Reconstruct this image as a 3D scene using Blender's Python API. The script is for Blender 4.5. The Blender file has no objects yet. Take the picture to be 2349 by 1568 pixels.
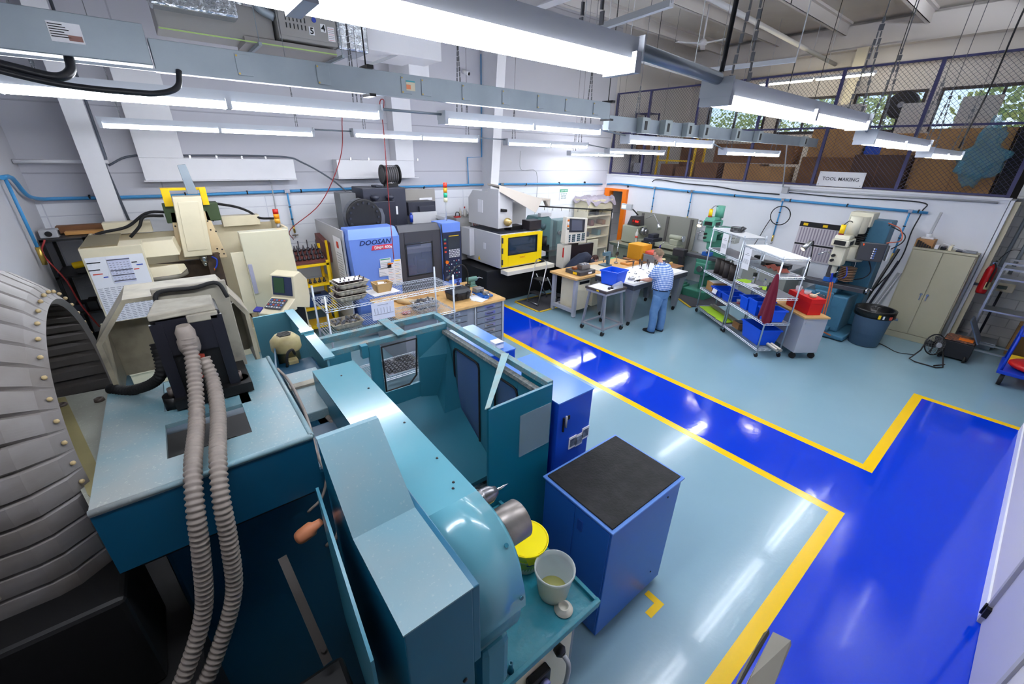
import bpy, bmesh, math, random
from mathutils import Vector, Matrix, Euler
random.seed(7)
PI = math.pi
SC = bpy.context.scene
COL = SC.collection
# ---------------------------------------------------------------- camera, world, exposure
cd = bpy.data.cameras.new('camera'); CAM = bpy.data.objects.new('camera', cd); COL.objects.link(CAM)
cd.sensor_fit = 'HORIZONTAL'; cd.sensor_width = 36.0; cd.lens = 946.5 / 2349 * 36.0
cd.clip_start = 0.05; cd.clip_end = 200
yaw, pit, rol = math.radians(39.0), math.radians(24.43), math.radians(-1.40)
fw = Vector((math.sin(yaw) * math.cos(pit), math.cos(yaw) * math.cos(pit), -math.sin(pit)))
rt = Vector((math.cos(yaw), -math.sin(yaw), 0)); dn = fw.cross(rt)
r2 = rt * math.cos(rol) + dn * math.sin(rol); d2 = -rt * math.sin(rol) + dn * math.cos(rol)
CAM.matrix_world = Matrix.Translation((0, 0, 3.5)) @ Matrix((r2, -d2, -fw)).transposed().to_4x4()
SC.camera = CAM
W = bpy.data.worlds.new('world'); SC.world = W; W.use_nodes = True
wn = W.node_tree; bg = wn.nodes['Background']
sky = wn.nodes.new('ShaderNodeTexSky'); sky.sky_type = 'HOSEK_WILKIE'; sky.turbidity = 4
sky.sun_direction = Vector((0.3, -0.6, 0.75)).normalized()
wn.links.new(sky.outputs[0], bg.inputs[0]); bg.inputs[1].default_value = 6.0
SC.view_settings.view_transform = 'Standard'; SC.view_settings.look = 'None'
SC.view_settings.gamma = 1; SC.view_settings.use_curve_mapping = False
SC.view_settings.exposure = 0.42
TUBE_STRENGTH = 46.0
SC.cycles.max_bounces = 8; SC.cycles.diffuse_bounces = 4; SC.cycles.glossy_bounces = 4
SC.cycles.transparent_max_bounces = 12; SC.cycles.sample_clamp_indirect = 4.0
SC.cycles.caustics_reflective = False; SC.cycles.caustics_refractive = False

# ---------------------------------------------------------------- materials
def lin(c):
    return tuple(((v / 255) / 12.92 if v / 255 <= 0.04045 else ((v / 255 + 0.055) / 1.055) ** 2.4) for v in c) + (1.0,)
MATS = {}
def M(name, c=(128, 128, 128), rough=0.5, metal=0.0, dirt=0.0, dc=(70, 60, 50), scale=6.0, bump=0.0, bscale=60.0,
      alpha=1.0, trans=0.0, spec=None, emit=0.0, ior=1.45, coat=0.0, speck=0.0):
    if name in MATS: return MATS[name]
    m = bpy.data.materials.new(name); m.use_nodes = True; MATS[name] = m
    nt = m.node_tree; b = nt.nodes['Principled BSDF']
    b.inputs['Base Color'].default_value = lin(c); b.inputs['Roughness'].default_value = rough
    b.inputs['Metallic'].default_value = metal; b.inputs['IOR'].default_value = ior
    b.inputs['Coat Weight'].default_value = coat; b.inputs['Coat Roughness'].default_value = 0.06
    if spec is not None: b.inputs['Specular IOR Level'].default_value = spec
    if trans: b.inputs['Transmission Weight'].default_value = trans
    if alpha < 1: b.inputs['Alpha'].default_value = alpha
    if emit:
        b.inputs['Emission Color'].default_value = lin(c); b.inputs['Emission Strength'].default_value = emit
    if dirt or bump or speck:
        tc = nt.nodes.new('ShaderNodeTexCoord'); col = None
        if dirt:
            n = nt.nodes.new('ShaderNodeTexNoise'); n.inputs['Scale'].default_value = scale; n.inputs['Detail'].default_value = 6
            nt.links.new(tc.outputs['Object'], n.inputs['Vector'])
            r = nt.nodes.new('ShaderNodeValToRGB'); r.color_ramp.elements[0].position = 0.42; r.color_ramp.elements[1].position = 0.72
            r.color_ramp.elements[1].color = (dirt, dirt, dirt, 1)
            nt.links.new(n.outputs['Fac'], r.inputs[0])
            mx = nt.nodes.new('ShaderNodeMixRGB'); mx.inputs[1].default_value = lin(c); mx.inputs[2].default_value = lin(dc)
            nt.links.new(r.outputs[0], mx.inputs[0]); col = mx.outputs[0]
        if speck:
            n = nt.nodes.new('ShaderNodeTexNoise'); n.inputs['Scale'].default_value = 90; n.inputs['Detail'].default_value = 2
            nt.links.new(tc.outputs['Object'], n.inputs['Vector'])
            r = nt.nodes.new('ShaderNodeValToRGB'); r.color_ramp.elements[0].position = 0.64; r.color_ramp.elements[1].position = 0.70
            r.color_ramp.elements[1].color = (speck, speck, speck, 1)
            nt.links.new(n.outputs['Fac'], r.inputs[0])
            mx = nt.nodes.new('ShaderNodeMixRGB'); mx.inputs[1].default_value = lin(c); mx.inputs[2].default_value = lin((205, 200, 190))
            if col: nt.links.new(col, mx.inputs[1])
            nt.links.new(r.outputs[0], mx.inputs[0]); col = mx.outputs[0]
        if col: nt.links.new(col, b.inputs['Base Color'])
        if bump:
            n = nt.nodes.new('ShaderNodeTexNoise'); n.inputs['Scale'].default_value = bscale; n.inputs['Detail'].default_value = 3
            nt.links.new(tc.outputs['Object'], n.inputs['Vector'])
            bp = nt.nodes.new('ShaderNodeBump'); bp.inputs['Strength'].default_value = bump; bp.inputs['Distance'].default_value = 0.02
            nt.links.new(n.outputs['Fac'], bp.inputs['Height']); nt.links.new(bp.outputs[0], b.inputs['Normal'])
    return m

def brick_mat(name, c, mortar, w, h, axes='xz', bump=0.25, off=0.5, rough=0.75, msize=0.01):
    """painted block / panel wall: brick texture laid on two object axes"""
    m = M(name, c, rough); nt = m.node_tree; b = nt.nodes['Principled BSDF']
    tc = nt.nodes.new('ShaderNodeTexCoord'); sp = nt.nodes.new('ShaderNodeSeparateXYZ'); cb = nt.nodes.new('ShaderNodeCombineXYZ')
    nt.links.new(tc.outputs['Object'], sp.inputs[0])
    nt.links.new(sp.outputs['XYZ'.index(axes[0].upper())], cb.inputs[0]); nt.links.new(sp.outputs['XYZ'.index(axes[1].upper())], cb.inputs[1])
    br = nt.nodes.new('ShaderNodeTexBrick'); br.offset = off
    br.inputs['Scale'].default_value = 1; br.inputs['Brick Width'].default_value = w; br.inputs['Row Height'].default_value = h
    br.inputs['Mortar Size'].default_value = msize; br.inputs['Mortar Smooth'].default_value = 0.6
    br.inputs['Color1'].default_value = lin(c); br.inputs['Color2'].default_value = lin(c); br.inputs['Mortar'].default_value = lin(mortar)
    nt.links.new(cb.outputs[0], br.inputs['Vector']); nt.links.new(br.outputs['Color'], b.inputs['Base Color'])
    bp = nt.nodes.new('ShaderNodeBump'); bp.inputs['Strength'].default_value = bump; bp.inputs['Distance'].default_value = 0.01; bp.invert = True
    nt.links.new(br.outputs['Fac'], bp.inputs['Height']); nt.links.new(bp.outputs[0], b.inputs['Normal'])
    return m

def check_mat(name, c1, c2, c3, s):
    """gingham: two crossed stripe sets in object x/z"""
    m = M(name, c1, 0.85); nt = m.node_tree; b = nt.nodes['Principled BSDF']
    tc = nt.nodes.new('ShaderNodeTexCoord'); sp = nt.nodes.new('ShaderNodeSeparateXYZ'); nt.links.new(tc.outputs['Object'], sp.inputs[0])
    def stripe(socks):
        src = socks[0]
        if len(socks) > 1:
            a = nt.nodes.new('ShaderNodeMath'); a.operation = 'SUBTRACT'; nt.links.new(socks[0], a.inputs[0]); nt.links.new(socks[1], a.inputs[1]); src = a.outputs[0]
        q = nt.nodes.new('ShaderNodeMath'); q.operation = 'MULTIPLY'; q.inputs[1].default_value = s; nt.links.new(src, q.inputs[0])
        f = nt.nodes.new('ShaderNodeMath'); f.operation = 'FRACT'; nt.links.new(q.outputs[0], f.inputs[0])
        g = nt.nodes.new('ShaderNodeMath'); g.operation = 'GREATER_THAN'; g.inputs[1].default_value = 0.5; nt.links.new(f.outputs[0], g.inputs[0])
        return g.outputs[0]
    a = stripe([sp.outputs[0], sp.outputs[1]]); d = stripe([sp.outputs[2]])
    ad = nt.nodes.new('ShaderNodeMath'); ad.operation = 'ADD'; nt.links.new(a, ad.inputs[0]); nt.links.new(d, ad.inputs[1])
    hf = nt.nodes.new('ShaderNodeMath'); hf.operation = 'MULTIPLY'; hf.inputs[1].default_value = 0.5; nt.links.new(ad.outputs[0], hf.inputs[0])
    r = nt.nodes.new('ShaderNodeValToRGB'); r.color_ramp.interpolation = 'CONSTANT'
    r.color_ramp.elements[0].color = lin(c1); r.color_ramp.elements[1].position = 0.75; r.color_ramp.elements[1].color = lin(c3)
    e = r.color_ramp.elements.new(0.25); e.color = lin(c2)
    nt.links.new(hf.outputs[0], r.inputs[0]); nt.links.new(r.outputs[0], b.inputs['Base Color'])
    return m

# ---------------------------------------------------------------- mesh builder
class MB:
    def __init__(s): s.v = []; s.f = []; s.s = []
    def add(s, vs, fs, smooth=False):
        o = len(s.v); s.v += [tuple(p) for p in vs]
        for f in fs: s.f.append([i + o for i in f]); s.s.append(smooth)
        return s
    def box(s, x0, x1, y0, y1, z0, z1):
        x0, x1 = min(x0, x1), max(x0, x1); y0, y1 = min(y0, y1), max(y0, y1); z0, z1 = min(z0, z1), max(z0, z1)
        return s.add([(x0, y0, z0), (x1, y0, z0), (x1, y1, z0), (x0, y1, z0), (x0, y0, z1), (x1, y0, z1), (x1, y1, z1), (x0, y1, z1)],
                     [(0, 3, 2, 1), (4, 5, 6, 7), (0, 1, 5, 4), (1, 2, 6, 5), (2, 3, 7, 6), (3, 0, 4, 7)])
    def obox(s, c, d, rot=(0, 0, 0)):
        R = Euler(rot).to_matrix(); c = Vector(c); h = [q / 2 for q in d]
        vs = [c + R @ Vector((sx * h[0], sy * h[1], sz * h[2])) for sz in (-1, 1) for sx, sy in ((-1, -1), (1, -1), (1, 1), (-1, 1))]
        return s.add(vs, [(0, 3, 2, 1), (4, 5, 6, 7), (0, 1, 5, 4), (1, 2, 6, 5), (2, 3, 7, 6), (3, 0, 4, 7)])
    def hexa(s, p):   # 4 bottom, 4 top
        return s.add(p, [(0, 3, 2, 1), (4, 5, 6, 7), (0, 1, 5, 4), (1, 2, 6, 5), (2, 3, 7, 6), (3, 0, 4, 7)])
    def prism(s, pts, ax, a, b, smooth=False):
        f = {'x': lambda p, t: (t, p[0], p[1]), 'y': lambda p, t: (p[0], t, p[1]), 'z': lambda p, t: (p[0], p[1], t)}[ax]
        n = len(pts); vs = [f(p, a) for p in pts] + [f(p, b) for p in pts]; o = len(s.v)
        s.add(vs, [tuple(range(n)), tuple(range(2 * n - 1, n - 1, -1))]); s.s[-1] = s.s[-2] = False
        for i in range(n):
            j = (i + 1) % n; s.f.append([o + i, o + j, o + n + j, o + n + i]); s.s.append(smooth)
        return s
    def quad(s, a, b, c, d): return s.add([a, b, c, d], [(0, 1, 2, 3)])
    def bar(s, p0, p1, w, h, up=(0, 0, 1)):
        p0, p1 = Vector(p0), Vector(p1); d = (p1 - p0).normalized(); u = Vector(up)
        if abs(d.dot(u)) > 0.98: u = Vector((0, 1, 0))
        a = d.cross(u).normalized() * (w / 2); b = a.cross(d).normalized() * (h / 2)
        return s.hexa([p0 - a - b, p0 + a - b, p0 + a + b, p0 - a + b, p1 - a - b, p1 + a - b, p1 + a + b, p1 - a + b])
    def tube(s, pts, r, n=8, closed=False, rr=None):
        pts = [Vector(p) for p in pts]; m = len(pts); rings = []
        t0 = (pts[1] - pts[0]).normalized(); ref = Vector((0, 0, 1)) if abs(t0.z) < 0.9 else Vector((1, 0, 0))
        a = t0.cross(ref).normalized()
        for i, p in enumerate(pts):
            if closed: t = pts[(i + 1) % m] - pts[i - 1]
            else: t = pts[min(i + 1, m - 1)] - pts[max(i - 1, 0)]
            if t.length < 1e-9: t = t0
            t = t.normalized(); a = (a - t * a.dot(t)); a = a.normalized() if a.length > 1e-6 else t.orthogonal().normalized()
            b = t.cross(a); q = rr[i] if rr else r
            rings.append([p + a * (q * math.cos(2 * PI * k / n)) + b * (q * math.sin(2 * PI * k / n)) for k in range(n)])
        fs = []; L = m if closed else m - 1
        for i in range(L):
            j = (i + 1) % m
            for k in range(n): fs.append((i * n + k, i * n + (k + 1) % n, j * n + (k + 1) % n, j * n + k))
        s.add([v for r_ in rings for v in r_], fs, n > 5)
        if not closed:
            o = len(s.v) - m * n
            s.f.append([o + k for k in range(n)][::-1]); s.s.append(False)
            s.f.append([o + (m - 1) * n + k for k in range(n)]); s.s.append(False)
        return s
    def cyl(s, p0, p1, r, r1=None, n=20): return s.tube([p0, p1], r, n, rr=[r, r if r1 is None else r1])
    def lathe(s, prof, c=(0, 0, 0), ax='z', n=28, sm=True):
        c = Vector(c); vs = []
        for r, h in prof:
            for k in range(n):
                x, y = r * math.cos(2 * PI * k / n), r * math.sin(2 * PI * k / n)
                vs.append(c + Vector({'z': (x, y, h), 'x': (h, x, y), 'y': (x, h, y)}[ax]))
        m = len(prof); fs = []
        for i in range(m - 1):
            for k in range(n): fs.append((i * n + k, i * n + (k + 1) % n, (i + 1) * n + (k + 1) % n, (i + 1) * n + k))
        s.add(vs, fs, sm); o = len(s.v) - m * n
        if prof[0][0] > 1e-4: s.f.append([o + k for k in range(n)][::-1]); s.s.append(False)
        if prof[-1][0] > 1e-4: s.f.append([o + (m - 1) * n + k for k in range(n)]); s.s.append(False)
        return s
    def ball(s, c, r, sc=(1, 1, 1), n=14):
        m = n // 2; c = Vector(c); vs = []; fs = []
        for i in range(m + 1):
            th = PI * i / m
            for k in range(n):
                ph = 2 * PI * k / n
                vs.append(c + Vector((r * sc[0] * math.sin(th) * math.cos(ph), r * sc[1] * math.sin(th) * math.sin(ph), r * sc[2] * math.cos(th))))
        for i in range(m):
            for k in range(n): fs.append((i * n + k, (i + 1) * n + k, (i + 1) * n + (k + 1) % n, i * n + (k + 1) % n))
        return s.add(vs, fs, True)
    def frame(s, x0, x1, z0, z1, y0, y1, w, axis='y'):
        """rectangular ring in xz (axis y), yz (axis x)"""
        B = (lambda a, b, c, d: s.box(a, b, y0, y1, c, d)) if axis == 'y' else ((lambda a, b, c, d: s.box(y0, y1, a, b, c, d)) if axis == 'x' else (lambda a, b, c, d: s.box(a, b, c, d, y0, y1)))
        B(x0, x1, z0, z0 + w); B(x0, x1, z1 - w, z1); B(x0, x0 + w, z0 + w, z1 - w); B(x1 - w, x1, z0 + w, z1 - w)
        return s
    def build(s, name, mat, parent=None, bevel=0.0, label=None, seg=2):
        me = bpy.data.meshes.new(name); me.from_pydata(s.v, [], s.f)
        for p, q in zip(me.polygons, s.s): p.use_smooth = q
        bm = bmesh.new(); bm.from_mesh(me); bmesh.ops.remove_doubles(bm, verts=bm.verts, dist=1e-6)
        bmesh.ops.recalc_face_normals(bm, faces=bm.faces); bm.to_mesh(me); bm.free()
        o = bpy.data.objects.new(name, me); COL.objects.link(o)
        if mat: me.materials.append(mat)
        if parent is not None:
            r = parent
            while r.parent: r = r.parent
            if r.name in WORLDLY: me.transform(Matrix.Translation(-r.location))
            o.parent = parent
        if bevel:
            b = o.modifiers.new('bevel', 'BEVEL'); b.width = bevel; b.segments = seg; b.limit_method = 'ANGLE'; b.angle_limit = math.radians(40)
        if label: o['label'] = label
        return o
WORLDLY = set()
def T(name, label, cat, loc=(0, 0, 0), rz=0.0, group=None, local=False):
    o = bpy.data.objects.new(name, None); COL.objects.link(o); o.location = loc; o.rotation_euler = (0, 0, rz)
    o.empty_display_size = 0.1; o['label'] = label; o['category'] = cat
    if group: o['group'] = group
    if not local: WORLDLY.add(o.name)
    return o
def S(name, mb, mat, label, cat, group=None, bevel=0.0, kind=None):
    """one thing that is one mesh, built in world coordinates; its origin goes to its base"""
    o = mb.build(name, mat, None, bevel); me = o.data
    lo = Vector([min(v.co[i] for v in me.vertices) for i in range(3)]); hi = Vector([max(v.co[i] for v in me.vertices) for i in range(3)])
    c = Vector(((lo.x + hi.x) / 2, (lo.y + hi.y) / 2, lo.z)); me.transform(Matrix.Translation(-c)); o.location = c
    if label: o['label'] = label
    if cat: o['category'] = cat
    if group: o['group'] = group
    if kind: o['kind'] = kind
    return o
def ST(name, mb, mat, bevel=0.0):
    o = mb.build(name, mat, None, bevel); o['kind'] = 'structure'; return o
def dup(root, loc=None, rz=None, label=None, group=None):
    def cp(o, par):
        c = o.copy(); COL.objects.link(c)
        if par is not None: c.parent = par
        for ch in list(o.children): cp(ch, c)
        return c
    r = cp(root, None)
    if loc is not None: r.location = loc
    if rz is not None: r.rotation_euler = (0, 0, rz)
    if label: r['label'] = label
    if group: r['group'] = group
    return r
def txt(s, size, mat, origin, right, up, parent, name='lettering', depth=0.002, align='LEFT', bold=0.0, shear=0.0, sx=1.0):
    cu = bpy.data.curves.new(name, 'FONT'); cu.body = s; cu.size = size; cu.align_x = align; cu.extrude = depth / 2; cu.offset = bold; cu.shear = shear
    cu.resolution_u = 2
    o = bpy.data.objects.new(name, cu); COL.objects.link(o); dg = bpy.context.evaluated_depsgraph_get()
    me = bpy.data.meshes.new_from_object(o.evaluated_get(dg)); bpy.data.objects.remove(o)
    r, u = Vector(right).normalized() * sx, Vector(up).normalized(); n = r.cross(u).normalized()
    me.transform(Matrix(((r.x, u.x, n.x, origin[0]), (r.y, u.y, n.y, origin[1]), (r.z, u.z, n.z, origin[2]), (0, 0, 0, 1))))
    t = bpy.data.objects.new(name, me); COL.objects.link(t); me.materials.clear(); me.materials.append(mat)
    if parent is not None:
        q = parent
        while q.parent: q = q.parent
        if q.name in WORLDLY: me.transform(Matrix.Translation(-q.location))
        t.parent = parent
    return t
def arc(c, r, a0, a1, n, pl='yz', k=0.0):
    out = []
    for i in range(n + 1):
        a = a0 + (a1 - a0) * i / n; x, y = c[0] + r * math.cos(a), c[1] + r * math.sin(a)
        out.append({'yz': (k, x, y), 'xz': (x, k, y), 'xy': (x, y, k)}[pl])
    return out
def smooth(pts, n=6):
    """Catmull-Rom through the points"""
    P = [Vector(p) for p in pts]; P = [2 * P[0] - P[1]] + P + [2 * P[-1] - P[-2]]; out = []
    for i in range(1, len(P) - 2):
        for j in range(n):
            t = j / n; a, b, c, d = P[i - 1], P[i], P[i + 1], P[i + 2]
            out.append(0.5 * ((2 * b) + (c - a) * t + (2 * a - 5 * b + 4 * c - d) * t * t + (3 * b - a - 3 * c + d) * t ** 3))
    out.append(P[-2]); return out

# palette
white = M('white_paint', (232, 232, 236), 0.6, dirt=0.15, dc=(190, 190, 195), scale=2.0)
black = M('black_plastic', (18, 18, 20), 0.45)
blackm = M('black_metal', (25, 25, 28), 0.4, 0.3)
steel = M('bright_steel', (190, 192, 196), 0.25, 1.0)
chrome = M('chrome_wire', (196, 204, 214), 0.38, .85)
grey = M('grey_paint', (128, 132, 140), 0.5, dirt=0.2, dc=(100, 100, 105))
greyl = M('light_grey_paint', (176, 178, 182), 0.5)
galv = M('galvanised_steel', (150, 160, 168), 0.42, 0.55, dirt=0.4, dc=(120, 132, 142), scale=3)
alu = M('aluminium', (200, 202, 205), 0.32, 1.0)
cream = M('cream_paint', (232, 221, 190), 0.35, dirt=0.25, dc=(180, 170, 140), scale=2.5)
beige = M('beige_paint', (186, 180, 156), 0.5, dirt=0.15, dc=(160, 150, 128))
paper = M('white_paper', (238, 238, 242), 0.8)
ink = M('black_ink', (20, 20, 26), 0.7)
card = M('cardboard', (176, 134, 84), 0.85, dirt=0.35, dc=(140, 102, 60), scale=3)
cardd = M('brown_cardboard', (132, 94, 58), 0.88, dirt=0.3, dc=(100, 70, 44))
wood = M('maple_wood', (214, 172, 110), 0.5, dirt=0.5, dc=(180, 132, 76), scale=9)
rubber = M('black_rubber', (22, 22, 24), 0.75)
red = M('red_paint', (190, 16, 18), 0.35)
yellow = M('yellow_paint', (250, 206, 12), 0.4)
orange = M('orange_paint', (236, 120, 20), 0.45)
airblue = M('sky_blue_pipe', (70, 150, 205), 0.4)
totebl = M('blue_plastic', (14, 82, 220), 0.4)
lime = M('lime_paper', (186, 232, 60), 0.7)
clearp = M('clear_plastic', (225, 230, 235), 0.12, alpha=0.32)
glass = M('window_glass', (200, 215, 225), 0.03, alpha=0.16)
# ---------------------------------------------------------------- room shell
fl_lb = M('floor_light_blue', (134, 168, 182), 0.19, dirt=0.25, dc=(124, 158, 172), scale=1.2, bump=0.05, bscale=26, coat=0.15)
fl_bl = M('floor_royal_blue', (3, 54, 200), 0.09, dirt=0.3, dc=(5, 62, 190), scale=1.0, bump=0.035, bscale=14, coat=0.3)
fl_ye = M('floor_yellow_stripe', (246, 200, 6), 0.2, bump=0.03, bscale=20)
fl = MB(); xs = [-2.2, 2.0, 5.0 - .12, 5.0, 6.04, 6.16, 8.94, 9.06, 13.4]; ys = [-4, -.78, .30, .42, 4, 8.1, 10.2]; cls = []
for i in range(len(xs) - 1):
    for j in range(len(ys) - 1):
        x, y = (xs[i] + xs[i + 1]) / 2, (ys[j] + ys[j + 1]) / 2
        fl.quad((xs[i], ys[j], 0), (xs[i + 1], ys[j], 0), (xs[i + 1], ys[j + 1], 0), (xs[i], ys[j + 1], 0))
        k = 0
        if 5 < x < 6.04 and .3 < y < 8.1 or (y < .3 and 2 < x < 8.94) or (5 < x < 6.04 and y < .42): k = 1
        elif (4.88 < x < 5 or 6.04 < x < 6.16) and .3 < y < 8.1: k = 2
        elif .3 < y < .42 and (x < 5 and x > 2 or 6.04 < x < 9.06): k = 2
        elif 8.94 < x < 9.06 and y < .42: k = 2
        cls.append(k)
fo = fl.build('floor', fl_lb); fo['kind'] = 'structure'
fo.data.materials.append(fl_bl); fo.data.materials.append(fl_ye)
for p in fo.data.polygons:
    c = p.center; best = None
    for i in range(len(xs) - 1):
        for j in range(len(ys) - 1):
            if xs[i] < c.x < xs[i + 1] and ys[j] < c.y < ys[j + 1]: best = cls[i * (len(ys) - 1) + j]
    p.material_index = best
w_back = brick_mat('back_wall_panels', (234, 236, 242), (214, 216, 226), 1.6, .4, 'xz', 0.4, 0.0, 0.65, 0.012)
w_block = brick_mat('painted_block', (214, 214, 212), (188, 188, 188), 0.4, 0.2, 'yz', 0.5)
w_right = M('white_wall', (236, 238, 244), 0.6, dirt=0.2, dc=(212, 214, 222), scale=0.9)
ST('wall_back_upper', MB().box(-2.2, 12.4, 10.2, 10.35, 2.6, 7.3), brick_mat('grey_panels', (196, 196, 204), (172, 172, 182), 30.0, 1.02, 'xz', 0.5, 0.0, 0.6, 0.014))
ST('wall_back', MB().box(-2.2, 12.4, 10.2, 10.35, 0, 2.6).box(12.4, 14.3, 10.2, 10.35, 0, 2.78), w_back)
ST('wall_left', MB().box(-1.85, -1.67, -4, 10.2, 0, 7.3), M('left_wall_grey', (204, 204, 210), .6))
ST('wall_front', MB().box(-2.2, 17.2, -4.2, -4, 0, 7.3), M('far_wall_dark', (60, 60, 64), .8))
ST('floor_bounce_blocker', MB().box(-1.67, .5, -.76, .3, 2.0, 2.06).box(-1.67, -1.6, -.76, .3, 0, 2.0).box(.4, .46, -.76, -.70, 0, 2.0), M('blocker_dark', (34, 34, 36), .7))  # unseen dark deck added below the camera to block bounce light
wr = MB().box(12.4, 12.52, .55, 9.28, 0, 2.92).box(12.4, 12.52, 9.28, 9.98, 2.42, 2.92).box(12.4, 12.52, 9.98, 10.2, 0, 2.92).box(12.4, 13.2, .5, .56, 0, 2.92)
ST('wall_right', wr, w_right)
ST('trim_1', MB().box(12.36, 12.56, .55, 10.2, 2.92, 2.96), white)
ST('wall_block', MB().box(13.2, 13.36, -4, .5, 0, 7.3).box(12.52, 17.2, .42, .5, 2.96, 7.3), w_block)
ST('wall_aisle', MB().box(4.56, 8.9, -.9, -.78, 0.15, 2.9).box(8.8, 8.9, -4, -.9, 0, 2.9).box(-1.67, 3.3, -.9, -.78, .15, 2.9), M('grey_white_wall', (206, 202, 206), 0.6))
ST('baseboard_aisle', MB().box(4.56, 8.9, -.9, -.765, 0, 0.15).box(-1.67, 3.3, -.9, -.765, 0, .15), w_right)
dr = MB().box(3.3, 4.5, -.86, -.79, 0.01, 2.2).build('door_1', M('lavender_door', (182, 180, 196), 0.5)); dr['kind'] = 'structure'
ST('trim_2', MB().box(4.5, 4.56, -.9, -.765, 0, 2.9).box(3.24, 3.3, -.9, -.765, 0, 2.9), M('jamb_grey', (170, 168, 170), 0.5))
ST('wall_over_door', MB().box(3.3, 4.5, -.9, -.78, 2.2, 2.9), MATS['grey_white_wall'])
MB().box(4.46, 4.53, -.79, -.76, .1, .2).cyl((4.51, -.755, .09), (4.51, -.755, .21), .008, n=8).build('hinge', blackm, dr)
# corridor behind the orange door, mezzanine deck
ST('wall_corridor', MB().box(14.2, 14.3, 8.9, 10.2, 0, 2.8).box(12.52, 14.2, 9.0, 9.1, 0, 2.8), M('corridor_grey', (120, 118, 116), 0.8))
ST('trim_door_right', MB().box(12.28, 12.5, 9.20, 9.36, 0, 2.5).box(12.28, 12.5, 9.92, 10.14, 0, 2.5).box(12.30, 12.5, 9.36, 9.92, 2.42, 2.5), orange)
ST('floor_mezzanine', MB().box(12.52, 17.3, .5, 10.35, 2.78, 2.9), M('deck', (134, 124, 112), 0.8))
ww = [(.55, 2.95), (3.2, 4.85), (5.28, 6.9), (7.3, 9.4)]
mw = MB().box(17.0, 17.2, .5, 10.35, 2.9, 4.33).box(17.0, 17.2, .5, 10.35, 5.38, 7.3)
e = [.5] + [q for a in ww for q in a] + [10.35]
for i in range(0, len(e), 2): mw.box(17.0, 17.2, e[i], e[i + 1], 4.33, 5.38)
ST('wall_mezzanine', mw, M('mezz_wall', (214, 210, 208), 0.7))
dk = M('window_frame_dark', (44, 36, 34), 0.5)
for i, (a, b) in enumerate(ww):
    w = MB().frame(a, b, 4.33, 5.38, 16.96, 17.06, .07, 'x').box(16.97, 17.05, (a + b) / 2 - .025, (a + b) / 2 + .025, 4.4, 5.31).build('window_%d' % (i + 1), dk); w['kind'] = 'structure'
    MB().box(17.02, 17.025, a + .07, b - .07, 4.4, 5.31).build('pane', glass, w)
ST('wall_mezzanine_side', MB().box(12.4, 17.2, 10.2, 10.35, 2.9, 7.3), MATS['mezz_wall'])
ceil = M('roof_insulation', (226, 222, 216), 0.75, dirt=0.4, dc=(196, 190, 184), scale=0.8, bump=0.5, bscale=1.6)
ST('ceiling', MB().box(-2.2, 17.3, -4.2, 10.4, 7.2, 7.35), ceil)
bw = M('beam_white', (226, 222, 220), 0.6)
n = 2
for y in (0.0, 1.83, 3.66, 5.5, 7.33, 9.15):
    n += 1; m = MB().box(-1.7, 16.8, y - .012, y + .012, 6.88, 7.16).box(-1.7, 16.8, y - .01, y + .09, 6.88, 6.90).box(-1.7, 16.8, y - .09, y + .01, 7.14, 7.2)
    ST('trim_%d' % n, m, bw)
for x in (-.75, 7.05):
    n += 1; m = MB().prism([(-4, 6.3), (9.3, 6.3), (9.9, 0), (10.2, 0), (10.2, 6.95), (-4, 6.95)], 'x', x - .01, x + .01)
    m.prism([(9.28, 6.3), (9.88, 0), (9.9, 0), (9.30, 6.3)], 'x', x - .13, x + .13).box(x - .13, x + .13, -4, 9.3, 6.28, 6.3)
    ST('trim_%d' % n, m, white)
ST('trim_20', MB().box(16.78, 16.82, .5, 10.3, 6.5, 7.1).box(16.66, 16.94, .5, 10.3, 6.48, 6.5).box(16.7, 17.0, .5, 10.3, 6.0, 6.04), bw)
ST('trim_21', MB().box(16.6, 16.62, 4.78, 5.06, 2.9, 6.5).box(16.62, 16.9, 4.91, 4.93, 2.9, 6.5), M('column_cream', (214, 208, 190), 0.6))
# outside: lawn and trees seen through the mezzanine windows
S('lawn', MB().box(17.6, 60, -30, 40, -.1, 0), M('lawn', (96, 120, 60), 0.9), 'green lawn outside beyond the mezzanine windows', 'grass', kind='stuff')
leafm = M('leaves', (206, 204, 104), 0.8, dirt=1.0, dc=(110, 150, 60), scale=3)
bark = M('bark', (90, 74, 60), 0.9)
for k, (x, y, lb) in enumerate([(22, 0.6, 'leafy tree seen through the widest mezzanine window'), (27, 7.4, 'leafy tree outside behind the round drum fan'), (31, 14.5, 'leafy tree outside the farthest mezzanine window')]):
    t = T('tree', lb, 'tree', (x, y, 0), group='trees outside the windows')
    MB().cyl((x, y, 0), (x, y, 4.5), .22, .12, 10).build('trunk', bark, t)
    m = MB()
    for q in range(1500):
        a, b, r = random.random() * 2 * PI, math.acos(2 * random.random() - 1), 2.3 * random.random() ** .4
        c = Vector((x + r * math.sin(b) * math.cos(a), y + r * math.sin(b) * math.sin(a) * 1.2, 5.2 + r * .9 * math.cos(b)))
        u = Vector((random.gauss(0, 1), random.gauss(0, 1), random.gauss(0, 1))).normalized() * .13; w = u.orthogonal().normalized() * .09
        m.quad(c - u, c - w, c + u, c + w)
    m.build('foliage', leafm, t)
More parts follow.
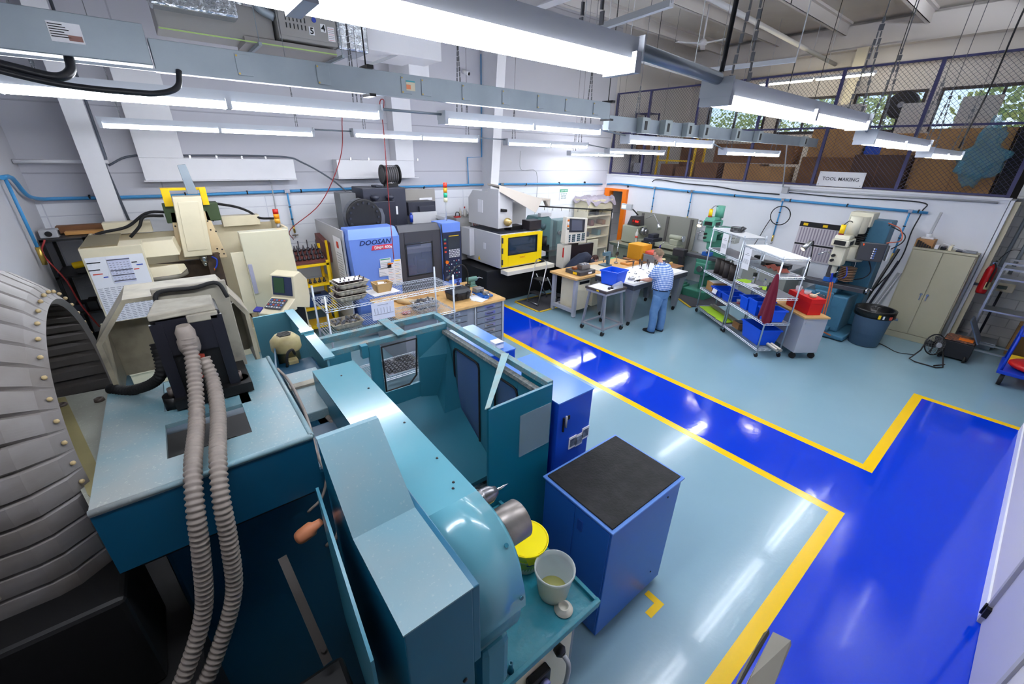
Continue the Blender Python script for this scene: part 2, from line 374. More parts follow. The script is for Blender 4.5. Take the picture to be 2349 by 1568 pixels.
# ---------------------------------------------------------------- light fixtures
tube_m = M('lit_tube', (243, 247, 255), 0.5, emit=TUBE_STRENGTH)
fixw = M('fixture_enamel', (205, 210, 218), 0.4)
def fixture():
    t = T('fluorescent_light', 'x', 'light', (0, 0, 0), local=True)
    m = MB().box(-1.22, 1.22, -.058, .058, 0, .07)
    m.box(-1.222, -1.215, -.085, .085, -.01, .075).box(1.215, 1.222, -.085, .085, -.01, .075); m.build('housing', fixw, t)
    for x in (-1.2, 0, 1.2):
        MB().box(x - .018, x + .018, -.08, .08, -.05, .02).build('lamp_holder', fixw, t)
    for a, b in ((-1.18, -.022), (.022, 1.18)):
        for y in (-.045, .045): MB().cyl((a, y, -.028), (b, y, -.028), .019, n=10).build('tube', tube_m, t)
    ch = M('chain_zinc', (120, 122, 126), 0.4, 0.9)
    for x in (-1.0, 1.0):
        m = MB(); top = 3.45
        for s in (-1, 1):
            for q in range(14):
                z0 = .075 + q * .045; y = s * .05 * (1 - q / 14)
                m.box(x - .006, x + .006, y - .0035, y + .0035, z0, z0 + .04) if q % 2 else m.box(x - .0025, x + .0025, y - .009, y + .009, z0, z0 + .04)
        m.cyl((x, 0, .7), (x, 0, top), .004, n=5); m.build('chain', ch, t)
    return t
fx = fixture(); first = True
for row, Y, xz in (('over the aisle', 1.27, [(.36, 3.85, 'largest, cut off by the top of the picture,'), (3.54, 3.80, 'under a thick dark cord'), (6.26, 3.70, 'middle-sized, before the last short-looking one'), (8.95, 3.63, 'smallest one')]),
                   ('below the grey busway', 4.25, [(.55, 3.82, 'under the looped black cable'), (3.65, 3.82, 'second from the looped cable'), (6.69, 3.73, 'third, before the caged mezzanine'), (9.65, 3.63, 'under the busway end')]),
                   ('near the back wall', 7.48, [(.8, 3.73, 'above the cream milling machine'), (3.83, 3.75, 'above the black coil drum'), (6.97, 3.72, 'just past the wall column'), (10.2, 3.63, 'last before the mezzanine')]),
                   ('touching the brightest wall patch', 9.2, [(10.6, 3.56, 'lowest short')])):
    for x, z, w in xz:
        lb = 'lit strip light %s, %s' % (row, w)
        if first: o = fx; first = False; o.location = (x, Y, z); o['label'] = lb
        else: o = dup(fx, (x, Y, z), 0, lb)
        o['group'] = 'hanging fluorescent strip lights'
for k, (a, b, l) in enumerate([((1.77, 4.25, 3.86), (2.43, 4.25, 3.86), 'steel conduit from the light with the looped cable to the next'), ((4.87, 4.25, 3.84), (5.47, 4.25, 3.79), 'steel conduit joining second and third lights under the busway'), ((2.02, 7.48, 3.78), (2.61, 7.48, 3.78), 'steel conduit joining the two lights over the blue milling machine'),
                               ((5.05, 7.48, 3.78), (5.75, 7.48, 3.77), 'steel conduit between the back row lights beside the wall column'), ((1.58, 1.27, 3.9), (2.32, 1.27, 3.87), 'thick steel conduit from the end of the biggest light'), ((7.9, 4.25, 3.78), (8.45, 4.25, 3.68), 'steel conduit joining the last two lights under the busway'), ((4.76, 1.27, 3.84), (5.04, 1.27, 3.76), 'short steel conduit after the long aisle light'), ((8.19, 7.48, 3.76), (8.98, 7.48, 3.69), 'steel conduit before the last back row light')]):
    S('conduit', MB().cyl(a, b, .028 if k == 4 else .012, n=10), galv, l, 'pipe', 'conduits between the lights')
# ---------------------------------------------------------------- overhead services
t = T('busway', 'long grey electrical busway hanging under the ceiling across the whole shop', 'busway', (2, 3.7, 3.9))
MB().box(.14, 4.35, 3.64, 3.74, 3.91, 4.075).build('duct_section', galv, t, .003)
MB().box(4.36, 11.3, 3.645, 3.735, 3.79, 3.95).build('duct_section', galv, t, .003)
MB().box(-1.4, .13, 3.58, 3.78, 3.93, 4.13).build('feeder_box', galv, t, .004)
MB().box(-1.4, 4.35, 3.625, 3.64, 3.905, 3.92).box(4.36, 11.3, 3.63, 3.645, 3.785, 3.80).build('rail', galv, t)
for x in (.57, 1.07, 1.72, 1.9, 2.3, 2.75, 3.2, 3.6, 4.05):
    c = MB().box(x, x + .09, 3.633, 3.64, 3.935, 4.055).build('access_cover', galv, t, .002)
    MB().cyl((x + .01, 3.63, 4.045), (x + .01, 3.636, 4.045), .006, n=8).cyl((x + .01, 3.63, 3.945), (x + .01, 3.636, 3.945), .006, n=8).build('screw', M('brass', (200, 170, 90), .3, 1), c)
for x in (4.9, 5.4, 5.95, 6.4, 7.4, 8.2, 10.3):
    MB().box(x, x + .16, 3.56, 3.645, 3.78, 3.96).build('plug_box', M('plug_grey', (150, 160, 160), .5), t, .004)
    MB().box(x + .05, x + .10, 3.555, 3.561, 3.82, 3.92).build('breaker', black, t)
for x in (1.46, 4.36):
    MB().box(x - .02, x + .03, 3.61, 3.77, 3.89, 3.91).box(x - .02, x + .03, 3.61, 3.77, 4.075, 4.1).cyl((x, 3.69, 4.1), (x, 3.69, 7.2), .006, n=6).build('hanger_rod', blackm, t)
MB().cyl((10.6, 3.7, 3.93), (10.6, 3.7, 7.2), .006, n=6).build('hanger_rod', blackm, t)
l = MB().box(-.27, -.14, 3.574, 3.58, 3.99, 4.08).build('rating_label', paper, t)
for k in range(6): MB().box(-.265, -.21 + .01 * (k % 3), 3.572, 3.574, 4.066 - k * .011, 4.07 - k * .011).build('print_line', ink, l)
MB().box(-.2, -.145, 3.572, 3.574, 4.0, 4.025).build('print_block', M('label_brown', (150, 110, 100), .7), l)
l = MB().box(1.76, 1.84, 3.63, 3.636, 3.96, 4.03).build('rating_label', M('label_tan', (214, 206, 180), .7), t)
MB().box(1.76, 1.84, 3.628, 3.63, 4.02, 4.03).build('print_block', M('teal_ink', (60, 150, 160), .7), l)
MB().box(1.763, 1.8, 3.628, 3.63, 3.97, 4.0).build('print_block', M('orange_ink', (216, 130, 90), .7), l)
cable = M('black_cable', (22, 24, 30), .4)
S('power_cable', MB().tube(smooth([(-1.2, 3.55, 3.98), (-.8, 3.5, 3.92), (-.43, 3.5, 3.84), (-.3, 3.52, 3.82), (-.24, 3.58, 3.86), (-.23, 3.62, 3.93)]), .022, 10), cable, 'thick black cable looping into the busway at the rating label', 'cable', 'cables looping into the busway')
S('power_cable', MB().tube(smooth([(-1.2, 3.45, 3.95), (-.8, 3.45, 3.89), (-.34, 3.48, 3.79), (-.01, 3.5, 3.775), (.13, 3.52, 3.785), (.22, 3.56, 3.83), (.25, 3.62, 3.92)]), .016, 10), cable, 'long black cable drooping over a lit light before the busway', 'cable', 'cables looping into the busway')
# furnace (unit heater) with flue, insulated duct
t = T('furnace', 'grey ceiling furnace with louvred door numbered 5 and 4', 'heater', (2.25, 7.8, 4.8))
fg = M('furnace_grey', (150, 148, 146), .5)
MB().box(1.85, 2.68, 7.8, 8.5, 4.96, 5.5).build('cabinet', fg, t, .01)
d = MB().box(1.87, 2.66, 7.785, 7.80, 5.0, 5.46).build('door', fg, t, .003)
for r in range(3):
    for k in range(12): MB().box(1.96 + k * .026, 1.972 + k * .026, 7.778, 7.786, 5.28 - r * .09, 5.34 - r * .09).build('louvre', ink, d) if k % 2 == 0 else None
MB().lathe([(.0, 7.783), (.032, 7.783), (.032, 7.775)], (2.36, 0, 5.25), 'y', 20).build('oval_badge', M('badge_blue', (30, 60, 170), .4), d)
def card_digit(s, x, z):
    c = MB().box(x, x + .075, 7.778, 7.785, z, z + .1).build('number_card', paper, d)
    txt(s, .11, ink, (x + .012, 7.776, z + .013), (1, 0, 0), (0, 0, 1), c, 'numeral', bold=.003)
card_digit('5', 2.27, 5.06); card_digit('4', 2.44, 5.12)
c = MB().box(2.54, 2.64, 7.78, 7.785, 5.02, 5.2).build('warning_label', paper, d)
for k in range(7): MB().box(2.55, 2.63, 7.777, 7.78, 5.03 + k * .024, 5.034 + k * .024).build('print_line', ink if k % 3 else M('red_ink', (200, 70, 50), .7), c)
MB().box(1.4, 2.66, 7.85, 8.5, 4.84, 4.93).build('drain_pan', M('pan', (140, 136, 134), .5), t, .005)
MB().box(.45, 2.66, 7.84, 7.85, 4.86, 4.875).build('gas_line', M('lime_strip', (170, 200, 120), .5), t)
MB().box(.45, 1.82, 7.95, 8.6, 4.9, 5.3).build('coil_box', fg, t, .01)
MB().tube(smooth([(1.62, 7.9, 6.6), (1.62, 7.9, 5.5), (1.66, 7.88, 5.3), (1.84, 7.88, 5.22)]), .06, 14).build('flue_pipe', galv, t)
for x in (1.5, 2.62): MB().box(x, x + .04, 7.5, 8.7, 4.78, 4.82).cyl((x + .02, 7.55, 4.8), (x + .02, 7.55, 7.2), .006, n=6).cyl((x + .02, 8.65, 4.8), (x + .02, 8.65, 7.2), .006, n=6).build('strut_hanger', galv, t)
foil = M('foil_insulation', (196, 202, 208), .22, .85, dirt=.5, dc=(150, 158, 168), scale=5, bump=.9, bscale=14)
S('insulated_duct', MB().box(.42, 1.5, 8.0, 8.7, 5.3, 5.95).box(.42, 1.36, 7.7, 8.0, 5.08, 5.9), foil, 'crinkled silver foil wrapped duct beside the ceiling furnace', 'duct', bevel=.03)
S('insulated_duct', MB().box(2.7, 3.2, 7.85, 8.5, 4.95, 5.7), foil, 'silver wrapped duct collar past the numbered furnace door', 'duct', bevel=.03)
S('supply_duct', MB().box(3.22, 4.75, 8.2, 9.2, 5.08, 5.75).box(4.4, 4.85, 8.9, 9.85, 4.9, 5.4), white, 'white square duct joining the furnace to the wall drop', 'duct', bevel=.01)
for i, (x0, x1, v0, v1, l) in enumerate([(-.2, 2.2, -.2, .42, 'long'), (3.05, 4.85, 4.4, 4.85, 'short')]):
    t = T('wall_duct', ['long white L-shaped duct on the back wall above the cream machine', 'short white L-shaped duct on the back wall above the blue machine'][i], 'duct', ((x0 + x1) / 2, 10.0, 2.94))
    MB().box(x0, x1, 9.88, 10.19, 2.95, 3.31).build('run', white, t, .006)
    MB().box(v0, v1, 9.86, 10.19, 3.31, 4.95).build('riser', white, t, .006)
    MB().box(x0 - .02, x1 + (.08 if i else 0), 9.84, 10.19, 2.93, 2.95).build('flange', white, t)
    for k in range(5): MB().box(x0 + .3 + k * .4, x0 + .33 + k * .4, 9.9, 9.92, 3.31, 3.36).build('clip', steel, t)
# camera dome, conduits and pipes on the back wall
t = T('security_camera', 'small white bullet security camera high on the back wall', 'camera', (6.48, 10.1, 5.25))
MB().cyl((6.48, 10.2, 5.3), (6.48, 10.05, 5.3), .02).build('mount', white, t); MB().cyl((6.42, 10.1, 5.32), (6.5, 9.95, 5.26), .045).build('body', white, t); MB().cyl((6.5, 9.95, 5.26), (6.503, 9.94, 5.258), .036).build('lens', black, t)
pip = lambda pts, r, m, l, c='pipe', g=None, n=8: S('pipe' if c == 'pipe' else c, MB().tube(pts, r, n), m, l, c, g)
pip([(-1.66, 9.9, 3.24), (-.9, 9.98, 3.24), (-.6, 10.0, 3.24)], .03, white, 'short horizontal white pipe in the corner above the blue air line')
def air_line(name, lbl, runs, drops, wall):
    t = T('air_line', lbl, 'pipe', runs[0])
    MB().tube(smooth(runs, 3) if len(runs) > 3 else runs, .028, 10).build('main_pipe', airblue, t)
    for (x, y, z0, z1) in drops:
        dx, dy = (0, -.03) if wall == 'b' else (-.03, 0)
        p = MB().cyl((x + dx, y + dy, z0), (x + dx, y + dy, z1), .018, n=8).build('drop_pipe', airblue, t)
        MB().box(x + dx - .05, x + dx + .05, y + dy - .04, y + dy + .03, z0 - .03, z0 + .035).build('tee', steel, p)
        MB().cyl((x + dx, y + dy, z1), (x + dx, y + dy, z1 - .16), .022, n=8).build('valve', M('brass', (200, 170, 90), .3, 1), p)
        MB().cyl((x + dx, y + dy, z1 - .16), (x + dx, y + dy, z1 - .24), .012, n=8).box(x + dx - .06, x + dx + .06, y + dy - .01, y + dy + .01, z1 - .22, z1 - .2).build('fitting', steel, p)
        for z in (z0 - .3, z0 - .55): MB().cyl((x + dx, y + dy, z), (x + dx, y + dy, z - .02), .026, n=8).build('clip', black, p)
    return t
t = air_line('air', 'blue compressed air pipe along the back wall', [(-1.6, 8.6, 3.08), (-1.6, 9.1, 3.05), (-1.6, 9.5, 2.8), (-1.55, 9.95, 2.7), (-1.3, 10.12, 2.68), (0, 10.14, 2.67), (4, 10.14, 2.71), (8, 10.14, 2.71), (12.1, 10.14, 2.62)], [(2.02, 10.14, 2.69, 2.0), (7.66, 10.14, 2.71, 2.35)], 'b')
MB().cyl((-1.6, 8.74, 3.05), (-1.6, 8.8, 2.15), .02, n=8).build('drop_pipe', airblue, t); MB().cyl((-1.6, 8.8, 2.15), (-1.6, 8.8, 1.9), .03, n=8).build('valve', MATS['brass'], t)
for x in (-1.0, .3, 1.3, 2.3, 3.4, 5.2, 8.6, 10.0, 11.2): MB().cyl((x - .012, 10.14, 2.69), (x + .012, 10.14, 2.69), .038, n=10).build('clip', black, t)
t = air_line('air', 'blue compressed air pipe along the white wall below the cage', [(12.33, 10.1, 2.62), (12.33, 9.5, 2.66), (12.33, 7.6, 2.62), (12.33, 1.6, 2.585)], [(12.36, 8.15, 2.63, 1.95), (12.36, 6.87, 2.62, 1.9), (12.36, 4.37, 2.6, 1.72), (12.36, 1.88, 2.59, 1.7)], 'r')
for y in (9.2, 7.0, 5.6, 4.2, 3.0, 1.75): MB().cyl((12.33, y - .012, 2.6), (12.33, y + .012, 2.6), .038, n=10).build('clip', black, t)
dkc = M('dark_conduit', (92, 98, 108), .5, .3)
pip([(-.62, 10.05, 5.4), (-.62, 10.05, 3.3), (-.66, 10.05, 3.15), (-.58, 10.05, 1.9)], .02, dkc, 'dark conduit running down beside the sloping wall column')
pip(smooth([(-.62, 10.05, 3.18), (-.3, 10.05, 3.33), (.3, 10.08, 3.35), (1.95, 9.95, 3.36), (2.4, 9.95, 3.24), (2.9, 9.95, 2.93), (3.25, 9.95, 2.6), (3.4, 9.8, 2.4)]), .016, dkc, 'dark flexible cable swooping from the long duct to the blue machine', 'cable')
pip([(1.7, 10.12, 3.0), (1.76, 10.12, 2.85), (1.72, 10.12, 1.6)], .012, greyl, 'thin grey conduit descending behind the cream machine stack light')
pip([(7.0, 10.15, 5.75), (7.0, 10.15, 3.42), (6.54, 10.15, 3.4), (6.56, 10.15, 2.75)], .014, airblue, 'thin blue cable bundle stepping down beside the wall column', 'cable')
pip(smooth([(8.35, 10.14, 3.6), (8.4, 10.14, 3.1), (9.0, 10.14, 3.04), (9.05, 10.14, 2.2), (8.9, 10.1, 1.5)], 4), .01, greyl, 'thin grey cable dropping from the light to the back wall', 'cable')
pip(smooth([(3.11, 7.3, 4.1), (3.13, 7.3, 4.25), (3.06, 7.3, 4.2), (3.08, 7.3, 3.8), (3.05, 7.3, 2.6), (3.0, 7.2, 1.7)]), .008, M('red_hose', (150, 40, 40), .5), 'thin dark red hose hanging before the blue machine', 'hose')
pip(smooth([(2.43, 7.3, 3.96), (2.33, 7.32, 3.4), (2.0, 7.6, 2.7), (1.6, 8.3, 2.2), (1.75, 9.0, 1.9)]), .007, MATS['red_hose'], 'slanting thin red hose between the cream and blue machines', 'hose')
pip(smooth([(12.35, 8.31, 2.8), (12.35, 8.1, 2.88), (12.35, 7.2, 2.82), (12.35, 6.2, 2.8), (12.35, 5.4, 2.73), (12.35, 4.5, 2.72)]), .014, cable, 'wavy black cable above the blue pipe on the white wall', 'cable')
pip([(12.37, 4.32, 2.84), (12.37, .7, 2.87)], .02, greyl, 'grey conduit along the white wall under the cage')
pip(smooth([(12.36, 4.3, 2.78), (12.36, 3.2, 2.76), (12.36, 1.8, 2.78), (12.34, 1.7, 2.6), (12.33, 1.73, 2.2), (12.32, 1.74, 1.5), (12.3, 2.1, .5)]), .012, cable, 'black cable falling down the wall beside the tan cabinet', 'cable')
pip([(12.3, 4.45, 2.9), (12.2, 4.5, 3.4), (12.1, 4.55, 3.9)], .014, greyl, 'silver conduit rising from the wall junction box')
S('junction_box', MB().box(12.3, 12.4, 4.32, 4.46, 2.76, 2.9), greyl, 'small square grey junction box on top of the white wall', 'electrical box', bevel=.005)
pip(arc((4.32, 2.22), .23, 0, 2 * PI, 24, 'yz', 12.28), .012, rubber, 'black hose coiled in a ring on the white wall', 'hose')
pip(smooth([(12.28, 4.53, 2.1), (12.28, 4.6, 1.9), (12.25, 4.75, 1.4), (12.2, 4.95, 1.1)]), .01, rubber, 'black electric cord hanging from the coiled ring', 'cable')
pip(smooth([(12.3, 6.86, 1.65), (12.3, 6.85, 1.3), (12.3, 6.78, 1.0), (12.28, 6.8, .05)]), .02, M('teal_hose', (50, 130, 170), .45), 'teal hose hanging straight down to the floor by the lathe', 'hose')
pip(arc((6.8, 1.2), .11, 0, 2 * PI, 20, 'yz', 12.28), .03, MATS['teal_hose'], 'teal air hose coiled in a tight ring on the wall', 'hose')
S('wall_outlet', MB().box(12.34, 12.4, 6.56, 6.7, 1.18, 1.3), greyl, 'small square four-way wall outlet beside the teal hose', 'outlet', bevel=.004)
m = MB()
for y in (6.42, 6.1, 5.8): m.cyl((12.36, y, 1.27), (12.36, y, 1.78), .006, n=6)
for z in (1.27, 1.4, 1.53, 1.66, 1.78): m.cyl((12.36, 6.42, z), (12.36, 5.8, z), .006, n=6)
S('wire_grid', m, chrome, 'square wire grid rack on the wall behind the green mill', 'wire rack')
# ceiling struts, cords, fans, pipes
for i, (a, b, l) in enumerate([((2.95, 2.82, 4.4), (2.89, 2.0, 4.42), 'short slotted white strut over the busway'), ((5.05, 3.08, 4.4), (5.25, 2.1, 4.42), 'slotted white strut above the long aisle light'), ((3.2, 8.9, 4.8), (3.9, 8.3, 5.1), 'grey strut below the white square duct')]):
    S('strut', MB().bar(a, b, .04, .04).cyl(b, (b[0], b[1], 7.2), .005, n=5).cyl(a, (a[0], a[1], 7.2), .005, n=5), greyl, l, 'strut')
for a, b, r, l in [((1.0, 4.9, 6.2), (16.9, 5.6, 6.2), .05, 'long white pipe under the roof running to the mezzanine'), ((3.3, 5.6, 5.2), (11.4, 6.1, 5.2), .03, 'white pipe crossing the roof above the busway'), ((3.3, 6.2, 5.4), (11.4, 6.6, 5.3), .02, 'thin second white pipe beside the roof pipe')]:
    S('pipe', MB().cyl(a, b, r, n=12).cyl(((a[0] + b[0]) / 2, (a[1] + b[1]) / 2, a[2]), ((a[0] + b[0]) / 2, (a[1] + b[1]) / 2, 7.2), .006, n=5), M('pipe_white', (206, 206, 208), .5), l, 'pipe')
S('cord', MB().tube(smooth([(2.34, 1.27, 3.9), (2.35, 1.27, 4.4), (2.36, 1.29, 5.2), (2.36, 1.27, 7.19)]), .012, 8), cable, 'thick black cord rising from the long aisle light', 'cable')
S('cord', MB().tube(smooth([(10.1, 1.27, 3.75), (10.6, 1.27, 4.6), (10.5, 1.25, 5.7), (11, 1.2, 7.19)]), .012, 8), cable, 'slanting black cord above the smallest aisle light', 'cable')
for i, (x, y) in enumerate([(6.0, 2.6), (8.0, 3.2), (7.0, 5.0), (9.5, 4.6), (4.4, 6.6), (9.0, 2.2)]):
    S('hanging_wire', MB().cyl((x, y, 4.5 if i % 2 else 5.1), (x, y, 7.2), .006, n=5), blackm, 'thin dark wire hanging straight from the roof', 'wire', 'loose roof wires')
t = T('ceiling_fan', 'small white ceiling fan with three blades under the roof', 'fan', (12.2, 7.3, 6.3))
MB().cyl((12.2, 7.3, 6.35), (12.2, 7.3, 7.2), .02).build('rod', white, t); MB().lathe([(0, 6.25), (.1, 6.27), (.12, 6.33), (.05, 6.4), (0, 6.4)], (12.2, 7.3, 0)).build('motor', white, t)
for k in range(3):
    a = .5 + k * 2 * PI / 3; MB().bar((12.2 + .1 * math.cos(a), 7.3 + .1 * math.sin(a), 6.3), (12.2 + .75 * math.cos(a), 7.3 + .75 * math.sin(a), 6.3), .13, .012).build('blade', white, t)
# ---------------------------------------------------------------- cage on the mezzanine
fp = M('fence_indigo', (52, 52, 92), .45); fm = M('fence_mesh', (58, 60, 84), .5, .3)
posts = [10.12, 8.86, 7.23, 5.5, 3.89, 2.28, .62]
tF = T('cage_fence', 'indigo chain-link security fence standing on top of the white wall', 'fence', (12.45, 5.4, 2.96))
for y in posts: MB().box(12.42, 12.48, y - .03, y + .03, 2.96, 5.4).build('post', fp, tF)
for z in (2.99, 4.22, 5.38): MB().box(12.43, 12.47, .62, 10.12, z - .02, z + .02).build('rail', fp, tF)
for i in range(6):
    y0, y1 = posts[i + 1], posts[i]; m = MB(); w, h = y1 - y0, 2.38; p = .085; n = int((w + h) / p)
    for k in range(1, n):
        c = k * p
        for s in (0, 1):
            a, b = max(0, c - h), min(w, c); za, zb = c - a, c - b
            if b - a < .02: continue
            Y = (lambda q: y0 + q) if s else (lambda q: y1 - q)
            m.tube([(12.45, Y(a), 3.0 + za), (12.45, Y(b), 3.0 + zb)], .0032, 3)
    m.build('chain_link_mesh', fm, tF)
t = T('hanging_sign', 'white sign reading TOOL MAKING fixed to the cage', 'sign', (12.36, 3.3, 2.97))
MB().box(12.36, 12.375, 2.86, 3.76, 2.98, 3.30).build('board', white, t, .004)
txt('TOOL MAKING', .105, M('sign_grey', (60, 62, 68), .6), (12.355, 3.31, 3.11), (0, -1, 0), (0, 0, 1), t, 'lettering', align='CENTER', bold=.0008)
for y, z in ((2.9, 3.02), (2.9, 3.26), (3.72, 3.02), (3.72, 3.26)): MB().cyl((12.35, y, z), (12.362, y, z), .01, n=8).build('rivet', steel, t)
def carton(x, y0, y1, z0, z1, l, m=card, dx=.6, name='cardboard_box'):
    t = T(name, l, 'box', (x + dx / 2, (y0 + y1) / 2, z0), group='cartons stored on the mezzanine')
    MB().box(x, x + dx, y0, y1, z0, z1).build('carton', m, t, .006)
    MB().box(x - .003, x + .002, (y0 + y1) / 2 - .004, (y0 + y1) / 2 + .004, z0 + .01, z1 - .01).build('seam', cardd, t)
    MB().box(x + .01, x + dx - .01, (y0 + y1) / 2 - .03, (y0 + y1) / 2 + .03, z1, z1 + .003).build('tape', M('tape', (190, 160, 110), .3), t)
    return t
B = 2.9
carton(13.3, .95, 2.25, B, 4.2, 'tallest tan cardboard box behind the cage, near the plastic bag', card)
carton(13.0, 2.35, 3.35, B, 3.68, 'low dark brown box behind the tool making sign', M('very_brown', (86, 62, 46), .9))
carton(13.9, 2.4, 3.1, B, 4.15, 'tan box behind the low dark brown one', card)
carton(14.0, 3.55, 4.7, B + .72, 4.3, 'upper brown box beside the tall tan ones', card)
carton(13.9, 3.5, 4.75, B, B + .72, 'brown box holding up another, behind the sign', cardd)
carton(13.6, 4.95, 5.7, B, 3.35, 'small printed tan box on the mezzanine deck', card)
carton(13.8, 5.75, 6.8, B, 3.4, 'wide tan box with a seam on the mezzanine deck', card)
carton(13.9, 5.0, 6.1, 3.42, 4.0, 'tan box on the second tier of the mezzanine pile', cardd)
carton(14.0, 6.2, 7.3, 3.42, 3.95, 'brown box on the second tier beside a tan one', cardd)
carton(13.8, 7.0, 7.75, B, 3.4, 'brown box near the yellow rack on the mezzanine', cardd)
for (X_, y0, y1, z0, z1, l, dx) in [(14.2, 2.45, 3.05, 4.155, 4.8, 'pale board standing on the tan box by the round fan', .03), (13.5, 1.35, 1.95, 4.205, 4.8, 'grey board on the tallest tan box before the widest window', .03), (14.2, 3.85, 4.5, 4.305, 4.85, 'pale carton by the windows on top of brown boxes', .4)]:
    S('pale_board', MB().box(X_, X_ + dx, y0, y1, z0, z1), M('panel_pale', (200, 196, 190), .7), l, 'board')
S('blue_bin', MB().box(14.2, 14.5, 3.0, 3.5, B + .8, 4.1), totebl, 'small bright blue bin among the mezzanine boxes', 'bin', bevel=.01)
S('dark_shelf', MB().box(13.2, 13.9, .52, .9, B, 4.55), M('near_black', (20, 18, 20), .8), 'tall black cabinet at the end of the cage', 'cabinet')
bag = MB(); bm_ = bmesh.new(); bmesh.ops.create_icosphere(bm_, subdivisions=4, radius=1)
vs = []
for v in bm_.verts:
    c = v.co; k = 1 + .25 * math.sin(7 * c.x + 3 * c.y) * math.cos(6 * c.z) + .1 * math.sin(17 * c.y + 9 * c.z)
    vs.append((13.0 + .22 * c.x * k, 1.25 + .28 * c.y * k * (1.2 - .5 * (c.z > .1)), 3.75 + .55 * c.z * k))
bag.add(vs, [[v.index for v in f.verts] for f in bm_.faces], True); bm_.free()
S('plastic_bag', bag, M('blue_film', (110, 190, 215), .12, alpha=.4, bump=1.0, bscale=20), 'crumpled translucent blue plastic bag behind the cage', 'bag')
t = T('drum_fan', 'round black drum fan in front of the mezzanine window', 'fan', (15.9, 3.45, 4.4))
MB().lathe([(.3, 15.85), (.33, 15.9), (.33, 16.15), (.3, 16.2)], (0, 3.45, 4.93), 'x', 28).build('drum', black, t)
m = MB()
for r in (.08, .14, .2, .26, .31): m.tube([(15.85, 3.45 + r * math.cos(a * PI / 12), 4.93 + r * math.sin(a * PI / 12)) for a in range(24)], .006, 5, closed=True)
for k in range(6): a = k * PI / 3; m.cyl((15.85, 3.45, 4.93), (15.85, 3.45 + .31 * math.cos(a), 4.93 + .31 * math.sin(a)), .006, n=5)
m.build('guard', blackm, t); MB().cyl((15.84, 3.45, 4.93), (15.95, 3.45, 4.93), .07).build('hub', steel, t)
MB().box(15.98, 16.04, 3.42, 3.48, 2.9, 4.62).box(15.8, 16.2, 3.25, 3.65, 2.9, 2.93).build('stand', black, t)
t = T('pallet_rack', 'yellow metal storage rack on the mezzanine near the back corner', 'rack', (14.1, 8.7, B))
for y in (9.35, 7.98): MB().box(14.0, 14.05, y - .03, y + .03, B, 4.1).build('upright', yellow, t); MB().box(14.6, 14.65, y - .03, y + .03, B, 4.1).build('upright', yellow, t)
for z in (3.4, 3.98): MB().box(14.0, 14.04, 7.98, 9.35, z, z + .05).build('beam', yellow, t)
for i, (y0, y1, z0, h, l) in enumerate([(8.1, 8.6, B, .35, 'brown carton at the foot of the yellow rack'), (8.7, 9.2, B, .42, 'second brown carton under the yellow rack beam'), (8.3, 8.9, 4.2, .3, 'dark box high over the yellow rack')]):
    carton(14.05 if i < 2 else 14.7, y0, y1, z0 if i < 2 else B, z0 + h, l, cardd, .5)
t = T('shelf_unit', 'indigo metal shelf unit with boxes beside the mesh corner', 'shelf', (13.6, 9.75, B))
for x in (13.4, 13.95):
    for y in (9.5, 10.05): MB().box(x - .02, x + .02, y - .02, y + .02, B, 4.9).build('post', fp, t)
for z in (3.0, 3.6, 4.2, 4.85): MB().box(13.4, 13.95, 9.5, 10.05, z, z + .03).build('shelf', fp, t)
for i, z in enumerate((3.031, 3.631, 4.231)): S('parts_box', MB().box(13.5, 13.85, 9.6, 9.95, z, z + .3), greyl if i != 1 else cardd, ['pale box on the lowest indigo shelf', 'brown box on the middle indigo shelf', 'pale box on the upper indigo shelf'][i], 'box', bevel=.01)
for i, (x, y0, y1) in enumerate([(15, 5.4, 6.85), (15, 4.0, 5.36)]):
    t = T('shop_light', ['dim strip light under the mezzanine beam, by the first column', 'lit strip light under the mezzanine beam, beside the pale column'][i], 'light', (x, (y0 + y1) / 2, 5.5))
    MB().box(x - .06, x + .06, y0, y1, 5.6, 5.66).cyl((x, y0 + .2, 5.66), (x, y0 + .2, 7.2), .005, n=5).cyl((x, y1 - .2, 5.66), (x, y1 - .2, 7.2), .005, n=5).build('housing', fixw, t)
    MB().cyl((x, y0 + .03, 5.575), (x, y1 - .03, 5.575), .019, n=10).build('tube', M('mezz_tube', (255, 244, 214), .5, emit=[60, 110][i]), t)

for x, y, z, l in ((4.4, 2.5, 6.2, 'unseen uplight added to brighten the roof above the busway'), (7.0, .6, 6.2, 'unseen uplight added to brighten the roof above the aisle'), (10.5, -.4, 6.3, 'unseen uplight added to brighten the roof above the pan rack'), (13.9, .8, 6.3, 'unseen uplight added to brighten the roof at the mezzanine end'), (13.9, 1.6, 6.4, 'unseen uplight added to brighten the roof over the tall cartons')):  # out-of-view uplights, added only to brighten roof and mezzanine
    o = dup(fx, (x, y, z), 0, l, 'unseen uplights added for the roof'); o.rotation_euler.x = PI
    for c in o.children:
        if c.name.startswith('chain'): c.scale.z = -.25
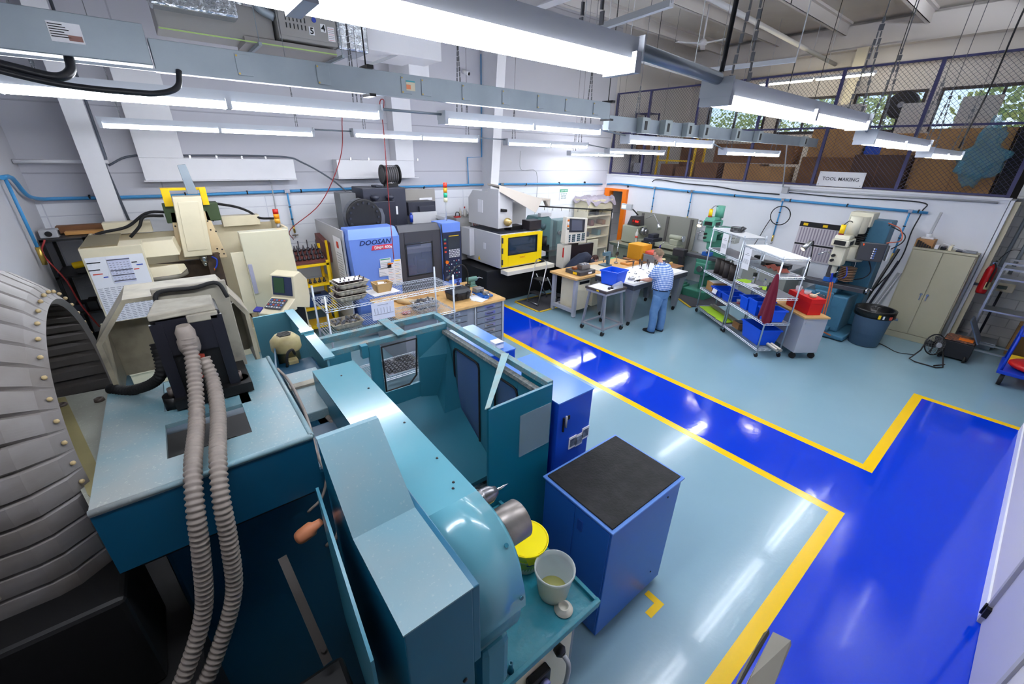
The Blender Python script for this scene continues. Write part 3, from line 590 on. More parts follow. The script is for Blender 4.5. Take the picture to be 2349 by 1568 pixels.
# ---------------------------------------------------------------- teal milling machine close to the camera
teal = M('teal_paint', (48, 116, 136), 0.32, dirt=.25, dc=(64, 122, 142), scale=3)
tealg = M('teal_gloss', (88, 148, 164), 0.2, dirt=.4, dc=(112, 152, 162), scale=2.5, coat=.3)
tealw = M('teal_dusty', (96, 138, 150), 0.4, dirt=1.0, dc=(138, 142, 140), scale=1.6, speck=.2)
tealx = M('teal_worn_edge', (84, 136, 150), 0.5, dirt=.9, dc=(126, 122, 112), scale=12, speck=.5)
dusty = M('dusty_cream', (148, 142, 128), 0.7, dirt=.8, dc=(104, 98, 90), scale=9)
oily_shade = M('oily_shade_black', (6, 6, 8), 0.5, dirt=.4, dc=(12, 10, 9))  # near-black; also carries the shade of the low-lit corner in its colour
hosem = M('dusty_hose', (128, 118, 110), 0.6, dirt=.5, dc=(92, 84, 80), scale=14)
mm = T('milling_machine', 'large old teal milling machine with open splash guard and ribbed hoses', 'milling machine', (.5, 2.3, 0))
MB().box(-.38, .62, 1.9, 3.3, 0, 2.0).build('column', M('deep_teal', (8, 60, 84), .4), mm, .02)
MB().box(-.3, 1.3, 2.2, 3.5, 0, .55).build('base', MATS['deep_teal'], mm, .02)
# head cover block with notch and window
m = MB(); X0, X1, Y0, Y1, Z0, Z1 = -.47, .255, 1.70, 2.66, 2.05, 2.35; a, b = -.25, .05
for x0, x1, y0, y1 in [(X0, a, Y0, Y1), (b, X1, Y0, 2.3), (.09, X1, 2.3, Y1), (a, b, Y0, 1.885), (a, b, 2.17, 2.3), (b, .09, 2.17, 2.3)]: m.box(x0, x1, y0, y1, Z1 - .02, Z1)
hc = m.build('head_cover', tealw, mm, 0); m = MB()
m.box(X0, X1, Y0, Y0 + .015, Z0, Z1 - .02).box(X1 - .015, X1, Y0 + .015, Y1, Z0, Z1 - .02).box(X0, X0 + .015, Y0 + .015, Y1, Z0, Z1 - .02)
m.build('cover_skirt', M('skirt_teal_shaded', (8, 66, 94), .35, dirt=.3, dc=(16, 74, 100)), hc)  # same sheet as the dusty top; front shade put into this darker teal
MB().tube([(X0, Y0 + .004, Z1 - .004), (X1, Y0 + .004, Z1 - .004)], .012, 10).tube([(X1 - .004, Y0, Z1 - .004), (X1 - .004, Y1, Z1 - .004)], .012, 10).build('rounded_edge', tealw, hc)
MB().box(-.42, .22, 1.75, 2.6, 2.0, 2.06).build('head_casting', oily_shade, mm)
MB().box(-.22, 0, 1.92, 2.15, 2.1, 2.2).build('gearbox', oily_shade, mm, .01)
# spindle motor
mt = MB().box(-.19, .07, 2.31, 2.52, 2.40, 2.80).build('spindle_motor', oily_shade, mm, .01)
MB().box(-.17, .05, 2.295, 2.312, 2.62, 2.79).box(-.195, -.15, 2.29, 2.31, 2.40, 2.78).box(.03, .075, 2.29, 2.31, 2.40, 2.78).build('motor_ribs', M('motor_black', (20, 20, 28), .35), mt)
MB().hexa([(-.19, 2.28, 2.80), (.06, 2.30, 2.80), (.06, 2.5, 2.80), (-.17, 2.53, 2.80), (-.19, 2.28, 2.83), (.05, 2.31, 2.83), (.06, 2.48, 2.83), (-.16, 2.52, 2.83)]).box(-.06, .06, 2.29, 2.31, 2.76, 2.80).build('dusty_cap', dusty, mt, .006)
MB().hexa([(-.085, 2.287, 2.48), (-.045, 2.287, 2.49), (-.035, 2.287, 2.60), (-.07, 2.287, 2.61), (-.085, 2.293, 2.48), (-.045, 2.293, 2.49), (-.035, 2.293, 2.60), (-.07, 2.293, 2.61)]).build('warning_plate', M('rust_red', (170, 66, 50), .5), mt)
MB().box(-.2, .12, 2.26, 2.56, 2.36, 2.41).cyl((-.2, 2.34, 2.34), (-.2, 2.34, 2.41), .045).cyl((.07, 2.34, 2.34), (.07, 2.34, 2.41), .045).build('motor_flange', oily_shade, mm)
for x in (-.2, .07): MB().lathe([(.018, 2.41), (.018, 2.45), (.008, 2.45), (.008, 2.43)], (x, 2.33, 0)).build('bolt', M('dusty_bolt', (100, 90, 84), .5, .4), mm)
MB().box(-.17, .14, 2.60, 2.63, 2.36, 2.86).build('motor_bracket', dusty, mm, .004)
MB().tube(smooth([(-.16, 2.55, 2.78), (-.14, 2.57, 2.85), (0, 2.57, 2.85), (.1, 2.57, 2.86), (.13, 2.56, 2.78)]), .010, 8).build('motor_cable', rubber, mm)
prof = [(-.44, 2.3), (-.44, 2.61), (-.29, 2.81), (.12, 2.81), (.215, 2.64), (.215, 2.3)]; inn = [(.195, 2.3), (.195, 2.63), (.11, 2.79), (-.28, 2.79), (-.42, 2.6), (-.42, 2.3)]
m = MB(); po, pi_ = prof, inn[::-1]
for i in range(5):
    a_, b_, c_, d_ = po[i], po[i + 1], pi_[i + 1], pi_[i]
    m.hexa([(a_[0], 2.68, a_[1]), (b_[0], 2.68, b_[1]), (c_[0], 2.68, c_[1]), (d_[0], 2.68, d_[1]), (a_[0], 2.98, a_[1]), (b_[0], 2.98, b_[1]), (c_[0], 2.98, c_[1]), (d_[0], 2.98, d_[1])])
m.box(-.44, .215, 2.975, 2.985, 2.3, 2.62).build('motor_hood', M('hood_cream', (168, 160, 138), .5, dirt=.8, dc=(110, 104, 94), scale=7), mm)
def corrug(pts, r, n=10, pitch=.014):
    P = smooth(pts, 8); L = [0]
    for i in range(1, len(P)): L.append(L[-1] + (P[i] - P[i - 1]).length)
    k = int(L[-1] / (pitch / 4)); Q = []; R = []; j = 0
    for i in range(k + 1):
        s = L[-1] * i / k
        while j < len(L) - 2 and L[j + 1] < s: j += 1
        f = (s - L[j]) / max(1e-9, L[j + 1] - L[j]); Q.append(P[j].lerp(P[j + 1], f)); R.append(r * (1.0 if i % 4 in (0, 1) else .82))
    return MB().tube(Q, r, n, rr=R)
corrug([(-.075, 2.25, 2.73), (-.085, 2.19, 2.60), (-.125, 2.0, 2.43), (-.165, 1.72, 2.39), (-.19, 1.60, 2.29), (-.22, 1.56, 2.1), (-.27, 1.54, 1.86), (-.36, 1.5, 1.68), (-.46, 1.46, 1.55), (-.62, 1.4, 1.45)], .031, 14, .022).build('ribbed_hose', hosem, mm)
corrug([(-.045, 2.24, 2.60), (-.035, 2.18, 2.50), (-.05, 2.0, 2.42), (-.085, 1.72, 2.39), (-.11, 1.60, 2.29), (-.13, 1.56, 2.1), (-.17, 1.54, 1.86), (-.27, 1.5, 1.66), (-.37, 1.46, 1.53), (-.53, 1.4, 1.43)], .031, 14, .022).build('ribbed_hose', hosem, mm)
corrug([(-.21, 2.5, 2.62), (-.22, 2.44, 2.5), (-.28, 2.5, 2.42), (-.38, 2.6, 2.37), (-.46, 2.7, 2.36)], .026, 12, .018).build('black_ribbed_hose', rubber, mm)
MB().lathe([(.036, 2.64), (.042, 2.66), (.042, 2.70), (.036, 2.71), (.038, 2.74), (.026, 2.77)], (-.078, 2.25, 0), n=16).build('hose_clamp', hosem, mm)
# side plate between bellows and head
MB().prism([(-.475, 1.76), (-.44, 1.76), (-.44, 2.86), (-.74, 2.9), (-.72, 2.7)], 'z', 2.28, 2.295).build('side_plate', M('plate_grey', (150, 152, 142), .5, dirt=.5, dc=(120, 116, 104), scale=6, speck=.2), mm)
MB().prism([(-.50, 1.90), (-.46, 1.80), (-.455, 1.95), (-.66, 2.87), (-.72, 2.88)], 'z', 2.295, 2.30).build('side_strip', M('strip_tan', (140, 130, 88), .55, dirt=.4, dc=(110, 100, 70)), mm)
for x, y in ((-.66, 2.77), (-.52, 2.73)): MB().lathe([(.022, 2.295), (.02, 2.31), (.011, 2.312), (.010, 2.298)], (x, y, 0), n=12).build('hose_port', M('dusty_bolt'), mm)
# swing arm hood with rounded end, magazine box
R_ = .34; yc, zc = 1.12, 1.86
pp = [(2.62, 2.2), (1.12, 2.2)] + [(yc - R_ * math.sin(a * PI / 32), zc + R_ * math.cos(a * PI / 32)) for a in range(1, 17)]
qq = [(y + .012 * (1 if y < 1.1 else 0), z - .014) for y, z in pp]
m = MB()
for i in range(len(pp) - 1):
    a_, b_, c_, d_ = pp[i], pp[i + 1], qq[i + 1], qq[i]
    m.add([(.47, *a_), (.47, *b_), (.735, *b_), (.735, *a_), (.47, *d_), (.47, *c_), (.735, *c_), (.735, *d_)], [(0, 1, 2, 3), (7, 6, 5, 4)], i > 0); m.add([(.47, *a_), (.47, *b_), (.735, *b_), (.735, *a_), (.47, *d_), (.47, *c_), (.735, *c_), (.735, *d_)], [(0, 4, 5, 1), (3, 2, 6, 7)])
hood = m.build('arm_hood', tealg, mm)
MB().box(.47, .485, 1.12, 2.62, 1.78, 2.19).build('hood_side', teal, mm)
for x, y in ((.6, 2.45), (.68, 2.2), (.7, 1.75), (.7, 1.4), (.68, 1.22), (.66, 1.19)): MB().lathe([(0, 2.204), (.005, 2.204), (.007, 2.199)], (x, y, 0), n=10).build('screw', black, hood)
for x, a in ((.715, .75), (.715, 1.4)): MB().cyl((x, yc - (R_ - .002) * math.sin(a), zc + (R_ - .002) * math.cos(a)), (x, yc - (R_ + .004) * math.sin(a), zc + (R_ + .004) * math.cos(a)), .009, n=12).build('screw', teal, hood)
MB().prism([(yc - .33 * math.sin(a * PI / 20), 1.84 + .33 * math.cos(a * PI / 20)) for a in range(-4, 13)], 'x', .5, .72, True).build('arm_drum', teal, mm)
MB().lathe([(.27, .72), (.27, .775), (.24, .80), (.1, .805), (0, .805)], (0, 1.12, 1.84), 'x', 40).build('turret_disc', M('turret_teal', (92, 160, 178), .25, dirt=.5, dc=(120, 150, 150), scale=7), mm)
MB().box(.56, .72, .84, 1.2, 1.25, 1.62).build('arm_bracket', teal, mm, .04)
MB().lathe([(.085, .80), (.09, .815), (.09, .93), (.085, .935), (.07, .935), (.07, .9), (0, .9)], (0, 1.06, 1.965), 'x', 32).build('tool_drum', M('drum_steel', (140, 134, 130), .38, .7, dirt=.5, dc=(90, 80, 72), scale=9), mm)
ck = MB().lathe([(.044, .735), (.048, .74), (.048, .80), (.042, .803), (.042, .81), (.040, .85), (.022, .888), (.010, .89), (.0, .89)], (0, 1.19, 2.055), 'x', 24).build('drill_chuck', M('chuck_steel', (130, 130, 134), .3, 1.0), mm)
MB().tube([(.888, 1.19, 2.055), (.93, 1.19, 2.055), (.96, 1.19, 2.055)], .006, 6, rr=[.007, .006, .002]).build('drill_bit', steel, ck)
for k in range(14): a = k * PI / 7; MB().box(.745, .798, 1.19 + .0475 * math.cos(a) - .002, 1.19 + .0475 * math.cos(a) + .002, 2.055 + .0475 * math.sin(a) - .002, 2.055 + .0475 * math.sin(a) + .002).build('knurl', black, ck) if k % 2 else None
m = MB().prism([(.71, 1.0), (.71, 2.30), (1.10, 2.30), (1.38, 2.54), (1.40, 2.54), (1.40, 1.9), (1.2, 1.0)], 'x', .22, .445)
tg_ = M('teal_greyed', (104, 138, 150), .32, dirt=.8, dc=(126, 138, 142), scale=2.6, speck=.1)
mg = m.build('magazine_cover', M('cover_teal_shaded', (14, 84, 112), .3, dirt=.2, dc=(26, 90, 114)), mm, .004)  # sides below the dusty top: their shade is put into the colour
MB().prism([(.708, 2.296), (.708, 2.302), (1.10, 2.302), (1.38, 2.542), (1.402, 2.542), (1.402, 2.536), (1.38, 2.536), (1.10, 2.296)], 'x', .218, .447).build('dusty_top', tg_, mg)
MB().box(.445, .475, .715, 1.36, 1.9, 2.285).build('cover_lip', MATS['cover_teal_shaded'], mg, .004)
MB().lathe([(0, 0.705), (.008, .705), (.01, .712)], (.405, 0, 1.86), 'y', 12).build('screw', black, mg)
MB().hexa([(.135, .76, 1.6), (.145, .76, 1.6), (.185, 1.35, 1.6), (.175, 1.35, 1.6), (.135, .76, 2.2), (.145, .76, 2.2), (.185, 1.35, 2.36), (.175, 1.35, 2.36)]).build('edge_panel', teal, mm)
# junction boxes, coolant pump, rear guard
jb = MB().box(.34, .56, 2.36, 2.96, 1.93, 2.06).build('wiring_box', tealw, mm, .006)
MB().box(.335, .62, 2.7, 2.76, 2.06, 2.075).build('strap', dusty, jb)
MB().box(.40, .50, 2.30, 2.36, 1.7, 2.0).build('lower_box', MATS['deep_teal'], mm)
corrug([(.46, 2.36, 1.99), (.46, 2.28, 1.98), (.46, 2.22, 1.95)], .022, 12, .01).build('cable_gland', hosem, mm)
MB().tube(smooth([(.32, 2.95, 2.12), (.33, 2.6, 2.17), (.31, 2.14, 2.19), (.27, 1.8, 2.19), (.27, 1.6, 2.15), (.25, 1.55, 1.9), (.2, 1.6, 1.8)]), .009, 8).build('grey_cable', hosem, mm)
MB().tube(smooth([(.29, 1.72, 2.12), (.24, 1.7, 2.0), (.17, 1.72, 1.93)]), .007, 8).build('thin_cable', hosem, mm)
cn = MB().lathe([(.0, 0), (.030, 0), (.034, .02), (.034, .07), (.022, .085), (.016, .12), (0, .12)], (0, 0, 0), n=16)
mx_ = Matrix.Translation((.10, 1.62, 1.90)) @ Euler((.5, .9, .3)).to_matrix().to_4x4(); cn.v = [tuple(mx_ @ Vector(p)) for p in cn.v]
cn.build('round_connector', M('copper_orange', (190, 120, 84), .5, dirt=.4, dc=(90, 50, 34)), mm)
MB().lathe([(0, 1.92), (.085, 1.92), (.085, 2.06), (.10, 2.065), (.108, 2.08), (.106, 2.15), (.07, 2.19), (0, 2.195)], (.46, 3.38, 0), n=30).build('coolant_motor', M('motor_beige', (176, 164, 118), .4, dirt=.6, dc=(120, 104, 70), scale=10), mm)
cm = bpy.context.scene.objects['coolant_motor']
for k in range(5): MB().box(.41 + abs(k - 2) * .006, .51 - abs(k - 2) * .006, 3.335 + k * .02, 3.343 + k * .02, 2.192, 2.199).build('vent_slot', black, cm)
MB().box(.43, .50, 3.22, 3.29, 1.94, 2.03).build('terminal_box', MATS['motor_beige'], cm, .006)
MB().tube(smooth([(.49, 3.27, 2.06), (.47, 3.22, 2.12), (.43, 3.2, 2.1), (.41, 3.2, 2.0)]), .01, 8).build('motor_lead', rubber, cm)
MB().box(.35, .66, 4.17, 4.19, 1.2, 2.1).box(.645, .66, 2.97, 4.19, 1.5, 2.1).build('rear_guard', tealg, mm)
MB().hexa([(.62, 2.95, 2.095), (.70, 2.95, 2.095), (.70, 4.2, 2.095), (.62, 4.2, 2.095), (.62, 2.95, 2.11), (.70, 2.95, 2.11), (.70, 4.2, 2.11), (.62, 4.2, 2.11)]).box(.60, .7, 3.50, 3.58, 2.11, 2.13).build('guard_flange', tealg, mm)
MB().hexa([(.27, 2.75, 1.7), (.28, 2.75, 1.7), (.40, 3.45, 1.7), (.39, 3.45, 1.7), (.27, 2.75, 2.12), (.28, 2.75, 2.12), (.40, 3.45, 2.12), (.39, 3.45, 2.12)]).build('inner_guard', M('deep_teal'), mm)
# splash guard enclosure
ge = MB()
ge.box(1.38, 1.99, 1.94, 1.965, .35, 1.9).box(1.97, 1.99, 1.965, 2.3, .35, 1.9)
ge.build('front_panel', M('panel_teal', (12, 96, 120), .3, dirt=.15, dc=(24, 100, 124)), mm, .003)
dw = MB(); wins = [(2.90, 3.36, .32, 1.68), (2.32, 2.64, .9, 1.68)]
dw.box(1.955, 1.985, 1.965, 2.32, .35, 1.78).box(1.955, 1.985, 2.64, 2.90, .35, 1.78).box(1.955, 1.985, 3.36, 3.53, .35, 1.78)
dw.box(1.955, 1.985, 2.9, 3.36, 1.68, 1.78).box(1.955, 1.985, 2.32, 2.64, 1.68, 1.78).box(1.955, 1.985, 2.32, 2.64, .35, .9).box(1.955, 1.985, 2.9, 3.36, .2, .32)
dg = dw.build('sliding_door', teal, mm, .004)
def rring(y0, y1, z0, z1, r, x, t):
    c = []
    for cy, cz, a0 in ((y1 - r, z1 - r, 0), (y0 + r, z1 - r, PI / 2), (y0 + r, z0 + r, PI), (y1 - r, z0 + r, 1.5 * PI)):
        for k in range(5): a = a0 + k * PI / 8; c.append((x, cy + r * math.cos(a), cz + r * math.sin(a)))
    return MB().tube(c, t, 8, closed=True)
for y0, y1, z0, z1 in wins:
    rring(y0, y1, z0, z1, .06, 1.95, .011).build('window_seal', rubber, dg)
    MB().box(1.966, 1.97, y0, y1, z0, z1).build('window_pane', M('tinted_pane', (120, 150, 170), .05, alpha=.25), dg)
MB().box(1.90, 1.955, 1.99, 3.5, .28, .33).build('lower_track', MATS['teal_worn_edge'], mm)
MB().box(1.90, 1.95, 2.0, 3.5, 1.80, 1.835).build('door_track', M('track_grit', (100, 110, 112), .6, dirt=.9, dc=(150, 148, 140), scale=30, speck=.8), mm)
MB().box(1.96, 2.02, 1.97, 3.56, 1.86, 1.91).box(.78, 1.96, 3.50, 3.56, 1.85, 1.90).box(.80, 2.02, 3.80, 3.86, 1.85, 1.91).box(1.97, 2.02, 3.56, 3.8, 1.86, 1.91).build('top_rail', tealx, mm, .003)
MB().box(1.40, 1.50, 3.44, 3.92, 1.915, 1.925).build('cross_plate', tealx, mm, .002)
MB().hexa([(1.355, 1.95, 1.91), (1.40, 1.95, 1.91), (2.01, 2.52, 1.92), (1.96, 2.56, 1.92), (1.355, 1.95, 1.917), (1.40, 1.95, 1.917), (2.01, 2.52, 1.927), (1.96, 2.56, 1.927)]).build('brace_bar', M('brace_teal', (130, 170, 176), .5, dirt=.5, dc=(150, 130, 100), scale=10), mm)
# rear inner wall with windows (slopes inwards), outer rear wall
rw = MB(); rw.box(.78, .97, 3.50, 3.53, .6, 1.85).box(1.13, 1.24, 3.50, 3.53, .6, 1.85).box(1.62, 1.96, 3.50, 3.53, .6, 1.85).box(.97, 1.13, 3.5, 3.53, .6, 1.36).box(1.24, 1.62, 3.50, 3.53, .6, 1.32)
rwl = rw.build('rear_wall', teal, mm, .003)
m = MB().tube([(1.25, 3.495, 1.34), (1.25, 3.495, 1.82), (1.61, 3.495, 1.82), (1.58, 3.495, 1.42), (1.50, 3.495, 1.34)], .010, 8, closed=True); m.build('window_seal', rubber, rwl)
MB().hexa([(1.60, 3.1, .4), (1.96, 3.1, .4), (1.96, 3.5, .4), (1.60, 3.5, .4), (1.9, 3.42, 1.6), (1.95, 3.42, 1.6), (1.95, 3.5, 1.8), (1.62, 3.49, 1.6)]).build('corner_deflector', teal, mm)
MB().hexa([(.75, 2.6, .55), (1.95, 2.6, .55), (1.95, 3.5, .55), (.75, 3.5, .55), (.75, 2.6, .6), (1.95, 2.6, .6), (1.95, 3.5, 1.15), (.75, 3.5, 1.15)]).build('chip_slope', teal, mm)
MB().hexa([(.75, 1.96, .3), (1.95, 1.96, .3), (1.95, 2.6, .3), (.75, 2.6, .3), (.75, 1.96, .6), (1.95, 1.96, .35), (1.95, 2.6, .5), (.75, 2.6, .6)]).build('chip_pan', M('chips', (60, 74, 80), .6, dirt=.6, dc=(120, 120, 116), scale=24, speck=.6), mm)
MB().box(1.05, 1.11, 3.44, 3.5, 1.78, 1.90).build('lug', teal, mm)
pc = MB().box(1.665, 1.975, 1.932, 1.939, 1.36, 1.74).build('document_pouch', M('pouch_film', (150, 175, 190), .25, alpha=.45, bump=.4, bscale=12), mm)
# work tray, plinth under it, control face
tr = MB().box(.46, 1.49, .92, 1.93, .97, 1.0).box(.46, 1.49, .915, .94, 1.0, 1.03).box(1.465, 1.49, .94, 1.93, 1.0, 1.03)
tr.build('work_tray', M('tray_teal', (40, 120, 138), .16, dirt=.5, dc=(80, 140, 150), scale=5, bump=.15, bscale=22), mm, .003)
MB().lathe([(.02, 1.0), (.014, 1.02), (.012, 1.06), (.014, 1.07), (.006, 1.07), (.006, 1.06)], (.83, .97, 0), n=14).build('tray_knob', teal, mm)
MB().box(.5, 1.36, .98, 1.9, 0, .97).build('plinth', M('plinth_grey', (120, 130, 138), .5), mm, .01)
cf = MB().box(.86, 1.3, .955, .98, .35, .95).build('control_face', cream, mm, .003)
MB().box(.93, 1.08, .90, .955, .62, .83).build('socket_box', black, cf, .01)
MB().lathe([(.035, .90), (.035, .875), (.02, .872), (0, .872)], (1.02, 0, .76), 'y', 20).build('pilot_lamp', M('lamp_lens', (150, 150, 200), .15), cf)
MB().lathe([(.03, .955), (.036, .92), (.02, .9)], (1.17, 0, .86), 'y', 16).build('cable_plug', black, cf)
MB().tube(smooth([(1.17, .90, .86), (1.18, .86, .8), (1.17, .86, .6), (1.16, .88, .3)]), .014, 10).build('flex_cable', greyl, cf)
MB().box(-.5, .12, .5, 1.25, 0, 1.55).box(-1.6, -.36, .3, 3.6, 0, 1.4).build('shade_base', oily_shade, mm, .02)  # boxes added to fill the unlit corner, shade put in as near-black
MB().box(-1.6, -.49, 1.70, 2.1, 1.4, 1.93).build('bellows_mount', oily_shade, mm, .02)
MB().bar((.02, 1.6, 1.86), (.06, 1.2, 1.62), .035, .006).build('strap_iron', M('dull_iron', (46, 40, 36), .6, .3), mm)
MB().cyl((.057, 1.245, 1.645), (.06, 1.235, 1.662), .011, n=6).build('hex_bolt', M('dull_iron'), mm)
# bellows way cover arching over the column
bel = T('bellows_cover', 'huge dusty grey ribbed bellows arching beside the teal milling machine', 'bellows', (-1.0, 2.55, 0))
bmat = M('bellows_grey', (112, 108, 106), .5, dirt=.8, dc=(88, 80, 72), scale=5)
cs = []; NP = 39; K = 10
def path(t):   # t 0..1: near leg up, arch, far leg down
    L1, La, L3 = .42, 2.0, 1.2; s = t * (L1 + La + L3)
    if s < L1: return (0.0, 2.33 - (L1 - s), -1, 0)
    if s < L1 + La: a = PI - PI * (s - L1) / La; return (a, None, math.cos(a), math.sin(a))
    return (PI, 2.33 - (s - L1 - La), 1, 0)
def bpt(t, off):  # off 0 inner .. 1 outer
    ry, rz = .56 + .14 * off, .52 + .18 * off; a, z, c, s = path(t)
    if z is not None: return (2.56 + c * ry, z)
    return (2.56 + c * ry, 2.33 + s * rz)
m = MB(); rows = []; N = NP * K
for i in range(N + 1):
    t = i / N; ph = (i % K) / K; o = .86 if ph < .05 else (1.0 + .03 * math.sin(ph * PI)); o2 = o
    row = [(-1.62, *bpt(t, o)), (-.68, *bpt(t, o)), (-.62, *bpt(t, o - .12)), (-.54, *bpt(t, .45 * o)), (-.50, *bpt(t, .1)), (-.52, *bpt(t, -.02)), (-.60, *bpt(t, .02 + .15 * (ph > .5))), (-1.62, *bpt(t, .02 + .15 * (ph > .5)))]
    rows.append(row)
w = len(rows[0])
m.add([p for r in rows for p in r], [(i * w + j, i * w + j + 1, (i + 1) * w + j + 1, (i + 1) * w + j) for i in range(N) for j in range(w - 1)])
bo = m.build('bellows', bmat, bel)
kn = M('tan_rivet', (170, 150, 110), .5)
for i in range(0, NP - 3):
    y, z = bpt((i + .5) / NP, .3); MB().ball((-.512, y, z), .009, n=8).build('rivet', kn, bo)
rb = M('rib_tan', (150, 140, 120), .45)
for i in range(1, 8):
    y, z = bpt((i + .35) / NP, 1.02); MB().tube([(-1.5, y, z), (-.80, y, z)], .012, 8).build('stiffener', rb, bo)
# things on the tray
t = T('bucket', 'yellow-rimmed plastic bucket with a printed label on the teal tray', 'bucket', (1.30, 1.41, 1.001))
MB().lathe([(.085, 1.001), (.09, 1.01), (.115, 1.17), (.112, 1.172), (.088, 1.015), (0, 1.012)], (1.30, 1.41, 0), n=32).build('body', M('bucket_clear', (214, 214, 190), .3, alpha=.75), t)
yl = MB().lathe([(.116, 1.165), (.132, 1.215), (.142, 1.24), (.147, 1.24), (.146, 1.232), (.120, 1.16)], (1.30, 1.41, 0), n=36).lathe([(.135, 1.236), (.1, 1.1), (.09, 1.05), (0, 1.045)], (1.30, 1.41, 0), n=36).hexa([(1.235, 1.30, 1.14), (1.27, 1.285, 1.14), (1.28, 1.31, 1.14), (1.24, 1.32, 1.14), (1.20, 1.30, 1.235), (1.28, 1.262, 1.235), (1.29, 1.30, 1.235), (1.21, 1.33, 1.235)])
yl.build('funnel_rim', M('funnel_yellow', (252, 232, 0), .3), t)
lb = MB().add([(1.30 + r * math.cos(a), 1.41 + r * math.sin(a), z) for z, r in ((1.04, .0945), (1.13, .1105)) for a in [PI * (1.05 + .07 * k) for k in range(10)]], [(k, k + 1, k + 11, k + 10) for k in range(9)], True).build('label_band', M('label_green', (150, 170, 60), .5, dirt=1, dc=(80, 120, 130), scale=14), t)
MB().add([(1.30 + r * math.cos(a), 1.41 + r * math.sin(a), z) for z, r in ((1.103, .1068), (1.117, .1093)) for a in [PI * (1.3 + .05 * k) for k in range(7)]], [(k, k + 1, k + 8, k + 7) for k in range(6)]).build('lettering_band', M('dark_blue_ink', (40, 50, 100), .6), lb)
t = T('plastic_cup', 'tall translucent plastic container standing on the teal tray', 'container', (1.31, 1.15, 1.001))
MB().lathe([(0, 1.003), (.088, 1.001), (.095, 1.02), (.118, 1.20), (.126, 1.21), (.126, 1.225), (.118, 1.225), (.112, 1.19), (.09, 1.02), (0, 1.008)], (1.31, 1.15, 0), n=36).build('cup', M('cup_frost', (206, 212, 210), .25, alpha=.6), t)
MB().lathe([(0, 1.009), (.088, 1.012), (.09, 1.028), (0, 1.03)], (1.31, 1.15, 0), n=32).build('residue', M('yellow_oil', (200, 196, 110), .15, alpha=.7), t)
S('jar_lid', MB().lathe([(0, 1.003), (.055, 1.001), (.058, 1.008), (.035, 1.01), (.034, 1.035), (.028, 1.037), (.026, 1.015), (0, 1.013)], (1.285, 1.03, 0), n=32), M('lid_white', (225, 220, 205), .4), 'round white plastic lid lying near the corner of the teal tray', 'lid')
# blue tool cabinet with black mat
t = T('tool_cabinet', 'blue tool cabinet with a black rubber mat on top beside the tray', 'cabinet', (2.245, 1.44, 0))
tb = M('tool_blue', (34, 92, 176), .3, dirt=.15, dc=(40, 80, 150))
MB().box(1.815, 2.675, 1.115, 1.78, .06, 1.185).build('body', tb, t, .006)
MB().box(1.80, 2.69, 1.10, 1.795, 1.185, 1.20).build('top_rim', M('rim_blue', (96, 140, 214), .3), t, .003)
MB().box(1.825, 2.665, 1.125, 1.77, 1.20, 1.212).build('top_mat', M('mat_black', (12, 12, 13), .75, dirt=.4, dc=(44, 44, 46), scale=9, bump=.3, bscale=50), t, .003)
MB().box(1.86, 2.62, 1.16, 1.74, 0, .06).build('plinth', black, t)
d = MB().box(1.808, 1.816, 1.13, 1.44, .12, 1.16).box(1.808, 1.816, 1.45, 1.765, .12, 1.16).build('door', tb, t, .002)
MB().box(1.80, 1.809, 1.36, 1.41, .98, 1.08).build('latch', M('latch_blue', (28, 70, 150), .3), d, .003)
for z in (.25, 1.1): MB().cyl((2.5, 1.112, z), (2.5, 1.108, z), .008, n=8).build('screw', black, t)
# royal blue electrical cabinets behind the splash guard
t = T('electrical_cabinet', 'royal blue electrical cabinet with a marker and taped photos', 'cabinet', (2.27, 2.4, 0))
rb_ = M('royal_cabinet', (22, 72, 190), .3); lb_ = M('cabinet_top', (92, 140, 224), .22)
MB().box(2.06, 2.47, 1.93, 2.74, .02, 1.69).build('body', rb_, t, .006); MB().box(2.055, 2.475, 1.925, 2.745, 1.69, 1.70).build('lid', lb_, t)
MB().box(2.12, 2.135, 1.915, 1.93, 1.40, 1.54).box(2.17, 2.20, 1.92, 1.93, 1.5, 1.54).build('handle', black, t, .003)
MB().cyl((2.15, 1.915, 1.44), (2.15, 1.915, 1.55), .009, n=10).build('marker_pen', M('pen_grey', (170, 170, 176), .4), t)
for x, z in ((2.22, 1.17), (2.30, 1.16), (2.38, 1.20)): q = MB().box(x, x + .09, 1.922, 1.929, z, z + .12).build('taped_photo', paper, t); MB().box(x + .01, x + .08, 1.920, 1.922, z + .02, z + .1).build('picture', M('photo_dark', (60, 70, 90), .5, dirt=1, dc=(150, 160, 170), scale=20), q)
t = T('electrical_cabinet', 'light-topped blue cabinet behind the splash guard carrying a small white box', 'cabinet', (2.2, 3.3, 0))
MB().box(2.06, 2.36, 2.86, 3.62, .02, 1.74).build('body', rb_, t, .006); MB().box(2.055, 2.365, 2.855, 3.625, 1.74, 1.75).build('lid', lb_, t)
t = T('small_box', 'small white cardboard box on the second blue cabinet', 'box', (2.22, 2.98, 1.752))
MB().box(2.17, 2.27, 2.93, 3.03, 1.752, 1.82).build('carton', paper, t, .003)
MB().hexa([(2.17, 2.93, 1.82), (2.27, 2.93, 1.82), (2.27, 2.9, 1.835), (2.17, 2.9, 1.835), (2.17, 2.93, 1.823), (2.27, 2.93, 1.823), (2.27, 2.9, 1.838), (2.17, 2.9, 1.838)]).build('flap', paper, t)
m = MB().box(2.38, 2.5, .96, .99, .0005, .003)
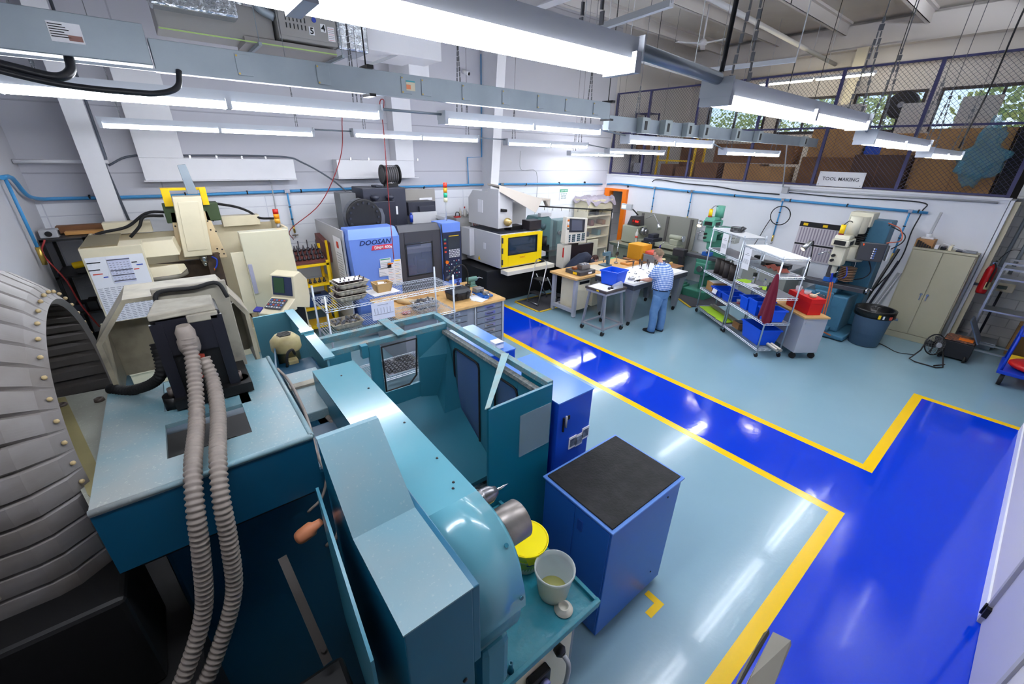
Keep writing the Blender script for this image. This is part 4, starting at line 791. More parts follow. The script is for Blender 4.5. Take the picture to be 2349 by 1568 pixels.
S('floor_marking', MB().prism([(2.33, 1.0), (2.33, .94), (2.52, .94), (2.52, 1.10), (2.46, 1.10), (2.46, 1.0)], 'z', .0005, .003), fl_ye, 'yellow L-shaped tape corner on the floor by the blue tool cabinet', 'floor marking')
t = T('guard_rail', 'weathered grey L-shaped rail end rising over the blue aisle', 'rail', (.95, .06, 2.2))
MB().hexa([(.80, .09, 2.25), (.86, .09, 2.25), (1.035, .095, 2.29), (1.01, .10, 2.29), (.80, .09, 2.30), (.86, .10, 2.30), (1.035, .10, 2.305), (1.01, .105, 2.305)]).build('flange', M('rail_olive', (84, 80, 64), .7), t)
MB().hexa([(.80, .03, 2.28), (.86, .03, 2.28), (1.05, .045, 2.29), (1.035, .085, 2.29), (.80, .075, 2.30), (.86, .08, 2.30), (1.05, .05, 2.305), (1.035, .09, 2.305)]).build('web', M('rail_grey', (140, 136, 126), .6, dirt=.3, dc=(110, 104, 92)), t)
# ---------------------------------------------------------------- cream vertical machining centre by the back wall
def leds(par, x0, x1, z0, z1, y, nx, nz, ms, s=.4, name='key', d=.006):
    for i in range(nx):
        for k in range(nz):
            w, h = (x1 - x0) / nx, (z1 - z0) / nz
            MB().box(x0 + w * (i + .5 - s / 2 - .0), x0 + w * (i + .5 + s / 2), y - d, y, z0 + h * (k + .5 - s / 2), z0 + h * (k + .5 + s / 2)).build(name, ms[(i * 7 + k * 3) % len(ms)], par)
brown = M('swarf_brown', (74, 58, 46), .6, dirt=.7, dc=(44, 34, 28), scale=9)
t = T('machining_centre', 'cream machining centre with a tall ribbed head cover and paper chart', 'milling machine', (.2, 8.9, 0))
MB().box(-1.1, -.44, 8.0, 8.06, .25, 2.2).box(-1.1, -.44, 8.06, 8.5, 2.17, 2.2).build('front_panel', cream, t, .008)
MB().box(-1.1, -1.06, 8.06, 9.5, .25, 2.2).build('side_panel', cream, t, .004)
MB().box(-1.08, -.7, 8.06, 9.1, 2.20, 2.22).build('top_tray', M('oily_tan', (120, 110, 84), .5), t)
MB().hexa([(.78, 7.98, .5), (1.55, 7.98, .5), (1.55, 8.2, .5), (.78, 8.2, .5), (.78, 7.98, 2.26), (1.5, 7.98, 2.26), (1.5, 8.2, 2.26), (.78, 8.2, 2.26)]).build('control_cabinet', M('cream_gloss', (224, 218, 190), .16, dirt=.1, dc=(200, 190, 160)), t, .012)
MB().box(.74, 1.56, 7.9, 9.4, .1, .5).box(-1.1, -.4, 8.05, 9.4, 0, .3).box(-.4, .78, 8.4, 9.5, 0, .5).build('machine_base', cream, t, .01)
MB().box(1.50, 1.54, 8.2, 9.5, .5, 2.26).build('side_panel', cream, t, .004)
MB().box(.6, .78, 8.02, 8.05, .9, 1.95).build('door_leaf', cream, t, .006)
MB().box(.79, .85, 7.93, 7.965, 1.25, 1.75).build('door_handle', M('handle_clear', (170, 170, 190), .15), t, .006)
MB().hexa([(.45, 9.44, .3), (1.5, 9.44, .3), (1.5, 9.5, .3), (.45, 9.5, .3), (.45, 9.44, 2.2), (1.5, 9.44, 2.2), (1.5, 9.5, 2.2), (.45, 9.5, 2.2)]).box(-1.06, .0, 9.44, 9.5, 1.6, 2.15).build('rear_panel', cream, t, .004)
MB().box(-1.06, .5, 9.40, 9.44, .4, 1.62).box(.3, .5, 8.9, 9.0, .4, 1.8).build('splash_wall', brown, t)
MB().box(.9, .93, 8.2, 9.44, .5, 1.9).build('inner_panel', M('cream_stained', (200, 186, 150), .5, dirt=.8, dc=(130, 110, 76), scale=5), t)
MB().hexa([(-.95, 8.45, 1.92), (-.04, 8.45, 1.92), (.0, 8.9, 1.92), (-.95, 8.9, 1.92), (-.85, 8.55, 2.13), (-.08, 8.55, 2.15), (-.04, 8.9, 2.15), (-.85, 8.9, 2.13)]).build('magazine_cover', cream, t, .01)
MB().hexa([(-.5, 8.4, 1.60), (-.1, 8.42, 1.62), (0, 8.6, 1.66), (-.5, 8.8, 1.60), (-.5, 8.45, 1.76), (-.12, 8.46, 1.78), (-.02, 8.62, 1.74), (-.5, 8.8, 1.76)]).build('tool_guard', cream, t, .01)
MB().lathe([(.3, 1.54), (.36, 1.56), (.36, 1.62), (.3, 1.62)], (-.36, 8.72, 0), n=28).build('carousel', M('carousel_grey', (130, 124, 112), .5), t)
MB().hexa([(-.08, 9.05, 1.72), (.62, 9.05, 1.68), (.62, 9.1, 1.68), (-.08, 9.1, 1.72), (.0, 9.05, 2.5), (.5, 9.05, 2.5), (.5, 9.1, 2.5), (.0, 9.1, 2.5)]).build('slide_plate', M('plate_cream', (232, 210, 170), .3), t, .004)
for x, z in ((.52, 2.33), (.6, 2.33), (.53, 2.18), (.6, 2.15), (.55, 1.85), (.62, 1.83), (.06, 2.28), (.56, 1.76), (.63, 1.75)): MB().cyl((x - .05, 9.045, z), (x - .05, 9.052, z), .013, n=10).build('bolt_hole', black, t)
hd = MB().hexa([(.0, 8.8, 1.80), (.40, 8.8, 1.80), (.40, 9.05, 1.80), (.0, 9.05, 1.80), (.08, 8.8, 2.76), (.46, 8.8, 2.76), (.46, 9.05, 2.76), (.08, 9.05, 2.76)]).build('head_cover', cream, t, .012)
MB().hexa([(.07, 8.79, 1.90), (.34, 8.79, 1.90), (.34, 8.80, 1.90), (.07, 8.80, 1.90), (.13, 8.79, 2.68), (.40, 8.79, 2.68), (.40, 8.80, 2.68), (.13, 8.80, 2.68)]).build('raised_panel', cream, hd, .006)
MB().cyl((.27, 8.95, 1.80), (.27, 8.95, 1.66), .07).cyl((.27, 8.95, 1.66), (.27, 8.95, 1.6), .045).build('spindle', steel, t)
MB().tube(smooth([(.38, 8.9, 1.75), (.44, 8.88, 1.7), (.42, 8.86, 1.6), (.38, 8.85, 1.55)]), .014, 8).build('coolant_nozzle', M('nozzle_blue', (30, 60, 170), .4), t)
MB().cyl((.38, 8.85, 1.56), (.365, 8.85, 1.52), .012, .005, 8).build('nozzle_tip', orange, t)
MB().box(-.04, .07, 9.0, 9.1, 2.6, 2.88).box(.47, .56, 9.0, 9.1, 2.6, 2.88).box(-.04, .56, 9.02, 9.1, 2.84, 2.88).build('lifting_bracket', yellow, t, .004)
for a_, b_ in ((-.08, .12), (.46, .68)): MB().box(a_, b_, 9.05, 9.3, 2.33, 2.63).build('green_casting', M('machine_green', (56, 74, 44), .5), t, .01)
MB().hexa([(.30, 9.0, 2.78), (.44, 9.0, 2.78), (.44, 9.04, 2.78), (.30, 9.04, 2.78), (.27, 9.0, 3.22), (.38, 9.0, 3.24), (.38, 9.04, 3.24), (.27, 9.04, 3.22)]).build('chain_guard', galv, t, .006)
for pts in ([(.0, 9.1, 2.5), (-.3, 9.15, 2.5), (-.6, 9.2, 2.3), (-.9, 9.2, 2.24), (-1.0, 9.2, 2.21)], [(-.1, 9.1, 2.45), (-.35, 9.1, 2.45), (-.45, 9.1, 2.3), (-.6, 9.1, 2.15)], [(.65, 9.2, 2.6), (.95, 9.3, 2.52), (1.15, 9.35, 2.42), (1.3, 9.3, 2.30), (1.5, 9.1, 2.30)]): MB().tube(smooth(pts), .022, 8).build('hose', rubber, t)
for a_, b_ in ((-.9, -.3), (.7, 1.3)): MB().box(a_, b_, 9.3, 9.5, 2.18, 2.36).build('rear_duct', cream, t, .006)
MB().cyl((1.47, 8.6, 2.2), (1.47, 8.6, 2.28), .03).build('lamp_base', greyl, t)
for i, (m, z) in enumerate(((M('lens_amber', (226, 160, 40), .3), 2.28), (M('lens_amber2', (240, 150, 20), .3), 2.36), (M('lens_red', (190, 30, 20), .3), 2.44))): MB().cyl((1.47, 8.6, z), (1.47, 8.6, z + .08), .045, n=16).build('signal_lens', m, t)
q = MB().hexa([(-1.075, 7.985, 1.0), (-.46, 7.985, 1.0), (-.46, 7.99, 1.0), (-1.075, 7.99, 1.0), (-1.075, 7.985, 2.08), (-.46, 7.985, 2.08), (-.46, 7.99, 2.08), (-1.075, 7.99, 2.08)]).build('paper_chart', paper, t)
m = MB()
for k in range(9):
    for r in range(24): m.box(-1.06 + k * .066, -1.02 + k * .066 + .01 * (r % 2), 7.981, 7.985, 1.04 + r * .026, 1.045 + r * .026)
m.build('printed_table', M('print_grey', (120, 124, 134), .7), q); m = MB()
for k in range(6):
    for r in range(9): m.box(-.85 + k * .038, -.83 + k * .038, 7.975, 7.978, 1.74 + r * .03, 1.745 + r * .03)
sch = m
c = MB().box(-.86, -.62, 7.978, 7.983, 1.70, 2.04).build('schedule_sheet', M('sheet_lilac', (214, 216, 236), .7), q); sch.build('printed_table', M('print_grey'), c)
for z in (2.02, 1.87, 1.80, 1.72): MB().box(-.86, -.62, 7.975, 7.978, z, z + .014).build('header_bar', M('header_grey', (90, 90, 104), .7), c)
for x, z, w, m in ((-1.0, 2.0, .14, ink), (-1.02, 1.9, .12, ink), (-1.0, 1.84, .1, M('red_ink')), (-.93, 1.79, .05, M('logo_blue', (40, 70, 170), .6)), (-.58, 1.96, .06, ink), (-.53, 1.92, .07, MATS['logo_blue']), (-.58, 1.86, .06, MATS['red_ink'])): MB().box(x - w / 2, x + w / 2, 7.981, 7.985, z, z + .014).build('print_mark', m, q)
# pendant
p = T('control_pendant', 'cream control pendant with a small screen beside the cream machine', 'control panel', (1.12, 7.45, 0), math.radians(-50), local=True)
MB().prism([(-.02, 1.12), (.30, 1.0), (.36, 1.18), (.36, 1.50), (.22, 1.66), (.05, 1.62), (-.0, 1.30)], 'x', -.2, .24).build('housing', cream, p, .012)
MB().prism([(-.34, 1.08), (-.32, 1.04), (.0, 1.08), (.0, 1.26), (-.03, 1.25)], 'x', -.2, .24).build('desk', cream, p, .008)
kb = MB().prism([(-.26, 1.145), (-.06, 1.245), (-.06, 1.255), (-.26, 1.155)], 'x', -.16, .14).build('keyboard', M('keypad_grey', (70, 72, 80), .5), p)
for i in range(6):
    for k in range(4): MB().obox((-.13 + i * .047, -.235 + k * .046, 1.17 + k * .023), (.026, .022, .008), (.46, 0, 0)).build('key', [paper, M('red_ink'), greyl, M('key_blue', (70, 110, 190), .5)][(i * 2 + k) % 4], kb)
sc = MB().prism([(-.012, 1.30), (.045, 1.60), (.055, 1.60), (0, 1.30)], 'x', -.16, .2).build('screen_bezel', M('bezel_navy', (40, 50, 80), .4), p)
MB().prism([(-.014, 1.34), (.033, 1.58), (.04, 1.58), (-.006, 1.34)], 'x', -.13, .06).build('display', M('display_green', (40, 70, 44), .3, emit=.1), sc)
MB().box(-.1, .14, .1, .3, .1, 1.05).box(-.2, .24, 0, .36, 0, .1).build('pedestal', black, p, .01)
MB().obox((-.26, -.28, 1.12), (.12, .1, .03), (.4, 0, 0)).build('pen_tray', M('purple_bin', (60, 60, 150), .5), p)
# yellow tool cart between the machines
t = T('tool_holder_cart', 'yellow steel tool holder cart between cream and blue machines', 'cart', (1.9, 8.8, 0))
for x in (1.58, 2.20):
    for y in (8.6, 9.05): MB().box(x - .025, x + .025, y - .02, y + .02, .02, 1.52 + (.25 if y > 9 else 0)).build('post', yellow, t)
hold = M('holder_steel', (52, 50, 56), .35, .7); plum = M('plum_rack', (96, 50, 46), .6)
for z in (1.42, 1.02, .55, .15): MB().box(1.55, 2.23, 8.58, 9.07, z, z + .05).build('shelf', yellow, t, .004)
MB().hexa([(1.58, 8.6, 1.48), (2.2, 8.6, 1.48), (2.2, 9.05, 1.66), (1.58, 9.05, 1.66), (1.58, 8.6, 1.51), (2.2, 8.6, 1.51), (2.2, 9.05, 1.69), (1.58, 9.05, 1.69)]).build('tool_rack', plum, t)
def holder(x, y, z, s, lab):
    o = T('tool_holder', lab, 'tool', (x, y, z), group='tool holders in the yellow cart')
    MB().lathe([(.022, 0), (.034, .01), (.034, .03), (.022, .035), (.022, .06), (.012, .07), (.010, .07 + s), (0, .07 + s)], (x, y, z), n=12).build('body', hold, o); return o
k = 0
for i in range(7):
    for j in range(3):
        y = 8.68 + j * .15; x = 1.65 + i * .082 + .02 * (j % 2); z = 1.512 + (y - 8.6) * .4
        holder(x, y, z, .04 + .09 * ((i * 5 + j * 3) % 4 == 0) + .1 * (i == 4 and j == 2), 'dark steel tool holder standing in the yellow cart top rack')
for i in range(6): 
    o = holder(1.66 + i * .09, 8.68, 1.072, .03, 'dark tool holder on the second shelf of the yellow cart')
    o['group'] = 'tool holders on the second cart shelf'
t = T('tool_case', 'dark blue plastic tool case on a yellow cart shelf', 'case', (1.95, 8.8, .6))
MB().box(1.74, 2.16, 8.62, 8.95, .602, .82).build('body', M('navy_plastic', (26, 56, 110), .4), t, .015); MB().box(1.96, 2.1, 8.612, 8.62, .66, .74).build('label', paper, t); MB().box(1.88, 2.02, 8.75, 8.79, .82, .85).build('handle', black, t)
t = T('yellow_rack', 'second yellow rack squeezed against the blue machine side', 'rack', (2.33, 9.1, 0))
for y in (8.85, 9.5): MB().box(2.28, 2.32, y - .02, y + .02, 0, 1.85).build('post', yellow, t)
MB().hexa([(2.27, 8.85, 1.4), (2.37, 8.85, 1.4), (2.37, 9.5, 1.6), (2.27, 9.5, 1.6), (2.27, 8.85, 1.8), (2.37, 8.85, 1.8), (2.37, 9.5, 1.9), (2.27, 9.5, 1.9)]).build('tray', plum, t); MB().box(2.28, 2.34, 8.85, 9.5, .5, .54).build('shelf', yellow, t); MB().box(2.28, 2.34, 8.85, 9.5, 1.0, 1.04).build('shelf', yellow, t)
# ---------------------------------------------------------------- periwinkle blue machine
peri = M('periwinkle_paint', (112, 146, 226), .35); perl = M('periwinkle_light', (136, 172, 240), .35)
char = M('charcoal_paint', (62, 62, 68), .45); dgrey = M('dark_machine_grey', (44, 46, 58), .4); pale = M('pale_grey_paint', (186, 186, 188), .45)
t = T('machining_centre', 'periwinkle blue and charcoal machining centre with printed maker lettering', 'milling machine', (3.6, 8.8, 0))
MB().hexa([(2.50, 7.82, .3), (3.37, 7.82, .3), (3.37, 9.0, .3), (2.50, 9.0, .3), (2.42, 7.80, 2.0), (3.40, 7.80, 2.0), (3.40, 9.0, 2.0), (2.42, 9.0, 2.0)]).hexa([(2.42, 7.80, 2.0), (3.40, 7.80, 2.0), (3.40, 8.3, 2.0), (2.42, 8.3, 2.0), (2.47, 7.93, 2.17), (3.38, 7.93, 2.17), (3.38, 8.3, 2.17), (2.47, 8.3, 2.17)]).build('front_cover', peri, t, .006)
MB().hexa([(2.38, 8.0, .3), (2.41, 8.0, .3), (2.41, 9.75, .3), (2.38, 9.75, .3), (2.38, 8.0, 2.15), (2.41, 8.0, 2.15), (2.41, 9.75, 2.15), (2.38, 9.75, 2.15)]).box(2.38, 4.78, 9.65, 9.75, .3, 2.15).box(4.72, 4.78, 8.2, 9.7, .3, 2.15).box(2.41, 4.72, 8.3, 9.65, 1.5, 1.6).build('side_panel', pale, t, .004)
MB().box(2.42, 4.72, 7.95, 9.7, 0, .3).build('machine_base', pale, t, .01)
dr = MB()
for a in ((3.40, 3.50), (4.12, 4.31)): dr.box(*a, 7.79, 7.84, .35, 2.05)
dr.box(3.50, 4.12, 7.79, 7.84, .35, 1.15).box(3.50, 4.12, 7.79, 7.84, 1.83, 2.05).hexa([(3.40, 7.79, 2.05), (4.31, 7.79, 2.05), (4.31, 7.9, 2.05), (3.40, 7.9, 2.05), (3.42, 7.92, 2.17), (4.31, 7.92, 2.17), (4.31, 8.0, 2.17), (3.42, 8.0, 2.17)])
dr = dr.build('sliding_door', char, t, .004)
MB().tube([(3.52, 7.78, 1.17), (4.10, 7.78, 1.17), (4.10, 7.78, 1.81), (3.52, 7.78, 1.81)], .014, 8, closed=True).build('window_seal', rubber, dr)
MB().box(3.51, 4.11, 7.80, 7.806, 1.16, 1.82).build('door_window', M('smoked_glass', (110, 120, 150), .05, alpha=.45), dr)
MB().box(3.45, 4.2, 8.5, 8.52, .6, 2.0).box(3.45, 4.2, 7.9, 8.5, 1.02, 1.08).build('inner_wall', M('interior_grey', (90, 100, 110), .4), t)
MB().box(3.6, 3.85, 8.05, 8.2, 1.10, 1.28).build('vise', M('maroon_vise', (110, 30, 44), .4), t, .01); MB().cyl((3.85, 8.1, 1.5), (3.85, 8.1, 1.1), .02).build('probe', steel, t); MB().box(3.9, 4.1, 8.1, 8.3, 1.1, 1.4).build('fixture', black, t, .01)
cp = MB().box(4.33, 4.78, 7.76, 8.2, .3, 2.17).build('control_column', peri, t, .008)
MB().box(4.33, 4.78, 7.74, 7.76, .95, 1.98).build('control_face', M('control_navy', (34, 40, 66), .4), cp, .003)
MB().box(4.46, 4.74, 7.735, 7.74, 1.62, 1.92).build('monitor', M('monitor_dark', (56, 60, 66), .2), cp); MB().box(4.48, 4.72, 7.732, 7.735, 1.895, 1.905).build('stripe', yellow, cp)
leds(cp, 4.47, 4.74, 1.44, 1.62, 7.74, 8, 5, [paper, greyl], .7)
leds(cp, 4.37, 4.74, .99, 1.40, 7.74, 6, 6, [greyl, M('red_ink'), paper, dgrey, M('key_green', (60, 150, 120), .5), dgrey], .35)
MB().cyl((4.40, 7.74, 1.36), (4.40, 7.70, 1.36), .035, n=16).build('stop_button', orange, cp)
for z in (1.82, 1.74, 1.65, 1.56): MB().box(4.36, 4.41, 7.733, 7.74, z, z + .035).build('key', M('red_ink') if z < 1.75 else MATS['key_green'], cp)
txt('DOOSAN', .125, M('navy_ink', (14, 34, 90), .5), (2.60, 7.795, 1.885), (1, 0, 0), (0, 0, 1), t, 'lettering', bold=.0022, shear=.3, sx=1.14)
rp = MB().hexa([(2.82, 7.797, 1.775), (3.22, 7.797, 1.775), (3.22, 7.80, 1.775), (2.82, 7.80, 1.775), (2.85, 7.793, 1.865), (3.25, 7.793, 1.865), (3.25, 7.797, 1.865), (2.85, 7.797, 1.865)]).build('red_badge', M('badge_red', (224, 60, 84), .5), t)
txt('DNM 400a', .078, paper, (2.88, 7.788, 1.793), (1, 0, 0), (0, 0, 1), rp, 'lettering', bold=.002)
for x0, x1, z0, z1, m in ((2.96, 3.18, 1.40, 1.60, MATS['key_green']), (2.92, 3.10, 1.25, 1.42, greyl), (3.10, 3.24, 1.05, 1.50, orange), (3.24, 3.39, 1.02, 1.55, yellow)):
    c = MB().box(x0, x1, 7.788, 7.792, z0, z1).build('posted_sheet', paper, t); MB().box(x0 + .01, x1 - .02, 7.784, 7.788, z1 - .03, z1 - .01).build('header_bar', m, c)
    for k in range(int((z1 - z0) / .035) - 1): MB().box(x0 + .01, x1 - .02 - .02 * (k % 3), 7.785, 7.788, z0 + .015 + k * .033, z0 + .02 + k * .033).build('print_line', m if k % 4 == 3 else M('print_grey'), c)
c = MB().hexa([(2.37, 8.05, 1.0), (2.375, 8.05, 1.0), (2.375, 8.45, 1.0), (2.37, 8.45, 1.0), (2.35, 8.05, 2.0), (2.355, 8.05, 2.0), (2.355, 8.5, 2.0), (2.35, 8.5, 2.0)]).build('paper_chart', paper, t)
for k in range(14): MB().box(2.345, 2.35, 8.1, 8.4 - .03 * (k % 3), 1.05 + k * .05, 1.056 + k * .05).build('print_line', M('print_grey'), c)
MB().box(2.34, 2.346, 8.2, 8.3, 1.8, 1.92).build('print_mark', M('red_ink'), c)
MB().box(3.18, 3.92 + .2, 8.9, 9.55, 1.6, 2.8).build('column_cover', dgrey, t, .012)
MB().box(3.52, 3.66, 9.0, 9.3, 2.8, 2.84).box(3.08, 3.8, 8.75, 8.9, 1.6, 2.55).build('head_cover', M('dark_navy_grey', (34, 36, 48), .4), t, .01)
MB().prism([(3.02 + .34 * math.cos(a), 2.30 + .34 * math.sin(a)) for a in [PI * .5 + PI * k / 12 for k in range(13)]] + [(3.35, 1.96), (3.40, 2.0), (3.42, 2.3), (3.38, 2.44), (3.2, 2.5)], 'y', 8.45, 8.75).build('magazine_shroud', M('shroud_grey', (92, 94, 102), .35), t, .006)
MB().lathe([(.33, 8.40), (.35, 8.41), (.35, 8.45), (.2, 8.46)], (2.98, 0, 2.3), 'y', 30).build('magazine_wheel', black, t)
for k in range(16): a = k * PI / 8; MB().cyl((2.98 + .28 * math.cos(a), 8.40, 2.3 + .28 * math.sin(a)), (2.98 + .28 * math.cos(a), 8.37, 2.3 + .28 * math.sin(a)), .022, n=8).build('tool_pocket', dgrey, t)
MB().box(2.78, 3.1, 9.1, 9.5, 1.6, 2.7).build('rear_box', M('mid_grey', (110, 112, 116), .5), t, .006)
for x in (3.4, 3.72): MB().lathe([(.02, 2.5), (.02, 2.56), (.08, 2.6), (.09, 2.64), (.05, 2.67), (0, 2.67)], (x, 8.82, 0), n=18).build('motor_knob', dgrey, t)
MB().box(3.86, 3.90, 8.88, 8.9, 2.25, 2.42).build('plate_label', paper, t)
MB().box(4.3, 5.0, 9.2, 9.6, 2.15, 2.45).box(4.55, 4.95, 9.15, 9.2, 2.2, 2.36).build('oil_chiller', dgrey, t, .01)
MB().box(4.2, 5.3, 9.75, 9.8, .6, 2.68).build('rear_electrical_door', M('door_greige', (160, 156, 150), .5), t, .01)
MB().box(4.85, 5.2, 9.72, 9.75, 2.42, 2.48).build('door_latch', paper, t, .004)
MB().box(4.1, 4.7, 8.6, 8.65, 2.0, 2.3).box(4.66, 4.72, 8.2, 9.4, 2.15, 2.22).build('top_rail', pale, t, .004)
MB().cyl((3.88, 8.2, 2.17), (3.88, 8.2, 2.32), .035).cyl((3.88, 8.2, 2.32), (3.88, 8.2, 2.36), .015).build('spray_can', M('can_blue', (20, 50, 140), .3), t)
MB().cyl((4.62, 8.05, 2.17), (4.62, 8.05, 2.55), .012).build('lamp_pole', greyl, t)
for i, (m, z) in enumerate(((M('lens_white', (220, 214, 180), .3), 2.55), (M('lens_green', (40, 170, 130), .3), 2.64), (MATS['lens_amber'], 2.74), (M('lens_red2', (230, 60, 40), .3), 2.84))): MB().cyl((4.62, 8.05, z), (4.62, 8.05, z + .095), .04, n=16).build('signal_lens', m, t)
MB().tube(smooth([(4.32, 7.76, 2.15), (4.34, 7.72, 1.6), (4.32, 7.74, 1.1)]), .012, 6).build('door_cable', cable, t)
ho = T('hose_reel', 'black coiled hose on a reel above the blue machine column', 'reel', (3.95, 9.3, 2.84))
for x in (3.78, 4.12): MB().lathe([(.13, x - .012), (.20, x - .012), (.20, x + .012), (.13, x + .012), (.13, x - .012)], (0, 9.25, 3.04), 'x', 28).build('side_ring', black, ho)
for i in range(6): MB().lathe([(.14, 3.81 + i * .047), (.185, 3.82 + i * .047), (.185, 3.84 + i * .047), (.14, 3.85 + i * .047)], (0, 9.25, 3.04), 'x', 28).build('hose_coil', M('coil_grey', (84, 82, 84), .5), ho)
for a in (0, 2.1, 4.2): MB().cyl((3.77, 9.25 + .19 * math.cos(a), 3.04 + .19 * math.sin(a)), (4.13, 9.25 + .19 * math.cos(a), 3.04 + .19 * math.sin(a)), .008).build('cross_bar', steel, ho)
MB().box(3.8, 4.1, 9.2, 9.3, 2.80, 2.86).build('stand', black, ho)
# grey cabinet with bottles
t = T('storage_cabinet', 'tall grey steel cabinet with bottles on top behind the blue machine', 'cabinet', (6.15, 9.95, 0))
MB().box(5.80, 6.60, 9.6, 10.1, .05, 1.95).build('body', M('cabinet_grey', (150, 148, 144), .5), t, .008); MB().box(5.85, 6.55, 9.65, 10.05, 0, .05).build('plinth', black, t)
c = MB().box(6.28, 6.5, 9.592, 9.6, 1.55, 1.85).build('notice', paper, t)
MB().tube([(6.39 + .055 * math.cos(a * PI / 10), 9.588, 1.76 + .055 * math.sin(a * PI / 10)) for a in range(20)], .008, 6, closed=True).bar((6.355, 9.588, 1.72), (6.425, 9.588, 1.80), .01, .006).build('no_entry_ring', M('red_ink'), c)
for k in range(3): MB().box(6.32, 6.46, 9.588, 9.592, 1.6 + k * .03, 1.607 + k * .03).build('print_line', M('print_grey'), c)
t = T('oil_jug', 'amber plastic jug with a white label on the grey cabinet', 'jug', (6.45, 9.8, 1.951))
MB().box(6.36, 6.54, 9.74, 9.88, 1.952, 2.14).hexa([(6.36, 9.74, 2.14), (6.54, 9.74, 2.14), (6.54, 9.88, 2.14), (6.36, 9.88, 2.14), (6.43, 9.79, 2.23), (6.47, 9.79, 2.23), (6.47, 9.83, 2.23), (6.43, 9.83, 2.23)]).build('body', M('amber_plastic', (196, 164, 90), .3), t, .012)
MB().box(6.36, 6.54, 9.73, 9.885, 1.952, 2.03).build('dark_oil', M('dark_oil', (70, 66, 60), .3), t); MB().box(6.40, 6.5, 9.725, 9.735, 2.0, 2.13).build('label', paper, t); MB().cyl((6.45, 9.81, 2.23), (6.45, 9.81, 2.27), .02, n=12).build('cap', M('cap_tan', (200, 190, 140), .4), t)
for i, (x, y, r, h, c, l) in enumerate(((6.05, 9.8, .035, .2, (220, 214, 200), 'slim clear bottle on the grey cabinet beside the red nozzle one'), (6.16, 9.75, .04, .22, (226, 222, 216), 'spray bottle with a red nozzle on the grey cabinet'), (6.27, 9.85, .035, .16, (212, 212, 208), 'short clear bottle next to the amber jug'))):
    t = T('bottle', l, 'bottle', (x, y, 1.951), group='bottles on the grey cabinet')
    MB().lathe([(r, 1.952), (r, 1.952 + h * .7), (.012, 1.952 + h * .85), (.012, 1.952 + h), (0, 1.952 + h)], (x, y, 0), n=16).build('body', M('bottle_%d' % i, c, .3, alpha=.7), t)
    MB().cyl((x, y, 1.952 + h), (x, y, 1.99 + h), .016, n=10).build('cap', red if i == 1 else white, t)
t = T('red_press', 'small red and silver hand tool on the grey cabinet corner', 'tool', (5.92, 9.75, 1.951))
MB().box(5.84, 6.0, 9.70, 9.8, 1.952, 1.98).build('base', red, t, .005); MB().tube(smooth([(5.86, 9.75, 1.98), (5.9, 9.75, 2.08), (5.98, 9.75, 2.06), (6.0, 9.75, 1.98)]), .012).build('handle', M('dull_iron'), t)
# ---------------------------------------------------------------- yellow-door wire cutting machine
t = T('wire_cutting_machine', 'white machine with a bright yellow windowed door and raised cover', 'wire cutter', (6.7, 8.8, 0))
mw_ = M('machine_white', (206, 206, 208), .4); blk = M('base_black', (12, 12, 14), .5)
MB().hexa([(6.04, 8.0, .92), (7.35, 8.0, .92), (7.35, 9.5, .92), (6.04, 9.5, .92), (6.04, 8.0, 1.74), (7.35, 8.0, 1.74), (7.35, 9.5, 1.74), (6.04, 9.5, 1.74)]).build('tank_body', mw_, t, .01)
MB().box(5.88, 6.03, 9.1, 9.5, 1.05, 1.75).build('side_box', mw_, t, .008)
MB().box(6.1, 7.3, 8.08, 9.4, 1.741, 1.76).build('tank_top', dgrey, t)
dd = MB(); dd.box(6.07, 6.25, 7.95, 8.0, .96, 1.73).box(7.18, 7.36, 7.95, 8.0, .96, 1.73).box(6.25, 7.18, 7.95, 8.0, .96, 1.24).box(6.25, 7.18, 7.95, 8.0, 1.655, 1.73)
dd = dd.build('front_door', M('door_yellow', (246, 212, 10), .35), t, .004)
MB().box(6.25, 7.18, 7.975, 7.985, 1.24, 1.655).build('window', M('dark_tank_glass', (40, 60, 80), .05, alpha=.75), dd)
MB().frame(6.24, 7.19, 1.23, 1.665, 7.945, 7.965, .022).build('window_seal', black, dd)
txt('FANUC', .055, M('red_ink'), (6.62, 7.944, 1.13), (1, 0, 0), (0, 0, 1), dd, 'lettering')
for z in (1.02, 1.3, 1.55): MB().box(6.05, 6.08, 7.93, 7.96, z, z + .13).build('hinge', dgrey, dd)
MB().box(6.68, 6.9, 8.3, 8.4, 1.1, 1.6).build('inner_column', steel, t); MB().cyl((6.8, 8.1, 1.33), (6.8, 8.12, 1.33), .03).build('work_lamp', M('cool_lamp', (200, 230, 255), .5, emit=6), t)
MB().box(6.06, 7.64, 7.72, 8.0, .80, .9).build('front_shelf', M('shelf_white', (226, 220, 206), .4), t, .008)
MB().box(7.36, 7.75, 8.2, 8.5, 1.0, 1.12).build('side_shelf', mw_, t, .006)
MB().box(5.75, 7.9, 8.15, 9.55, .02, .86).box(7.9, 9.2, 8.2, 8.9, .02, .75).build('base', blk, t, .01)
MB().prism([(8.25, 1.84), (9.56, 1.84), (9.56, 2.46), (9.35, 2.66), (8.7, 2.66), (8.7, 2.74), (8.25, 2.74)], 'x', 6.16, 6.20).box(6.2, 6.62, 8.28, 8.31, 1.84, 2.72).prism([(8.31, 1.84), (9.56, 1.84), (9.56, 2.46), (9.35, 2.66), (8.31, 2.66)], 'x', 6.58, 6.62).box(6.2, 7.5, 8.9, 8.93, 1.84, 2.6).build('upper_housing', mw_, t, .006)
MB().box(6.62, 7.55, 8.86, 8.90, 1.8, 2.5).build('back_panel', M('panel_pale2', (196, 196, 198), .4), t, .006)
